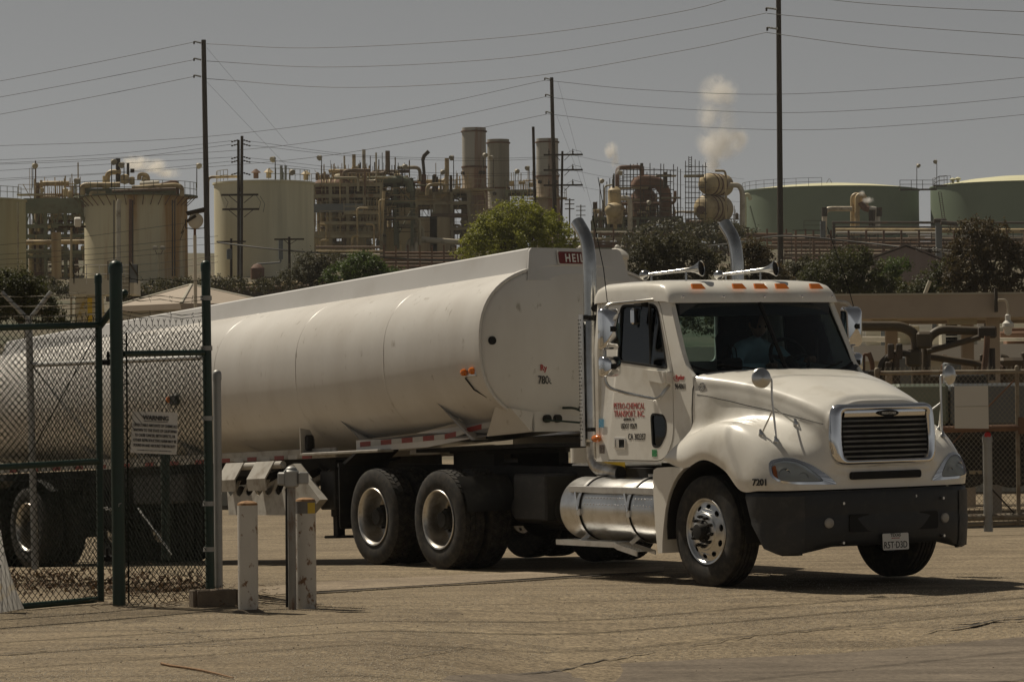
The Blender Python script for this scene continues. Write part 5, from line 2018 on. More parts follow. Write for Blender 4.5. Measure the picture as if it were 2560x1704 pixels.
for f in (.15, .5, .85):
    for (x, y) in ((4, 730), (128, 729)):
        q = gpt.lerp(at(x, y, 34.0), f)
        barbed(m, [q + Vector((-3.5, .6, .02)), q, q + Vector((.9, -1.0, .0))], seed=int(f * 100 + x))
tag(m.build('barbed_wire', MT['wire_galv'], gf), kind='stuff')

# bollards and the reader post
def painted_steel(name, base, chips):
    return mat(name, base, .6, var=.06, scale=9, c2=(.20, .11, .055), amount=chips - .055, soft=.05, c3=(.30, .22, .15), scale3=7.0, amount3=.34, soft3=.2, stretch=(1, 1, .55))
BOL = painted_steel('chipped_white_paint', (.58, .555, .51), .43)
RUST = mat('rust_cap', (.33, .19, .09), .85, var=.2, scale=12, c2=(.18, .09, .04), amount=.42, soft=.2)
b1 = thing('bollard', 'white rust-chipped bollard with orange rusty cap beside the concrete block', 'bollard', at(621, 1529, 28.85), group='white bollards by the gate')
zb1 = at(621, 1262, 28.85).z - at(621, 1529, 28.85).z
MB().cyl((0, 0, -.03), (0, 0, zb1), .083, n=28).build('pipe', BOL, b1)
MB().lathe([(.084, 0), (.080, .018), (.05, .032), (0, .038)], (0, 0, zb1), (0, 0, 1), 28).build('cap', RUST, b1)
MB().lathe([(.16, -.004), (.12, .02), (.086, .035)], (0, 0, -.01), (0, 0, 1), 20).build('footing', mat('dirt_collar', (.13, .10, .07), .95, var=.2, scale=10), b1)
b2 = thing('bollard', 'white rust-stained bollard with grey and yellow band behind the reader post', 'bollard', at(766, 1520, 29.3), group='white bollards by the gate')
zb2 = at(766, 1252, 29.3).z - at(766, 1520, 29.3).z
MB().cyl((0, 0, -.03), (0, 0, zb2 - .10), .085, n=28).build('pipe', painted_steel('stained_white_paint', (.56, .53, .48), .46), b2)
MB().cyl((0, 0, zb2 - .10), (0, 0, zb2), .0855, n=28).build('band', mat('grey_tape', (.17, .16, .15), .7, var=.15, scale=8), b2)
P = []
for a in np.linspace(RAD(-75), RAD(-22), 8):
    P.append([(.0875 * math.cos(a), .0875 * math.sin(a), z) for z in (zb2 - .10, zb2 - .01)])
MB().grid(P).build('yellow_stripe', MT['yellow'], b2)
MB().lathe([(.084, 0), (.078, .016), (.05, .028), (0, .032)], (0, 0, zb2), (0, 0, 1), 28).build('cap', RUST, b2)
rd = thing('card_reader_post', 'galvanised post topped with junction boxes between the two bollards', 'reader post', at(731, 1517, 29.15))
zr = at(729, 1205, 29.15).z - at(731, 1517, 29.15).z
MB().cyl((0, 0, -.03), (0, 0, zr), .034, n=16).build('post', mat('rust_streaked_zinc', (.30, .29, .27), .6, .4, var=.15, scale=5, c2=(.16, .09, .05), amount=.42, soft=.15, stretch=(1, 1, .4)), rd)
MB().cyl((-.045, .02, 0), (-.04, .02, zr * .95), .012, n=8).build('conduit', MT['black'], rd)
MB().lathe([(.05, -.06), (.062, -.05), (.064, .07), (.05, .085)], (0, 0, zr + .02), (0, 0, 1), 20).ball((0, 0, zr + .10), (.05, .05, .035), 16, 8).build('conduit_body', MT['galv'], rd)
MB().rbox((.10, -.01, zr + .035), (.085, .05, .10), .008, (0, 0, .2)).build('junction_box', MT['galv'], rd)
MB().rbox((-.075, .0, zr + .03), (.07, .06, .11), .012, (0, 0, -.2)).build('junction_box', MT['galv'], rd)
MB().tube([(-.06, -.02, zr + .13), (-.09, -.03, zr + .16)], .010, 6).build('thumb_screw', MT['galv'], rd)

# warped pale panel lying against the gate, twig, dry leaves
wp = MB()
rows = []
for j in range(9):
    t = j / 8
    a = at(-120 + 30 * t, 1300 + 250 * t, 29.4 - .5 * t)
    b = at(2 + 24 * t + 34 * t * t, 1325 + 195 * t, 29.4 - .5 * t)
    rows.append([a.lerp(b, i / 6) + Vector((0, .10 * math.sin(i / 6 * math.pi), 0)) for i in range(7)])
wp.grid(rows).grid([[p + Vector((0, .006, 0)) for p in r] for r in rows])
pb = at(0, 1540, 28.9)
single('sheet_panel', wp, mat('warped_panel', (.50, .48, .44), .7, var=.12, scale=2, c2=(.5, .38, .18), amount=.40, soft=.1), 'pale curled sheet panel leaning behind the gate at the picture edge', 'panel', (pb.x, pb.y, 0), smooth=60)
tw = MB()
tp = [on_ground(x, y, .012) for x, y in ((404, 1657), (425, 1662), (462, 1667), (505, 1674), (545, 1683), (583, 1693))]
tw.tube(tp, .008, 6, radii=[.010, .009, .008, .0085, .007, .005])
tw.tube([tp[1], tp[1] + Vector((-.02, .05, .01))], .004, 5)
single('twig', tw, mat('dry_twig', (.25, .15, .08), .9, var=.25, scale=30), 'thin brown twig lying on the asphalt in front', 'twig', tuple(tp[2]))

lv = MB()
rr = random.Random(5)
for i in range(1700):
    t = rr.random()
    px = -60 + 620 * t
    base_y = np.interp(px, [-60, 80, 200, 330, 500, 560], [1468, 1462, 1462, 1470, 1478, 1505])
    py = base_y + rr.gauss(0, 14)
    if not 1420 < py < 1530:
        continue
    g = on_ground(px, py)
    h = abs(rr.gauss(0, .045)) + .012
    s_ = rr.uniform(.014, .040)
    e = Euler((rr.uniform(-1, 1), rr.uniform(-1, 1), rr.uniform(0, 6.3))).to_matrix()
    q = [e @ Vector(v) * s_ for v in ((-1, 0, 0), (0, -.45, .12), (1, 0, 0), (0, .45, .12))]
    lv.add([Vector((g.x, g.y, gz(g.x, g.y) + h)) + v for v in q], [(0, 1, 2), (0, 2, 3)])
lo_ = lv.build('leaves', mat('dry_leaves', (.11, .068, .038), .9, var=.35, scale=9, c2=(.22, .15, .085), amount=.42, soft=.2), None, smooth=0)
tag(lo_, 'dry brown leaf litter and twigs drifted along the fence foot', 'leaf litter', kind='stuff')
st = MB()
for i in range(420):
    px, py = rr.uniform(200, 700), rr.gauss(1500, 12)
    g = on_ground(px, py)
    a = rr.uniform(0, 6.3)
    L_ = rr.uniform(.03, .12)
    p = Vector((g.x, g.y, gz(g.x, g.y) + rr.uniform(.006, .05)))
    st.tube([p, p + Vector((math.cos(a), math.sin(a), rr.uniform(-.2, .3))) * L_], .0025, 3, cap=False)
so = st.build('debris', mat('dry_stalks', (.12, .08, .045), .9, var=.3, scale=9), None, smooth=0)
tag(so, 'broken dry stalks scattered round the bollard and post feet', 'debris', kind='stuff')
pb_ = MB()
for i in range(260):
    px, py = rr.uniform(-20, 2580), 1480 + 240 * rr.random() ** 1.2
    g = on_ground(px, py)
    s_ = rr.uniform(.002, .006)
    pb_.ball((g.x, g.y, gz(g.x, g.y) + s_ * .6 + .006), (s_ * 1.3, s_, s_ * .8), 5, 3)
po = pb_.build('gravel', mat('loose_stones', (.24, .20, .16), .9, var=.4, scale=3), None)
tag(po, 'small loose stones scattered over the asphalt', 'gravel', kind='stuff')

# coarse aggregate standing proud of the worn surface
ag = random.Random(21)
av, af = [], []
for i in range(52000):
    py = 1432 + 300 * ag.random()
    px = ag.uniform(-20, 2580)
    g = on_ground(px, py)
    g = on_ground(px, py, gz(g.x, g.y))
    if g.y > 35.5:
        continue
    s_ = ag.uniform(.0025, .0075)
    a = ag.uniform(0, 1.6)
    z = gz(g.x, g.y) + .001
    b0 = len(av)
    for q in range(4):
        av.append((g.x + s_ * math.cos(a + q * 1.571) * 1.2, g.y + s_ * math.sin(a + q * 1.571), z - .001))
    av.append((g.x + ag.uniform(-.3, .3) * s_, g.y, z + s_ * ag.uniform(.3, .65)))
    af += [(b0, b0 + 1, b0 + 4), (b0 + 1, b0 + 2, b0 + 4), (b0 + 2, b0 + 3, b0 + 4), (b0 + 3, b0, b0 + 4)]
am = bpy.data.meshes.new('aggregate')
am.from_pydata(av, [], af)
am.materials.append(mat('exposed_aggregate', (.29, .24, .175), .9, var=.45, scale=45, c2=(.48, .42, .33), amount=.48, soft=.1))
tag(link('gravel', am), 'coarse stone grain of the worn asphalt surface', 'aggregate', kind='stuff')

# overhead service cables that cross above the road and draw thin shadows on it
CABLE = mat('cable_black', (.02, .02, .02), .6, var=.1)
for i, (a, b, hgt, r) in enumerate((((-300, 1622), (1500, 1520), 8.6, .020), ((-300, 1655), (1500, 1540), 9.2, .022), ((1000, 1600), (2900, 1480), 9.6, .014), ((-300, 1560), (1300, 1500), 7.8, .010), ((900, 1680), (2900, 1540), 8.8, .012))):
    A_, B_ = on_ground(*a), on_ground(*b)
    A2, B2 = A_ + SUN_DIR * (hgt / SUN_DIR.z), B_ + SUN_DIR * (hgt / SUN_DIR.z)
    d = (B2 - A2)
    A3, B3 = A2 - d * .9, B2 + d * .9
    pts = [A3.lerp(B3, k / 30) + Vector((0, 0, 1.1 * (2 * k / 30 - 1) ** 2)) for k in range(31)]
    o = single('overhead_cable', MB().tube(pts, r, 6), CABLE, ('first', 'second', 'third', 'fourth', 'fifth')[i] + ' black service cable strung above the road out of view', 'cable', tuple(pts[15]), group='overhead cables')

# ================================================================== HILLSIDE
def hz(y):
    return float(np.interp(y, [120, 135, 200, 300, 330, 500, 620, 900, 1600], [-.6, -.3, 4.2, 11.4, 13.2, 23.0, 27.5, 29.0, 29.0]))
hy = list(np.arange(128, 660, 9)) + list(np.arange(660, 1601, 60))
hx = list(np.arange(-420, 421, 12))
m = MB().grid([[(x, y, hz(y) + .5 * smooth_noise(x, y, .06) * min(1, (y - 128) / 60)) for x in hx] for y in hy])
hill = m.build('hillside', mat('dry_hillside', (.115, .092, .056), .95, var=.3, scale=.05, c2=(.055, .062, .028), amount=.47, soft=.2, c3=(.14, .11, .07), scale3=.5, amount3=.4, soft3=.2), None, smooth=80)
tag(hill, kind='structure')

# ================================================================== REFINERY KIT
def k_(Y):
    return Y / FPX

def streaked(name, base, rust, amt, soft=.12, sc=1.0, var=.06, rough=.7):
    """painted steel with vertical rust runs"""
    return mat(name, base, rough, var=var, scale=.25, c2=rust, amount=amt, soft=soft, stretch=(sc, sc, .06), c3=tuple(v * .8 for v in base), scale3=.6, amount3=.38, soft3=.2)
RF = {
    'tank_white': streaked('pale_green_white_tank', (.78, .73, .54), (.66, .61, .44), .42, .2),
    'tank_rust': streaked('rust_streaked_tank', (.76, .68, .47), (.46, .26, .09), .45, .14, .8),
    'tank_edge': streaked('dull_green_tank', (.46, .44, .28), (.36, .30, .17), .42, .2),
    'tank_green': mat('sage_green_tank', (.20, .255, .18), .6, var=.05, scale=.1, c2=(.175, .225, .16), amount=.4, soft=.3),
    'tank_roof': mat('pale_tank_roof', (.66, .64, .42), .6, var=.06, scale=.2),
    'steel_green': mat('green_steel', (.175, .19, .13), .7, var=.15, scale=.6, c2=(.12, .075, .04), amount=.38, soft=.2),
    'steel_tan': mat('tan_steel', (.37, .325, .22), .7, var=.15, scale=.6, c2=(.22, .13, .065), amount=.40, soft=.2),
    'steel_dark': mat('dark_steel', (.05, .042, .033), .75, var=.25, scale=.6, c2=(.09, .05, .03), amount=.42, soft=.2),
    'steel_rust': mat('rusty_steel', (.19, .105, .062), .8, var=.25, scale=.5, c2=(.10, .058, .04), amount=.45, soft=.2),
    'steel_blue': mat('grey_blue_steel', (.15, .165, .175), .6, var=.12, scale=.5),
    'pipe_silver': mat('insulated_pipe', (.58, .52, .41), .45, .15, var=.12, scale=.6, c2=(.25, .20, .13), amount=.40, soft=.2),
    'pipe_tan': mat('tan_pipe', (.50, .385, .21), .55, var=.15, scale=.6, c2=(.20, .13, .07), amount=.40, soft=.2),
    'pipe_brown': mat('brown_pipe', (.17, .115, .075), .7, var=.2, scale=.6),
    'pipe_white': mat('white_pipe', (.62, .59, .52), .4, .1, var=.08, scale=.6),
    'vessel': mat('cream_vessel', (.54, .43, .25), .6, var=.12, scale=.3, c2=(.24, .16, .08), amount=.42, soft=.2),
    'vessel_rust': mat('rust_brown_vessel', (.14, .072, .048), .8, var=.2, scale=.4, c2=(.20, .11, .065), amount=.42, soft=.2),
    'stack_grey': streaked('stained_stack', (.47, .45, .40), (.31, .20, .15), .41, .10, 1.2),
    'stack_dark': streaked('sooty_stack', (.37, .335, .27), (.24, .22, .175), .44, .2, 1.2),
    'stack_base': streaked('rusty_stack_base', (.44, .36, .27), (.26, .13, .085), .44, .12, 1.2),
    'wall_tan': streaked('tan_cladding', (.46, .38, .25), (.28, .18, .10), .42, .14, 1.0),
    'wood': mat('weathered_pole', (.052, .038, .028), .9, var=.3, scale=2.0, stretch=(1, 1, .08)),
    'porcelain': mat('insulator', (.34, .33, .30), .4, var=.05),
    'wire': mat('line_wire', (.045, .042, .038), .6, var=.1),
    'lamp': mat('lamp_housing', (.36, .33, .27), .5, var=.1),
    'beige': mat('beige_fascia', (.40, .335, .265), .7, var=.05, scale=.6, c2=(.34, .28, .22), amount=.4, soft=.3),
    'cream': mat('cream_wall', (.46, .43, .35), .7, var=.06, scale=.5),
    'white': mat('white_wall', (.62, .60, .55), .6, var=.06, scale=.5),
    'mauve': mat('mauve_shed', (.27, .215, .205), .7, var=.1, scale=.5, stretch=(6, 6, .2)),
    'olive_pipe': mat('olive_pipe', (.085, .062, .036), .6, var=.2, scale=2, c2=(.06, .045, .03), amount=.42, soft=.2),
    'leaf_bright': None,
}

def W(px, py, Y):
    return at(px, py, Y)

def base_pt(px, Y):
    p = at(px, 700, Y)
    return Vector((p.x, p.y, hz(p.y) if p.y > 135 else gz(p.x, p.y)))

def rail_line(mb, pts, h=1.05, r=.035, step=1.6):
    pts = [Vector(p) for p in pts]
    up = Vector((0, 0, 1))
    for f in (1.0, .52):
        mb.tube([p + up * (h * f) for p in pts], r, 4, cap=False)
    for i in range(len(pts) - 1):
        a, b = pts[i], pts[i + 1]
        n = max(1, int(round((b - a).length / step)))
        for q in range(n + (1 if i == len(pts) - 2 else 0)):
            p = a.lerp(b, q / n)
            mb.tube([p, p + up * h], r, 4, cap=False)

def circle_pts(c, R, z, a0, a1, n):
    return [Vector((c.x + R * math.cos(a), c.y + R * math.sin(a), z)) for a in np.linspace(a0, a1, n)]

def storage_tank(name, px0, px1, rim, base, Y, shell, label, roof=None, dome=0.0, group='storage tanks'):
    R = (px1 - px0) / 2 * k_(Y)
    cxp = (px0 + px1) / 2
    c = W(cxp, rim, Y)
    c = Vector((c.x, c.y + R * .0, c.z))
    zb = W(cxp, base, Y).z
    t = thing(name, label, 'storage tank', (c.x, c.y, zb), group=group, world=True)
    n = 72
    MB().lathe([(R, zb - 2.0), (R, c.z), (R - .12, c.z)], (c.x, c.y, 0), (0, 0, 1), n).build('shell', shell, t, smooth=30)
    MB().lathe([(R + .02, c.z - .18), (R + .14, c.z - .18), (R + .14, c.z - .02), (R + .02, c.z - .02)], (c.x, c.y, 0), (0, 0, 1), n).build('rim_angle', shell, t)
    rf = [(R * f, c.z - .05 + dome * (1 - f * f)) for f in (1.0, .85, .6, .35, .12, .001)]
    MB().lathe(rf, (c.x, c.y, 0), (0, 0, 1), n).build('roof', roof or shell, t, smooth=40)
    return t, c, R, zb

def mast(px, ytop, ybase, Y, label, kind=0):
    b = W(px, ybase, Y)
    tp = W(px, ytop, Y)
    t = thing('floodlight_mast', label, 'floodlight', tuple(b), group='small floodlights along the refinery skyline', world=True)
    MB().cyl(b, tp, .055, .045, n=6).build('pole', RF['steel_dark'], t)
    s_ = .30
    q = tp + Vector((.16 if kind == 0 else -.16, -.1, .02))
    MB().lathe([(.10, -.25), (.16, -.2), (.30, .12), (.32, .2), (.0, .22)], q, (.5 if kind == 0 else -.5, -.7, -.5), 10).build('lamp_head', RF['lamp'], t)
    return t

def pipe_part(t, pts, r, mt, bend=None, name='pipe'):
    return MB().pipe(pts, r, bend or r * 3, 10, 4).build(name, mt, t)

def steel_unit(name, label, px0, px1, levels, Y, depth, ncol, mt, seed, pipes=14, clad=0.0, rails=True, deckmat=None, vessels=2, cat='process unit'):
    """open steel structure: columns, beams, braces, decks, handrails and the pipework inside"""
    r = random.Random(seed)
    base = W((px0 + px1) / 2, levels[0], Y)
    t = thing(name, label, cat, tuple(base), world=True)
    X0, X1 = W(px0, levels[0], Y).x, W(px1, levels[0], Y).x
    zs = [W((px0 + px1) / 2, y, Y).z for y in levels]
    xs = list(np.linspace(X0, X1, ncol))
    yr = [Y, Y + depth]
    cw = .32
    for x in xs:
        for yy in yr:
            MB().box((x, yy, (zs[0] - 1.5 + zs[-1]) / 2), (cw, cw, zs[-1] - zs[0] + 1.5)).build('column', mt, t)
    for z in zs[1:]:
        for yy in yr:
            MB().box(((X0 + X1) / 2, yy - .02, z), (X1 - X0 + .4, .24, .38)).build('beam', mt, t)
        MB().box(((X0 + X1) / 2, Y + depth / 2, z + .06), (X1 - X0 + .3, depth, .10)).build('deck', deckmat or RF['steel_dark'], t)
        if rails:
            mb = MB()
            rail_line(mb, [(X0 - .2, Y - .2, z + .15), (X1 + .2, Y - .2, z + .15)])
            mb.build('handrail', mt, t)
    for i in range(len(zs) - 1):
        for j in range(ncol - 1):
            if r.random() < .40:
                a, b = (xs[j], xs[j + 1]) if r.random() < .5 else (xs[j + 1], xs[j])
                MB().cyl((a, Y + depth + .1, zs[i]), (b, Y + depth + .1, zs[i + 1]), .10, n=5).build('brace', mt, t)
            if r.random() < clad:
                MB().box(((xs[j] + xs[j + 1]) / 2, Y + .35, (zs[i] + zs[i + 1]) / 2), (xs[j + 1] - xs[j] - .3, .12, zs[i + 1] - zs[i] - .4)).build('cladding_panel', RF['wall_tan'], t)
    mats_ = [RF['pipe_tan'], RF['pipe_silver'], RF['pipe_brown'], RF['steel_rust'], RF['pipe_brown'], RF['steel_tan']]
    for i in range(pipes):
        lv = r.randrange(len(zs))
        z = zs[lv] + r.uniform(.4, 2.0)
        rad = r.choice((.07, .10, .14, .20, .26))
        a, b = sorted((r.uniform(X0, X1), r.uniform(X0, X1)))
        yy = Y + r.uniform(-.6, depth)
        if b - a < 1.5:
            b = a + 2.5
        if r.random() < .45:
            pts = [(a, yy, z), (b, yy, z), (b, yy, z + r.choice((-1, 1)) * r.uniform(1.2, 3.2))]
        elif r.random() < .5:
            pts = [(a, yy, zs[0]), (a, yy, z), (b, yy, z)]
        else:
            pts = [(a, yy, zs[max(0, lv - 1)]), (a, yy, z + r.uniform(.5, 2.5))]
        pipe_part(t, pts, rad, r.choice(mats_))
    sm = MB()
    for i in range(int(pipes * .9)):
        a = Vector((r.uniform(X0, X1), Y + r.uniform(-.5, depth), zs[-1]))
        sm.tube([a, a + Vector((0, 0, r.uniform(.6, 2.6)))], r.uniform(.03, .09), 4, cap=False)
    for i in range(int(pipes * 3.6)):
        a = Vector((r.uniform(X0, X1), Y + r.uniform(-.8, depth), r.uniform(zs[0], zs[-1] + .8)))
        q = r.random()
        if q < .5:
            b = a + Vector((0, 0, r.uniform(.8, 3.0)))
        elif q < .85:
            b = a + Vector((r.uniform(1, 4), 0, 0))
        else:
            b = a + Vector((r.uniform(-1.5, 1.5), 0, r.uniform(1, 2.5)))
        sm.tube([a, b], r.uniform(.025, .06), 4, cap=False)
    tag(sm.build('small_piping', r.choice((RF['steel_tan'], RF['pipe_tan'], RF['steel_dark'])), t), kind='stuff')
    sm = MB()
    for i in range(int(pipes * .8)):
        p = Vector((r.uniform(X0, X1), Y + r.uniform(-.5, depth * .8), r.choice(zs) + r.uniform(.3, 1.2)))
        w = r.uniform(.15, .45)
        if r.random() < .5:
            sm.rbox(p, (w * 1.4, w, w * 1.6), .04)
        else:
            sm.lathe([(.01, -w), (w * .5, -w * .9), (w * .5, w * .6), (w * .2, w), (.01, w)], p, (0, 0, 1) if r.random() < .6 else (1, 0, 0), 10)
    tag(sm.build('fittings', r.choice((RF['vessel'], RF['steel_rust'], RF['pipe_brown'])), t), kind='stuff')
    for i in range(vessels):
        lv = r.randrange(len(zs) - 1)
        x = r.uniform(X0 + 1.5, X1 - 1.5)
        rad = r.uniform(.5, .9)
        z = zs[lv] + rad + .3
        L_ = r.uniform(1.5, 2.8)
        yy = Y + depth * .4
        prof = [(0.01, -L_ / 2 - rad * .5), (rad * .6, -L_ / 2 - rad * .38), (rad, -L_ / 2), (rad, L_ / 2), (rad * .6, L_ / 2 + rad * .38), (.01, L_ / 2 + rad * .5)]
        ax = (1, 0, 0) if r.random() < .6 else (0, 0, 1)
        if ax[2]:
            z = zs[lv] + L_ / 2 + rad * .5
        MB().lathe(prof, (x, yy, z), ax, 18).build('vessel', r.choice((RF['vessel'], RF['steel_tan'], RF['vessel_rust'])), t)
    return t, xs, zs

# ---- storage tanks on the left
ROOF_G = 'refinery storage tanks'
t, c, R, zb = storage_tank('storage_tank', -190, 63, 500, 705, 335, RF['tank_edge'], 'dull green tank cut off by the picture edge beside the steel trestle', group=ROOF_G)
mb = MB()
rail_line(mb, circle_pts(c, R - .2, c.z + .05, RAD(-120), RAD(-10), 12))
mb.build('handrail', RF['steel_green'], t)
pipe_part(t, [W(45, 720, 324), W(45, 505, 324)], .07, RF['steel_tan'])
t, c, R, zb = storage_tank('storage_tank', 211, 468, 494, 700, 330, RF['tank_rust'], 'cream tank with brown rust runs and pipework crowding its top', group=ROOF_G)
mb = MB()
rail_line(mb, circle_pts(c, R + .9, c.z + .0, RAD(-185), RAD(5), 22), 1.3)
mb.build('handrail', RF['steel_green'], t)
MB().lathe([(R - .4, c.z - .02), (R + 1.0, c.z - .02), (R + 1.0, c.z + .10), (R - .4, c.z + .10)], (c.x, c.y, 0), (0, 0, 1), 60).build('walkway', RF['steel_green'], t)
for a in np.linspace(-175, -5, 20):
    e = Vector((math.cos(RAD(a)), math.sin(RAD(a)), 0))
    q = Vector((c.x, c.y, 0))
    MB().tube([q + e * R + Vector((0, 0, c.z - .9)), q + e * (R + .95) + Vector((0, 0, c.z))], .05, 4).build('bracket', RF['steel_rust'], t)
def top_pipe(px_list, Yq, r, mt):
    return pipe_part(t, [W(x, y, Yq) for x, y in px_list], r, mt)
top_pipe([(205, 487), (205, 463), (262, 463), (300, 462)], 326, .27, RF['pipe_tan'])
top_pipe([(228, 489), (228, 482), (265, 482)], 325.6, .2, RF['pipe_tan'])
top_pipe([(268, 462), (268, 430), (302, 430)], 327, .26, RF['pipe_tan'])
top_pipe([(265, 482), (265, 440)], 327, .33, RF['vessel'])
top_pipe([(350, 462), (398, 458)], 326, .32, RF['pipe_white'])
top_pipe([(348, 450), (348, 435), (370, 437), (370, 462)], 327, .2, RF['pipe_tan'])
top_pipe([(330, 470), (440, 462), (455, 468), (455, 490)], 325, .22, RF['pipe_tan'])
top_pipe([(280, 478), (440, 472)], 324.6, .15, RF['pipe_brown'])
top_pipe([(400, 462), (430, 455), (444, 455), (444, 485)], 325.5, .16, RF['vessel_rust'])
for (x, y, w, h) in ((312, 448, 22, 26), (330, 452, 14, 22), (362, 450, 16, 20)):
    p = W(x, y, 327)
    MB().lathe([(.01, -h / 2 * .0375), (w / 2 * .0375, -h / 2 * .028), (w / 2 * .0375, h / 2 * .028), (.01, h / 2 * .0375)], p, (0, 0, 1), 14).build('drum', RF['vessel'], t)
for (x, y0, y1, r) in ((295, 462, 396, .22), (320, 440, 408, .13), (329, 432, 422, .12), (333, 432, 422, .12)):
    MB().cyl(W(x, y0, 327), W(x, y1, 327), r, n=10).build('vent_pipe', RF['steel_dark'], t)
MB().box(W(330, 478, 327), (8.5, 1.5, .5)).build('equipment_skid', RF['steel_green'], t)
pipe_part(t, [W(326, 498, 323), W(326, 655, 323)], .15, RF['vessel_rust'])
pipe_part(t, [W(300, 500, 322.5), W(296, 508, 322.5), (W(296, 670, 322.5))], .22, RF['pipe_silver'])
for x in (285, 332, 431, 437):
    pipe_part(t, [W(x, 500, 323.2), W(x, 690, 323.2)], .06, RF['steel_dark'])
# stair brackets down the near side of the rusty tank
mb = MB()
mb.tube([W(196, 493, 327), W(212, 555, 329)], .09, 5).tube([W(190, 493, 327), W(210, 562, 329)], .05, 4)
mb.build('stair_stringer', RF['steel_green'], t)
t, c, R, zb = storage_tank('storage_tank', 535, 784, 457, 712, 340, RF['tank_white'], 'plain pale tank standing behind the timber double pole', group=ROOF_G)
mb = MB()
rail_line(mb, circle_pts(c, R - .25, c.z + .05, RAD(-80), RAD(-10), 9))
mb.build('handrail', RF['steel_green'], t)
mb = MB()
rail_line(mb, circle_pts(c, R - .25, c.z + .05, RAD(-178), RAD(-135), 6))
mb.build('handrail', RF['steel_tan'], t)
pipe_part(t, [W(520, 560, 338), W(520, 443, 338), W(600, 441, 338)], .14, RF['pipe_tan'])
for (x, y0, y1, w) in ((703, 452, 414, 7), (714, 452, 414, 6), (707, 452, 430, 5)):
    MB().cyl(W(x, y0, 338), W(x, y1, 338), w / 2 * .0386, n=10).build('vent_stack', RF['steel_blue'], t)
for (x, y) in ((640, 446), (672, 445), (765, 450)):
    MB().lathe([(.25, 0), (.25, .5), (.5, .55), (.1, .9)], W(x, y, 338), (0, 0, 1), 10).build('roof_hatch', RF['vessel_rust'] if x == 640 else RF['vessel'], t)
MB().cyl(W(702, 648, 330), W(702, 600, 330), .22, n=10).build('drain_column', RF['steel_blue'], t)
pipe_part(t, [W(640, 668, 330), W(640, 660, 330), W(702, 656, 330), W(702, 645, 330)], .08, RF['steel_blue'])
MB().lathe([(.65, 0), (.65, 1.3), (.35, 1.65), (.01, 1.75)], W(644, 705, 330), (0, 0, 1), 16).build('drum', RF['vessel_rust'], t)

# ---- steel trestle between the first two tanks
t, xs, zs = steel_unit('steel_trestle', 'dark green steel trestle with pipes between the two leftmost tanks', 66, 214, [712, 640, 590, 565, 500], 345, 6, 4, RF['steel_green'], 3, pipes=34, vessels=0, rails=False)
MB().box(((xs[0] + xs[-1]) / 2, 344, (W(100, 515, 344).z)), (xs[-1] - xs[0], .3, 1.5)).build('girder', RF['steel_green'], t)
mb = MB()
for j in range(6):
    a = xs[0] + (xs[-1] - xs[0]) * j / 6
    b = xs[0] + (xs[-1] - xs[0]) * (j + 1) / 6
    z0, z1 = W(100, 565, 345).z, W(100, 522, 345).z
    mb.tube([(a, 345, z0), ((a + b) / 2, 345, z1), (b, 345, z0)], .10, 4)
mb.build('truss_web', RF['steel_green'], t)
pipe_part(t, [W(66, 606, 342), W(214, 604, 342)], .26, RF['pipe_tan'])
pipe_part(t, [W(66, 628, 342), W(214, 630, 342)], .20, RF['steel_green'])
MB().box(W(141, 650, 341), (.9, .5, 5.4)).build('pier', RF['wall_tan'], t)
mb = MB()
rail_line(mb, [W(46, 486, 338), W(110, 486, 338)], .95)
mb.build('handrail', RF['steel_tan'], t)
MB().box(W(78, 487, 338), (2.6, 1.2, .15)).build('platform', RF['steel_tan'], t)

# ---- process units in the middle
t, xs, zs = steel_unit('process_unit', 'tan and green process unit with decks and handrails right of the pale tank', 786, 955, [690, 650, 582, 520, 490, 462], 372, 9, 5, RF['steel_tan'], 11, pipes=55, clad=.22, vessels=4)
p = W(832, 476, 374)
MB().lathe([(.01, -2.3), (.8, -2.1), (1.15, -1.5), (1.15, 1.5), (.8, 2.1), (.01, 2.3)], p, (1, 0, 0), 20).build('horizontal_drum', RF['vessel_rust'], t)
for x in (806, 815, 824, 838):
    MB().lathe([(1.17, -.06), (1.2, -.06), (1.2, .06), (1.17, .06)], W(x, 476, 374), (1, 0, 0), 20).build('drum_band', RF['vessel'], t)
MB().box(W(845, 520, 370), (5.2, .5, .9)).build('blue_girder', RF['steel_blue'], t)
mb = MB()
for j in range(6):
    a, b = W(845 + j * 12, 545, 370.5), W(851 + j * 12, 527, 370.5)
    mb.tube([a, b], .08, 4).tube([b, W(857 + j * 12, 545, 370.5)], .08, 4)
mb.build('truss_web', RF['steel_tan'], t)
for (x0, x1, y) in ((786, 952, 588), (800, 950, 555), (860, 950, 530)):
    mb = MB()
    rail_line(mb, [W(x0, y, 369), W(x1, y, 369)], 1.15, .045, 1.1)
    mb.build('handrail', RF['steel_tan'], t)
    MB().box(W((x0 + x1) / 2, y + 3, 369.3), ((x1 - x0) * k_(369), 1.2, .32)).build('platform', RF['steel_tan'], t)
for i, (x, y0, y1) in enumerate(((800, 690, 600), (815, 650, 560), (880, 690, 590), (893, 640, 520), (935, 690, 560), (948, 600, 500))):
    pipe_part(t, [W(x, y0, 368.5), W(x, y1, 368.5), W(x + (22, -14, 18, 26, -20, 14)[i], y1, 368.5)], (.10, .08, .14, .10, .12, .09)[i], RF['pipe_tan'])
t, xs, zs = steel_unit('process_unit', 'green gantry frame with overhead beam above the middle process unit', 822, 1030, [580, 505, 452], 380, 8, 6, RF['steel_green'], 17, pipes=30, vessels=2, rails=False)
pipe_part(t, [W(822, 452, 379), W(1008, 449, 379), W(1022, 456, 379), W(1026, 480, 379)], .42, RF['steel_green'])
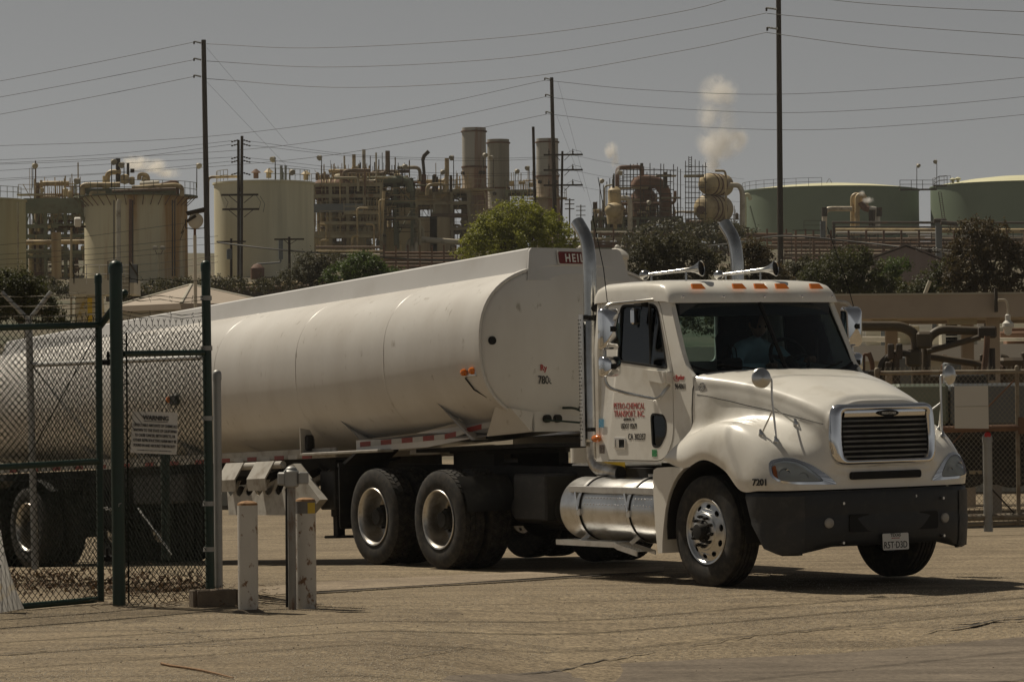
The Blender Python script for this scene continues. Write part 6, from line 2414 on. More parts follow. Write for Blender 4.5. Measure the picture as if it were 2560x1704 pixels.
for k2 in range(6):
    x = 910 + k2 * 8
    pipe_part(t, [W(x, 560, 376), W(x, 492 + k2, 376), W(x + 40 - k2 * 3, 490 + k2, 376)], .11, RF['pipe_tan'])
pipe_part(t, [W(960, 478, 370), W(957, 520, 370), W(955, 585, 370), W(930, 592, 370)], .16, RF['pipe_tan'])
t, xs, zs = steel_unit('process_unit', 'tan clad furnace structure left of the tall stacks', 955, 1175, [690, 640, 572, 508, 478], 392, 10, 6, RF['steel_tan'], 23, pipes=45, clad=.55, vessels=5)
for x in (1010, 1068, 1100):
    MB().box(W(x, 590, 390), (2.2, .3, 4.2)).build('furnace_panel', RF['wall_tan'], t)
for j in range(3):
    x = 1020 + j * 9
    pipe_part(t, [W(x, 650, 382), W(x, 598 - j, 382), W(1150, 606 - j, 382)], .26, RF['pipe_silver'])
mb = MB()
mb.tube([W(1056, 480, 392), W(1060, 430, 392), W(1057, 398, 392)], .18, 8)
mb.tube([W(1057, 400, 392), W(1060, 390, 392), W(1072, 378, 392)], .22, 8)
mb.build('bent_stack', RF['steel_dark'], t)
MB().cyl(W(1058, 480, 392), W(1058, 436, 392), .34, n=10).build('stack_sleeve', RF['vessel_rust'], t)
pipe_part(t, [W(1068, 488, 390), W(1068, 462, 390), W(1112, 460, 390), W(1112, 480, 390)], .2, RF['pipe_tan'])
for (x, y) in ((1084, 438), (1092, 442), (1127, 438), (1025, 456)):
    MB().cyl(W(x, 480, 391), W(x, y, 391), .16, n=8).build('vent_pipe', RF['steel_dark'], t)

# ---- three big stacks
def stack(px0, px1, ytop, ycol, ybase, Y, m_up, m_lo, label, steps):
    R = (px1 - px0) / 2 * k_(Y)
    cx_ = (px0 + px1) / 2
    b = W(cx_, ybase, Y)
    t = thing('furnace_stack', label, 'stack', tuple(b), group='furnace stacks', world=True)
    zt, zc = W(cx_, ytop, Y).z, W(cx_, ycol, Y).z
    MB().lathe([(R, zc), (R, zt), (R - .12, zt), (R - .12, zt - 2)], (b.x, b.y, 0), (0, 0, 1), 32).build('upper_shell', m_up, t)
    MB().lathe([(R + .02, zt - .5), (R + .14, zt - .5), (R + .14, zt - .35), (R + .02, zt - .35)], (b.x, b.y, 0), (0, 0, 1), 32).build('rim_band', RF['vessel_rust'], t)
    MB().lathe([(R * 1.18, b.z - 3), (R * 1.10, zc - 2.4), (R * 1.02, zc - 2.2), (R * 1.02, zc)], (b.x, b.y, 0), (0, 0, 1), 32).build('lower_shell', m_lo, t)
    MB().lathe([(R * 1.03, zc - .15), (R * 1.08, zc - .15), (R * 1.08, zc + .05), (R * 1.03, zc + .05)], (b.x, b.y, 0), (0, 0, 1), 32).build('joint_band', RF['vessel_rust'], t)
    for a in steps:
        e = Vector((math.cos(RAD(a)), math.sin(RAD(a)), 0))
        q = Vector((b.x, b.y, zc - .75)) + e * R * 1.02
        MB().cyl(q, q + e * .25, .22, n=10).build('port', RF['steel_dark'], t)
    mb = MB()
    zp = zc - 2.6
    rail_line(mb, circle_pts(b, R + .9, zp, RAD(-190), RAD(10), 12), 1.1)
    mb.build('handrail', RF['steel_tan'], t)
    MB().lathe([(R, zp - .1), (R + 1.0, zp - .1), (R + 1.0, zp + .05), (R, zp + .05)], (b.x, b.y, 0), (0, 0, 1), 24).build('platform', RF['steel_tan'], t)
    mb = MB()
    e = Vector((math.cos(RAD(-60)), math.sin(RAD(-60)), 0))
    q = Vector((b.x, b.y, 0)) + e * (R + .15)
    for s_ in (-.2, .2):
        mb.tube([q + Vector((s_, 0, zc - 2)), q + Vector((s_, 0, zc + 1.5))], .035, 4)
    mb.build('ladder', RF['steel_tan'], t)
    return t
stack(1157, 1217, 320, 417, 560, 400, RF['stack_grey'], RF['stack_base'], 'tallest rust-streaked grey stack, leftmost of the three', (-150, -60, -45))
stack(1220, 1275, 349, 470, 560, 425, RF['stack_dark'], RF['stack_dark'], 'sooty tan stack just behind the tallest one', (-110, -40))
stack(1343, 1398, 347, 440, 590, 410, RF['stack_grey'], RF['stack_base'], 'pale grey stack standing behind the plain slender pole', (-130, -50))
t, xs, zs = steel_unit('process_unit', 'low pipe-crowded frame between the stacks and the round tree', 1268, 1348, [600, 540, 478], 415, 7, 3, RF['steel_green'], 29, pipes=12, vessels=1)

# ---- scaffolded rusty dome unit
t, xs, zs = steel_unit('process_unit', 'green steel base frame under the scaffolded rusty dome', 1486, 1705, [690, 620, 572, 545], 430, 9, 7, RF['steel_green'], 31, pipes=44, vessels=4)
dome = thing('rusty_dome_vessel', 'round rusty brown dome vessel caged in scaffolding', 'vessel', tuple(W(1625, 545, 433)), world=True)
b = W(1610, 545, 434)
kk = k_(434)
MB().lathe([(28 * kk, b.z - 1), (32 * kk, b.z + 30 * kk), (32 * kk, b.z + 58 * kk), (20 * kk, b.z + 72 * kk), (32 * kk, b.z + 76 * kk), (32 * kk, b.z + 90 * kk), (27 * kk, b.z + 99 * kk), (16 * kk, b.z + 105 * kk), (.01, b.z + 107 * kk)], (b.x, b.y, 0), (0, 0, 1), 32).build('shell', RF['vessel_rust'], dome, smooth=45)
MB().pipe([W(1590, 470, 431), W(1600, 452, 431), W(1645, 455, 431), W(1664, 480, 431), W(1664, 545, 431)], .75, 1.6, 16, 6).build('overhead_duct', RF['vessel_rust'], dome)
MB().pipe([W(1543, 470, 430), W(1543, 419, 430), W(1604, 417, 430), W(1604, 440, 430)], .26, .6, 10).build('vapour_line', RF['vessel_rust'], dome)
MB().cyl(W(1605, 440, 430), W(1605, 408, 430), .16, n=8).build('vent_pipe', RF['steel_dark'], dome)
MB().cyl(W(1663, 470, 430), W(1663, 430, 430), .26, n=8).build('vent_pipe', RF['steel_dark'], dome)
scf = thing('scaffold', 'dark tube scaffold cage around the rusty dome', 'scaffold', tuple(W(1620, 560, 428)), world=True)
rs = random.Random(12)
for i in range(25):
    x = 1500 + i * 8.4
    MB().cyl(W(x, 560, 427 + (i % 3) * 5), W(x + rs.uniform(-1, 1), 412 + rs.uniform(-6, 22) if i > 6 else 470 - i * 8, 427 + (i % 3) * 5), .055, n=5).build('upright', RF['steel_dark'], scf)
for j in range(14):
    y = 424 + j * 10 + rs.uniform(-3, 3)
    MB().cyl(W(1545 + rs.uniform(0, 15), y, 427 + (j % 2) * 6), W(1692 - rs.uniform(0, 20), y + rs.uniform(-2, 3), 427 + (j % 2) * 6), .055, n=5).build('ledger', RF['steel_dark'], scf)
for (x0, x1, y) in ((1545, 1620, 470), (1640, 1700, 495), (1550, 1600, 500), (1640, 1690, 440)):
    MB().box((W((x0 + x1) / 2, y, 429)), ((x1 - x0) * kk, 2.2, .12)).build('plank_deck', RF['steel_tan'], scf)
cv = thing('cream_column', 'short cream column with dome top left of the rusty dome', 'vessel', tuple(W(1535, 560, 426)), world=True)
b = W(1537, 560, 426)
MB().lathe([(.9, b.z), (1.0, b.z + 1), (1.0, b.z + 2.0), (.8, b.z + 2.6), (.8, b.z + 3.6), (.78, b.z + 4.1), (.4, b.z + 4.5), (.01, b.z + 4.6)], (b.x, b.y, 0), (0, 0, 1), 24).build('shell', RF['vessel'], cv)
MB().ball(W(1535, 525, 424), (1.15, 1.0, .9), 18, 10).build('bulge', RF['vessel'], cv)
MB().pipe([W(1553, 495, 424), W(1570, 495, 424), W(1575, 505, 424), W(1575, 575, 424)], .30, .8, 12).build('overflow_pipe', RF['pipe_silver'], cv)
MB().pipe([W(1512, 530, 424), W(1512, 465, 424), W(1530, 462, 424)], .10, .3, 8).build('riser', RF['steel_tan'], cv)
for (x, y) in ((1532, 448), (1535, 434)):
    MB().cyl(W(x, 470, 425), W(x, y, 425), .09, n=6).build('vent_pipe', RF['steel_dark'], cv)
MB().cyl(W(1517, 565, 422), W(1495, 443, 422), .05, n=5).build('leaning_rod', RF['steel_dark'], cv)

# ---- twin horizontal drums seen end-on
t, xs, zs = steel_unit('process_unit', 'green deck carrying the two stacked cream drums', 1712, 1845, [640, 590, 562], 432, 8, 5, RF['steel_green'], 37, pipes=12, vessels=0)
dr = thing('drum_stack', 'two cream drums stacked one above the other with flat round ends', 'vessel', tuple(W(1775, 560, 430)), world=True)
for (x, y, rp, mt) in ((1768, 460, 27, RF['vessel']), (1762, 520, 33, RF['vessel'])):
    p = W(x, y, 428)
    rr_ = rp * k_(428)
    MB().lathe([(.01, -rr_ * .45), (rr_ * .55, -rr_ * .36), (rr_ * .9, -rr_ * .12), (rr_, .2), (rr_, 4.2), (rr_ * .6, 4.9), (.01, 5.1)], p, (.55, .83, 0), 26).build('drum', mt, dr, smooth=50)
    for f in (.6, 1.6, 2.6):
        MB().lathe([(rr_ + .01, f - .1), (rr_ + .07, f - .1), (rr_ + .07, f + .1), (rr_ + .01, f + .1)], p, (.55, .83, 0), 26).build('band', RF['vessel_rust'], dr)
MB().lathe([(.01, -.1), (.45, -.1), (.45, .5)], W(1750, 524, 425.8), (.55, .83, 0), 16).build('manway', RF['vessel_rust'], dr)
MB().pipe([W(1788, 427, 427), W(1812, 427, 427), W(1815, 440, 427), W(1815, 556, 427)], .14, .5, 8).build('vent_riser', RF['pipe_tan'], dr)
MB().pipe([W(1800, 463, 430), W(1848, 463, 430), W(1856, 480, 430), W(1856, 580, 430)], .32, .9, 12).build('downcomer', RF['pipe_silver'], dr)
scf = thing('scaffold', 'thin scaffold tower with ladder rising beside the cream drums', 'scaffold', tuple(W(1735, 560, 427)), world=True)
for i, x in enumerate((1714, 1722, 1729, 1738, 1748, 1757, 1764)):
    MB().cyl(W(x, 560, 427 + (i % 2) * 3), W(x, (402, 391, 391, 399, 402, 412, 406)[i], 427 + (i % 2) * 3), .05, n=5).build('upright', RF['steel_dark'], scf)
for j in range(11):
    y = 416 + j * 13
    MB().cyl(W(1712, y, 427), W(1768 - (j % 3) * 8, y + 1, 427), .05, n=5).build('ledger', RF['steel_dark'], scf)
for j in range(6):
    y = 394 + j * 6
    MB().cyl(W(1722, y, 427), W(1729, y, 427), .045, n=4).build('ladder_rung', RF['steel_dark'], scf)
MB().box(W(1735, 440, 427), (2.4, 1.6, .25)).build('plank_deck', RF['steel_tan'], scf)

# ---- big green tanks on the right
t, c, R, zb = storage_tank('storage_tank', 1851, 2296, 477, 592, 505, RF['tank_green'], 'wide sage green tank with pale cone roof behind the slender pole', RF['tank_roof'], 1.05, 'green tank farm')
mb = MB()
rail_line(mb, circle_pts(c, R - .2, c.z + .0, RAD(-176), RAD(-100), 10), 1.15)
mb.build('handrail', RF['steel_dark'], t)
MB().tube([W(2066, 458, 500), W(2073, 446, 500), W(2080, 458, 500)], .05, 4).build('vent_tripod', RF['steel_dark'], t)
MB().pipe([W(1862, 600, 484), W(1862, 510, 484), W(1860, 488, 484), W(1873, 486, 484), W(1877, 500, 484)], .26, .6, 10).build('swan_neck_pipe', RF['tank_roof'], t)
MB().cyl(W(1875, 515, 486), W(1895, 588, 486), .10, n=6).build('stay', RF['tank_green'], t)
t, c, R, zb = storage_tank('storage_tank', 2327, 2800, 465, 585, 500, RF['tank_green'], 'sage green tank with pale cone roof cut by the picture edge', RF['tank_roof'], 1.5, 'green tank farm')
mb = MB()
rail_line(mb, circle_pts(c, R - .2, c.z + .0, RAD(-178), RAD(-150), 5), 1.15)
mb.build('handrail', RF['steel_dark'], t)
mb = MB()
rail_line(mb, [W(2250, 472, 490), W(2335, 472, 490), W(2348, 462, 490), W(2368, 461, 490)], 1.2, .05)
mb.build('catwalk_rail', RF['steel_dark'], t)
MB().box(W(2295, 474, 490), (5.2, .9, .2)).box(W(2350, 464, 490), (1.8, .9, .2)).build('catwalk', RF['steel_dark'], t)
mb = MB()
for s_ in (0, 7):
    mb.tube([W(2346 + s_, 480, 489), W(2357 + s_, 556, 489)], .06, 4)
for j in range(14):
    f = j / 14
    mb.tube([W(2346 + 11 * f, 480 + 76 * f, 489), W(2353 + 11 * f, 480 + 76 * f, 489)], .035, 4)
mb.build('stair_ladder', RF['steel_dark'], t)
for (x, y) in ((2382, 458), (2395, 456)):
    MB().lathe([(.2, 0), (.2, .3), (.45, .45), (.45, .55), (.1, .75)], W(x, y, 492), (0, 0, 1), 10).build('roof_vent', RF['tank_roof'], t)
# insulated pipe loop in front of the green tank
pl = thing('pipe_loop', 'insulated pipe loop with dark elbows standing before the wide green tank', 'pipework', tuple(W(2120, 590, 395)), world=True)
pipe_part(pl, [W(2061, 600, 395), W(2061, 522, 395), W(2130, 522, 395)], .30, RF['pipe_silver'], .8)
pipe_part(pl, [W(2170, 522, 395), W(2194, 522, 395), W(2194, 575, 395)], .30, RF['pipe_white'], .8)
for x in (2132, 2143):
    pipe_part(pl, [W(x, 590, 394 + (x % 3)), W(x, 490, 394 + (x % 3)), W(x + 14, 486, 394 + (x % 3)), W(x + 22, 500, 394 + (x % 3)), W(x + 22, 520, 394 + (x % 3))], .30, RF['pipe_tan'], .7)
pipe_part(pl, [W(2152, 505, 394), W(2160, 520, 394), W(2172, 523, 394)], .36, RF['vessel_rust'], .6)
for x in (2176, 2184):
    pipe_part(pl, [W(x, 525, 394), W(x, 575, 394)], .20, RF['steel_dark'])
for (x, y) in ((2061, 530), (2198, 530)):
    MB().lathe([(.32, -.5), (.33, .5)], W(x, y, 394.6), (0, 0, 1), 12).build('sleeve', RF['steel_dark'], pl)
# long pipe racks on the right
rk = thing('pipe_rack', 'long pipe rack of brown, tan and bright pipes below the green tanks', 'pipe rack', tuple(W(2250, 640, 380)), world=True)
for (x0, x1, y, r, mt) in ((2080, 2600, 556, .14, 'steel_dark'), (2080, 2430, 567, .10, 'steel_dark'), (2085, 2620, 576, .26, 'pipe_tan'), (2090, 2340, 582, .16, 'pipe_white'), (2270, 2640, 590, .13, 'pipe_white'), (2460, 2640, 576, .2, 'pipe_white'),
                           (1930, 2640, 598, .2, 'pipe_brown'), (1930, 2640, 607, .16, 'steel_rust'), (1920, 2640, 617, .24, 'pipe_brown'), (1960, 2640, 627, .15, 'steel_rust'), (1960, 2640, 636, .18, 'pipe_brown'), (1980, 2640, 648, .2, 'vessel_rust'),
                           (1980, 2350, 660, .15, 'steel_rust'), (1980, 2350, 672, .18, 'pipe_brown'), (2300, 2640, 672, .2, 'steel_tan'), (2300, 2640, 688, .24, 'steel_rust'), (1960, 2640, 700, .2, 'pipe_brown')):
    yy = 380 + (y % 7) * 1.0
    pipe_part(rk, [W(x0, y, yy), W(x1, y + 1, yy)], r, RF[mt])
for i, x in enumerate(range(1990, 2600, 44)):
    MB().box(W(x, 640, 379), (.22, .22, 5.6)).build('support_post', RF['steel_rust'], rk)
for y in (612, 642, 676):
    MB().box(W(2260, y, 389), (27, .2, .3)).build('support_beam', RF['steel_rust'], rk)
MB().box(W(2057, 575, 378), (.55, .55, 1.9)).build('grey_cabinet', RF['steel_blue'], rk)
MB().box(W(2085, 580, 378), (.28, .28, 2.2)).build('valve_post', RF['steel_dark'], rk)
for (x0, x1, y0, y1) in ((2010, 2055, 553, 575),):
    mb = MB()
    rail_line(mb, [W(x0, y1, 377), W(x1, y1, 377)], 1.0)
    mb.build('handrail', RF['steel_dark'], rk)
rs = random.Random(4)
for i in range(26):
    x = rs.uniform(2000, 2560)
    y0 = rs.uniform(585, 640)
    pipe_part(rk, [W(x, y0, 377), W(x, y0 + rs.uniform(20, 55), 377)], rs.choice((.05, .07, .1)), RF[rs.choice(('steel_dark', 'steel_rust', 'pipe_brown', 'pipe_silver'))], name='drop_pipe')
cl = thing('concrete_column', 'square grey steel column rising out of the pipe rack by the dark tree', 'column', tuple(W(2347, 648, 362)), world=True)
MB().box(W(2347, 596, 362), (.62, .62, 4.0)).build('shaft', RF['steel_blue'], cl)
MB().rbox(W(2350, 552, 362), (1.3, .7, .5), .1).build('head_beam', RF['steel_dark'], cl)
pipe_part(cl, [W(2352, 556, 361), W(2395, 560, 361)], .25, RF['steel_dark'])
sm = MB()
for i in range(320):
    x, y = rs.uniform(1960, 2600), rs.uniform(575, 715)
    if rs.random() < .55:
        sm.tube([W(x, y, 376 + i % 9), W(x, y + rs.uniform(8, 40), 376 + i % 9)], rs.uniform(.03, .07), 4, cap=False)
    else:
        sm.tube([W(x, y, 376 + i % 9), W(x + rs.uniform(15, 80), y, 376 + i % 9)], rs.uniform(.03, .09), 4, cap=False)
tag(sm.build('small_piping', RF['steel_dark'], rk), kind='stuff')
rk2 = thing('pipe_rack', 'low dark red pipe rack behind the shrubs and the cab roof', 'pipe rack', tuple(W(1700, 660, 400)), world=True)
for (x0, x1, y, r, mt) in ((1380, 1700, 598, .18, 'steel_tan'), (1380, 1720, 606, .14, 'pipe_brown'), (1380, 1700, 614, .2, 'vessel_rust'), (1500, 1980, 585, .16, 'steel_rust'), (1860, 2080, 590, .2, 'pipe_brown'), (1860, 2080, 600, .16, 'steel_rust'), (1400, 1720, 580, .12, 'pipe_silver'), (1660, 2000, 598, .12, 'pipe_tan')):
    pipe_part(rk2, [W(x0, y, 402), W(x1, y + 1, 402)], r, RF[mt])
for x in range(1390, 2060, 48):
    MB().box(W(x, 605, 401), (.2, .2, 3.0)).build('support_post', RF['steel_rust'], rk2)

# ---- low pipe clutter before the middle units
rk3 = thing('pipe_rack', 'brown low pipe bank with silver risers left of the round tree', 'pipe rack', tuple(W(1030, 690, 300)), world=True)
for i, (x0, x1, y, r, mt) in enumerate(((960, 1180, 632, .12, 'steel_rust'), (950, 1180, 640, .10, 'pipe_brown'), (950, 1180, 648, .14, 'steel_rust'), (940, 1170, 657, .12, 'pipe_brown'), (930, 1160, 666, .12, 'steel_rust'), (930, 1160, 676, .14, 'pipe_brown'), (920, 1150, 686, .14, 'steel_rust'), (790, 960, 628, .10, 'pipe_tan'), (790, 950, 636, .08, 'pipe_silver'), (790, 950, 618, .12, 'pipe_brown'))):
    pipe_part(rk3, [W(x0, y, 310 + i), W(x1, y, 310 + i)], r, RF[mt])
for x in range(960, 1180, 30):
    MB().box(W(x, 655, 309), (.15, .15, 3.0)).build('support_post', RF['steel_rust'], rk3)
pw = thing('ground_pipeline', 'tan pipeline lying along the ground in front of the left tanks', 'pipeline', tuple(W(560, 720, 250)), world=True)
pipe_part(pw, [W(330, 722, 250), W(480, 718, 250), W(860, 704, 250)], .20, RF['pipe_tan'])
pipe_part(pw, [W(330, 730, 249), W(860, 712, 249)], .14, RF['pipe_brown'])
MB().box(W(580, 735, 252), (18, .5, .9)).build('sleeper_wall', RF['steel_dark'], pw)

# ---- floodlights on the skyline
where = ['over the dull green edge tank', 'at the left end of the rusty tank top', 'beside the vent pipes of the rusty tank', 'among the pipes on the rusty tank', 'between the rusty and the pale tank',
         'over the left half of the pale tank', 'over the right edge of the pale tank', 'just right of the pale tank', 'above the green gantry beam', 'over the middle of the gantry', 'at the right end of the gantry', 'left of the bent stack',
         'right of the bent stack', 'left of the tallest stack', 'on the tallest stack', 'on the sooty stack', 'right of the sooty stack', 'left of the pale grey stack', 'above the cream column', 'inside the rusty dome scaffold', 'on the catwalk between the green tanks', 'over the catwalk stair by the edge tank', 'beside the scaffold tower']
spots = [(82, 414, 470, 336), (199, 452, 490, 322), (279, 404, 470, 324), (310, 412, 450, 325), (492, 414, 470, 345), (688, 398, 450, 336), (725, 430, 452, 336), (804, 394, 470, 372), (858, 440, 470, 374), (896, 420, 455, 378), (1007, 416, 460, 378),
         (985, 436, 470, 385), (1102, 430, 480, 388), (1134, 394, 470, 388), (1208, 388, 420, 394), (1233, 394, 470, 405), (1288, 428, 490, 408), (1323, 420, 490, 408), (1500, 452, 545, 424), (1556, 432, 470, 426), (2292, 414, 472, 489), (2342, 404, 470, 489), (1618, 506, 560, 424)]
for i, ((x, y0, y1, Y), wtxt) in enumerate(zip(spots, where)):
    mast(x, y0, y1, Y, 'small floodlight on a thin mast ' + wtxt, i % 2)
# two lamps on the yard post before the rusty tank
yl = thing('twin_lamp_post', 'slim post with two small lamps before the rusty tank', 'lamp post', tuple(W(397, 715, 240)), world=True)
MB().cyl(W(397, 718, 240), W(397, 632, 240), .04, n=6).build('pole', RF['steel_tan'], yl)
for x in (388, 407):
    MB().tube([W(397, 634, 240), W((397 + x) / 2, 636, 240), W(x, 626, 240)], .025, 4).build('bracket', RF['steel_dark'], yl)
    MB().rbox(W(x, 620, 240), (.32, .2, .26), .03).build('lamp_head', RF['lamp'], yl)

# ================================================================== POLES AND LINES
def pole(name, label, px0, y0, px1, y1, Y, r0, r1, arms=(), mt=None, group='timber utility poles'):
    """px0,y0 top; px1,y1 foot"""
    b, tp = W(px1, y1, Y), W(px0, y0, Y)
    t = thing(name, label, 'utility pole', tuple(b), group=group, world=True)
    dn = (b - tp).normalized()
    MB().cyl(b + dn * 3, tp, r1, r0, n=10).build('shaft', mt or RF['wood'], t)
    return t
P_G = 'tall transmission poles'
def post_insulators(t, xs_y, Y, dx):
    for (x, y) in xs_y:
        a, b = W(x, y + 4, Y), W(x + dx, y, Y)
        d = (b - a)
        L_ = d.length
        prof = [(.045, 0)]
        for i in range(6):
            f = (i + .5) / 6.5
            prof += [(.05, L_ * (f - .03)), (.13, L_ * f), (.05, L_ * (f + .03))]
        prof += [(.06, L_), (.001, L_ + .04)]
        MB().lathe(prof, a, d, 8).build('insulator', RF['porcelain'], t)
        q = b + Vector((0, 0, -.12))
        MB().cyl(b, q + Vector((0, 0, -.12)), .07, n=6).build('clamp', RF['steel_dark'], t)
t = pole('transmission_pole', 'tall slender pole with three stacked insulators above the left tanks', 509, 100, 520, 720, 300, .20, .27, group=P_G)
post_insulators(t, [(503, 104), (503, 146), (503, 188)], 299.8, -18)
t = pole('transmission_pole', 'tallest slender pole running out of the top of the picture', 1946, -40, 1952, 720, 250, .18, .23, group=P_G)
post_insulators(t, [(1943, 20), (1945, 69), (1942, -30)], 249.8, -27)
t = pole('transmission_pole', 'slender pole with three insulators in front of the pale grey stack', 1379, 194, 1390, 690, 352, .18, .27, group=P_G)
post_insulators(t, [(1376, 195), (1378, 236), (1379, 279)], 351.8, -14)
D_G = 'timber utility poles'
t = pole('utility_pole', 'dark double timber pole with crossarms in front of the pale tank', 605, 340, 602, 735, 290, .12, .17, group=D_G)
MB().cyl(W(597, 735, 290.2), W(596, 350, 290.2), .14, .11, n=10).build('shaft', RF['wood'], t)
for y, x0, x1 in ((487, 553, 646), (523, 556, 648)):
    MB().box((W((x0 + x1) / 2, y, 289.8)), ((x1 - x0) * k_(290), .14, .16)).build('crossarm', RF['wood'], t)
    for (xa, ya) in ((582, y + 16), (622, y + 16)):
        MB().tube([W(xa + (12 if xa < 602 else -12), ya + 4, 289.7), W(xa - (10 if xa < 602 else -10), y + 2, 289.7)], .04, 4).build('arm_brace', RF['wood'], t)
for y in (350, 360, 392, 401, 432):
    for sg in (-1, 1):
        a = W(602 + sg * 6, y, 290)
        b = W(602 + sg * 24, y + 5, 290)
        MB().lathe([(.02, 0), (.08, .1), (.03, .2), (.08, .32), (.03, .42), (.08, .54), (.02, .64)], a, b - a, 7).build('insulator', RF['steel_dark'], t)
mb = MB()
for (x0, x1, y0, y1) in ((560, 565, 492, 520), (640, 648, 488, 522), (650, 658, 490, 530), (575, 600, 520, 522)):
    mb.tube([W(x0, y0, 289.6), W((x0 + x1) / 2 + 8, (y0 + y1) / 2, 289.6), W(x1, y1, 289.6)], .022, 4)
tag(mb.build('jumper_wire', RF['wire'], t), kind='stuff')
MB().cyl(W(601, 735, 289.8), W(601, 480, 289.8), .035, n=6).build('conduit', RF['steel_blue'], t)
t = pole('utility_pole', 'short timber pole with grey transformer left of the double pole', 578, 596, 578, 728, 230, .08, .10, group=D_G)
MB().box(W(578, 604, 229.8), (1.9, .1, .1)).build('crossarm', RF['wood'], t)
MB().lathe([(.01, -.35), (.17, -.33), (.17, .28), (.10, .34), (.01, .36)], W(573, 635, 229.7), (0, 0, 1), 14).build('transformer', RF['steel_blue'], t)
t = pole('utility_pole', 'short timber pole with one crossarm right of the pale tank foot', 723, 592, 724, 722, 225, .08, .10, group=D_G)
MB().box(W(723, 598, 224.8), (1.9, .1, .1)).build('crossarm', RF['wood'], t)
for (xa, xb) in ((711, 722), (741, 726)):
    MB().tube([W(xa, 600, 224.7), W(xb, 610, 224.7)], .025, 4).build('arm_brace', RF['wood'], t)
t = pole('utility_pole', 'plain bare timber pole without arms left of the pale grey stack', 1333, 317, 1341, 690, 300, .12, .15, group=D_G)
t = pole('utility_pole', 'dark timber pole with three crossarms right of the pale grey stack', 1406, 378, 1401, 690, 305, .10, .13, group=D_G)
for y in (387, 425, 463):
    MB().box(W(1408, y, 304.8), (3.4, .13, .15)).build('crossarm', RF['wood'], t)
    for (xa, xb) in ((1388, 1400), (1424, 1411)):
        MB().tube([W(xa, y + 1, 304.7), W(xb, y + 14, 304.7)], .035, 4).build('arm_brace', RF['wood'], t)
    for x in (1372, 1432):
        MB().lathe([(.03, 0), (.10, .06), (.04, .14), (.10, .22), (.04, .32), (.02, .5)], W(x, y - 1, 304.8), (0, 0, 1), 8).build('insulator', RF['steel_dark'], t)
    mb = MB().tube([W(1416, y - 2, 304.6), W(1432, y - 13, 304.6), W(1452, y - 8, 304.6), W(1456, y + 2, 304.6)], .02, 4)
    mb.build('jumper_wire', RF['wire'], t)
t = pole('utility_pole', 'dark timber pole with crossarm and fuse gear on the far right by the tree', 2323, 622, 2322, 745, 175, .09, .11, group=D_G)
MB().box(W(2312, 655, 174.8), (1.7, .1, .1)).build('crossarm', RF['wood'], t)
MB().box(W(2312, 630, 174.8), (1.5, .1, .1)).build('crossarm', RF['wood'], t)
for x in (2292, 2302, 2334, 2342):
    MB().lathe([(.02, 0), (.06, .05), (.03, .1), (.06, .16), (.02, .22)], W(x, 629, 174.7), (0, 0, 1), 7).build('insulator', RF['porcelain'], t)
gpole = MB().cyl(W(2298, 745, 168), W(2298, 640, 168), .07, n=10)
single('steel_pole', gpole, MT['galv'], 'plain grey steel pole next to the far right timber pole', 'pole', tuple(W(2298, 745, 168)))
stub = MB().cyl(W(2308, 745, 90), W(2325, 702, 90), .05, n=8)
single('leaning_post', stub, RF['cream'], 'short pale post leaning above the loading canopy', 'post', tuple(W(2308, 745, 90)))
for (x, yt, Yq, lb) in ((1424, 496, 700, 'nearer'), (1452, 512, 900, 'farther')):
    t = thing('utility_pole', lb + ' hazy pole with crossarms in the gap right of the three-arm pole', 'utility pole', tuple(W(x, 590, Yq)), group=D_G, world=True)
    MB().cyl(W(x, 600, Yq), W(x, yt, Yq), .16, n=6).build('shaft', RF['wood'], t)
    for dy in (4, 14, 26):
        MB().box(W(x, yt + dy, Yq), (24 * k_(Yq), .2, .2)).build('crossarm', RF['wood'], t)

def line(pix, label, r=.022, n=26, mt=None, name='power_line', group='power lines'):
    """pix: (x, y, depth) samples the wire hangs through"""
    P_ = [np.array(W(*p)) for p in pix]
    P_ = np.array(P_)
    pts = []
    for i in range(n + 1):
        pts.append(Vector(_cr(P_, (len(P_) - 1) * i / n)))
    return single(name, MB().tube(pts, r, 5, cap=False), mt or RF['wire'], label, 'power line', tuple(pts[n // 2]), group=group)
rank = ('upper', 'middle', 'lower')
for i, (a, b) in enumerate((((0, 203), (483, 106)), ((0, 243), (483, 150)), ((0, 286), (483, 192)))):
    line([(-240, a[1] + 42, 330), (a[0], a[1], 320), (240, (a[1] + b[1]) / 2 + 2, 308), (b[0], b[1], 299.7)], rank[i] + ' of three wires running from the left edge to the left tall pole')
for i, pts in enumerate((((517, 110), (800, 120), (1280, 92), (1700, 30), (1910, -32)), ((517, 153), (830, 168), (1280, 144), (1700, 77), (1916, 33)), ((517, 197), (860, 219), (1280, 197), (1700, 128), (1918, 81)))):
    line([(x, y, 300 - 50 * (x - 517) / 1400) for x, y in pts], rank[i] + ' of three wires sagging between the left tall pole and the tallest pole')
for i, pts in enumerate((((1918, -30), (2080, 0), (2300, 18), (2640, 33)), ((1918, 34), (2250, 66), (2640, 94)), ((1918, 82), (2200, 119), (2640, 152)))):
    line([(x, y, 250 - 30 * (x - 1918) / 700) for x, y in pts], rank[i] + ' of three wires leaving the tallest pole towards the right edge')
for i, pts in enumerate((((-100, 368), (500, 343), (1000, 277), (1363, 201)), ((-100, 413), (600, 375), (1000, 318), (1365, 242)), ((-100, 458), (640, 408), (1000, 360), (1366, 286)))):
    line([(x, y, 380 - 28 * (x + 100) / 1460) for x, y in pts], rank[i] + ' of three wires climbing from the left edge to the pole by the stacks')
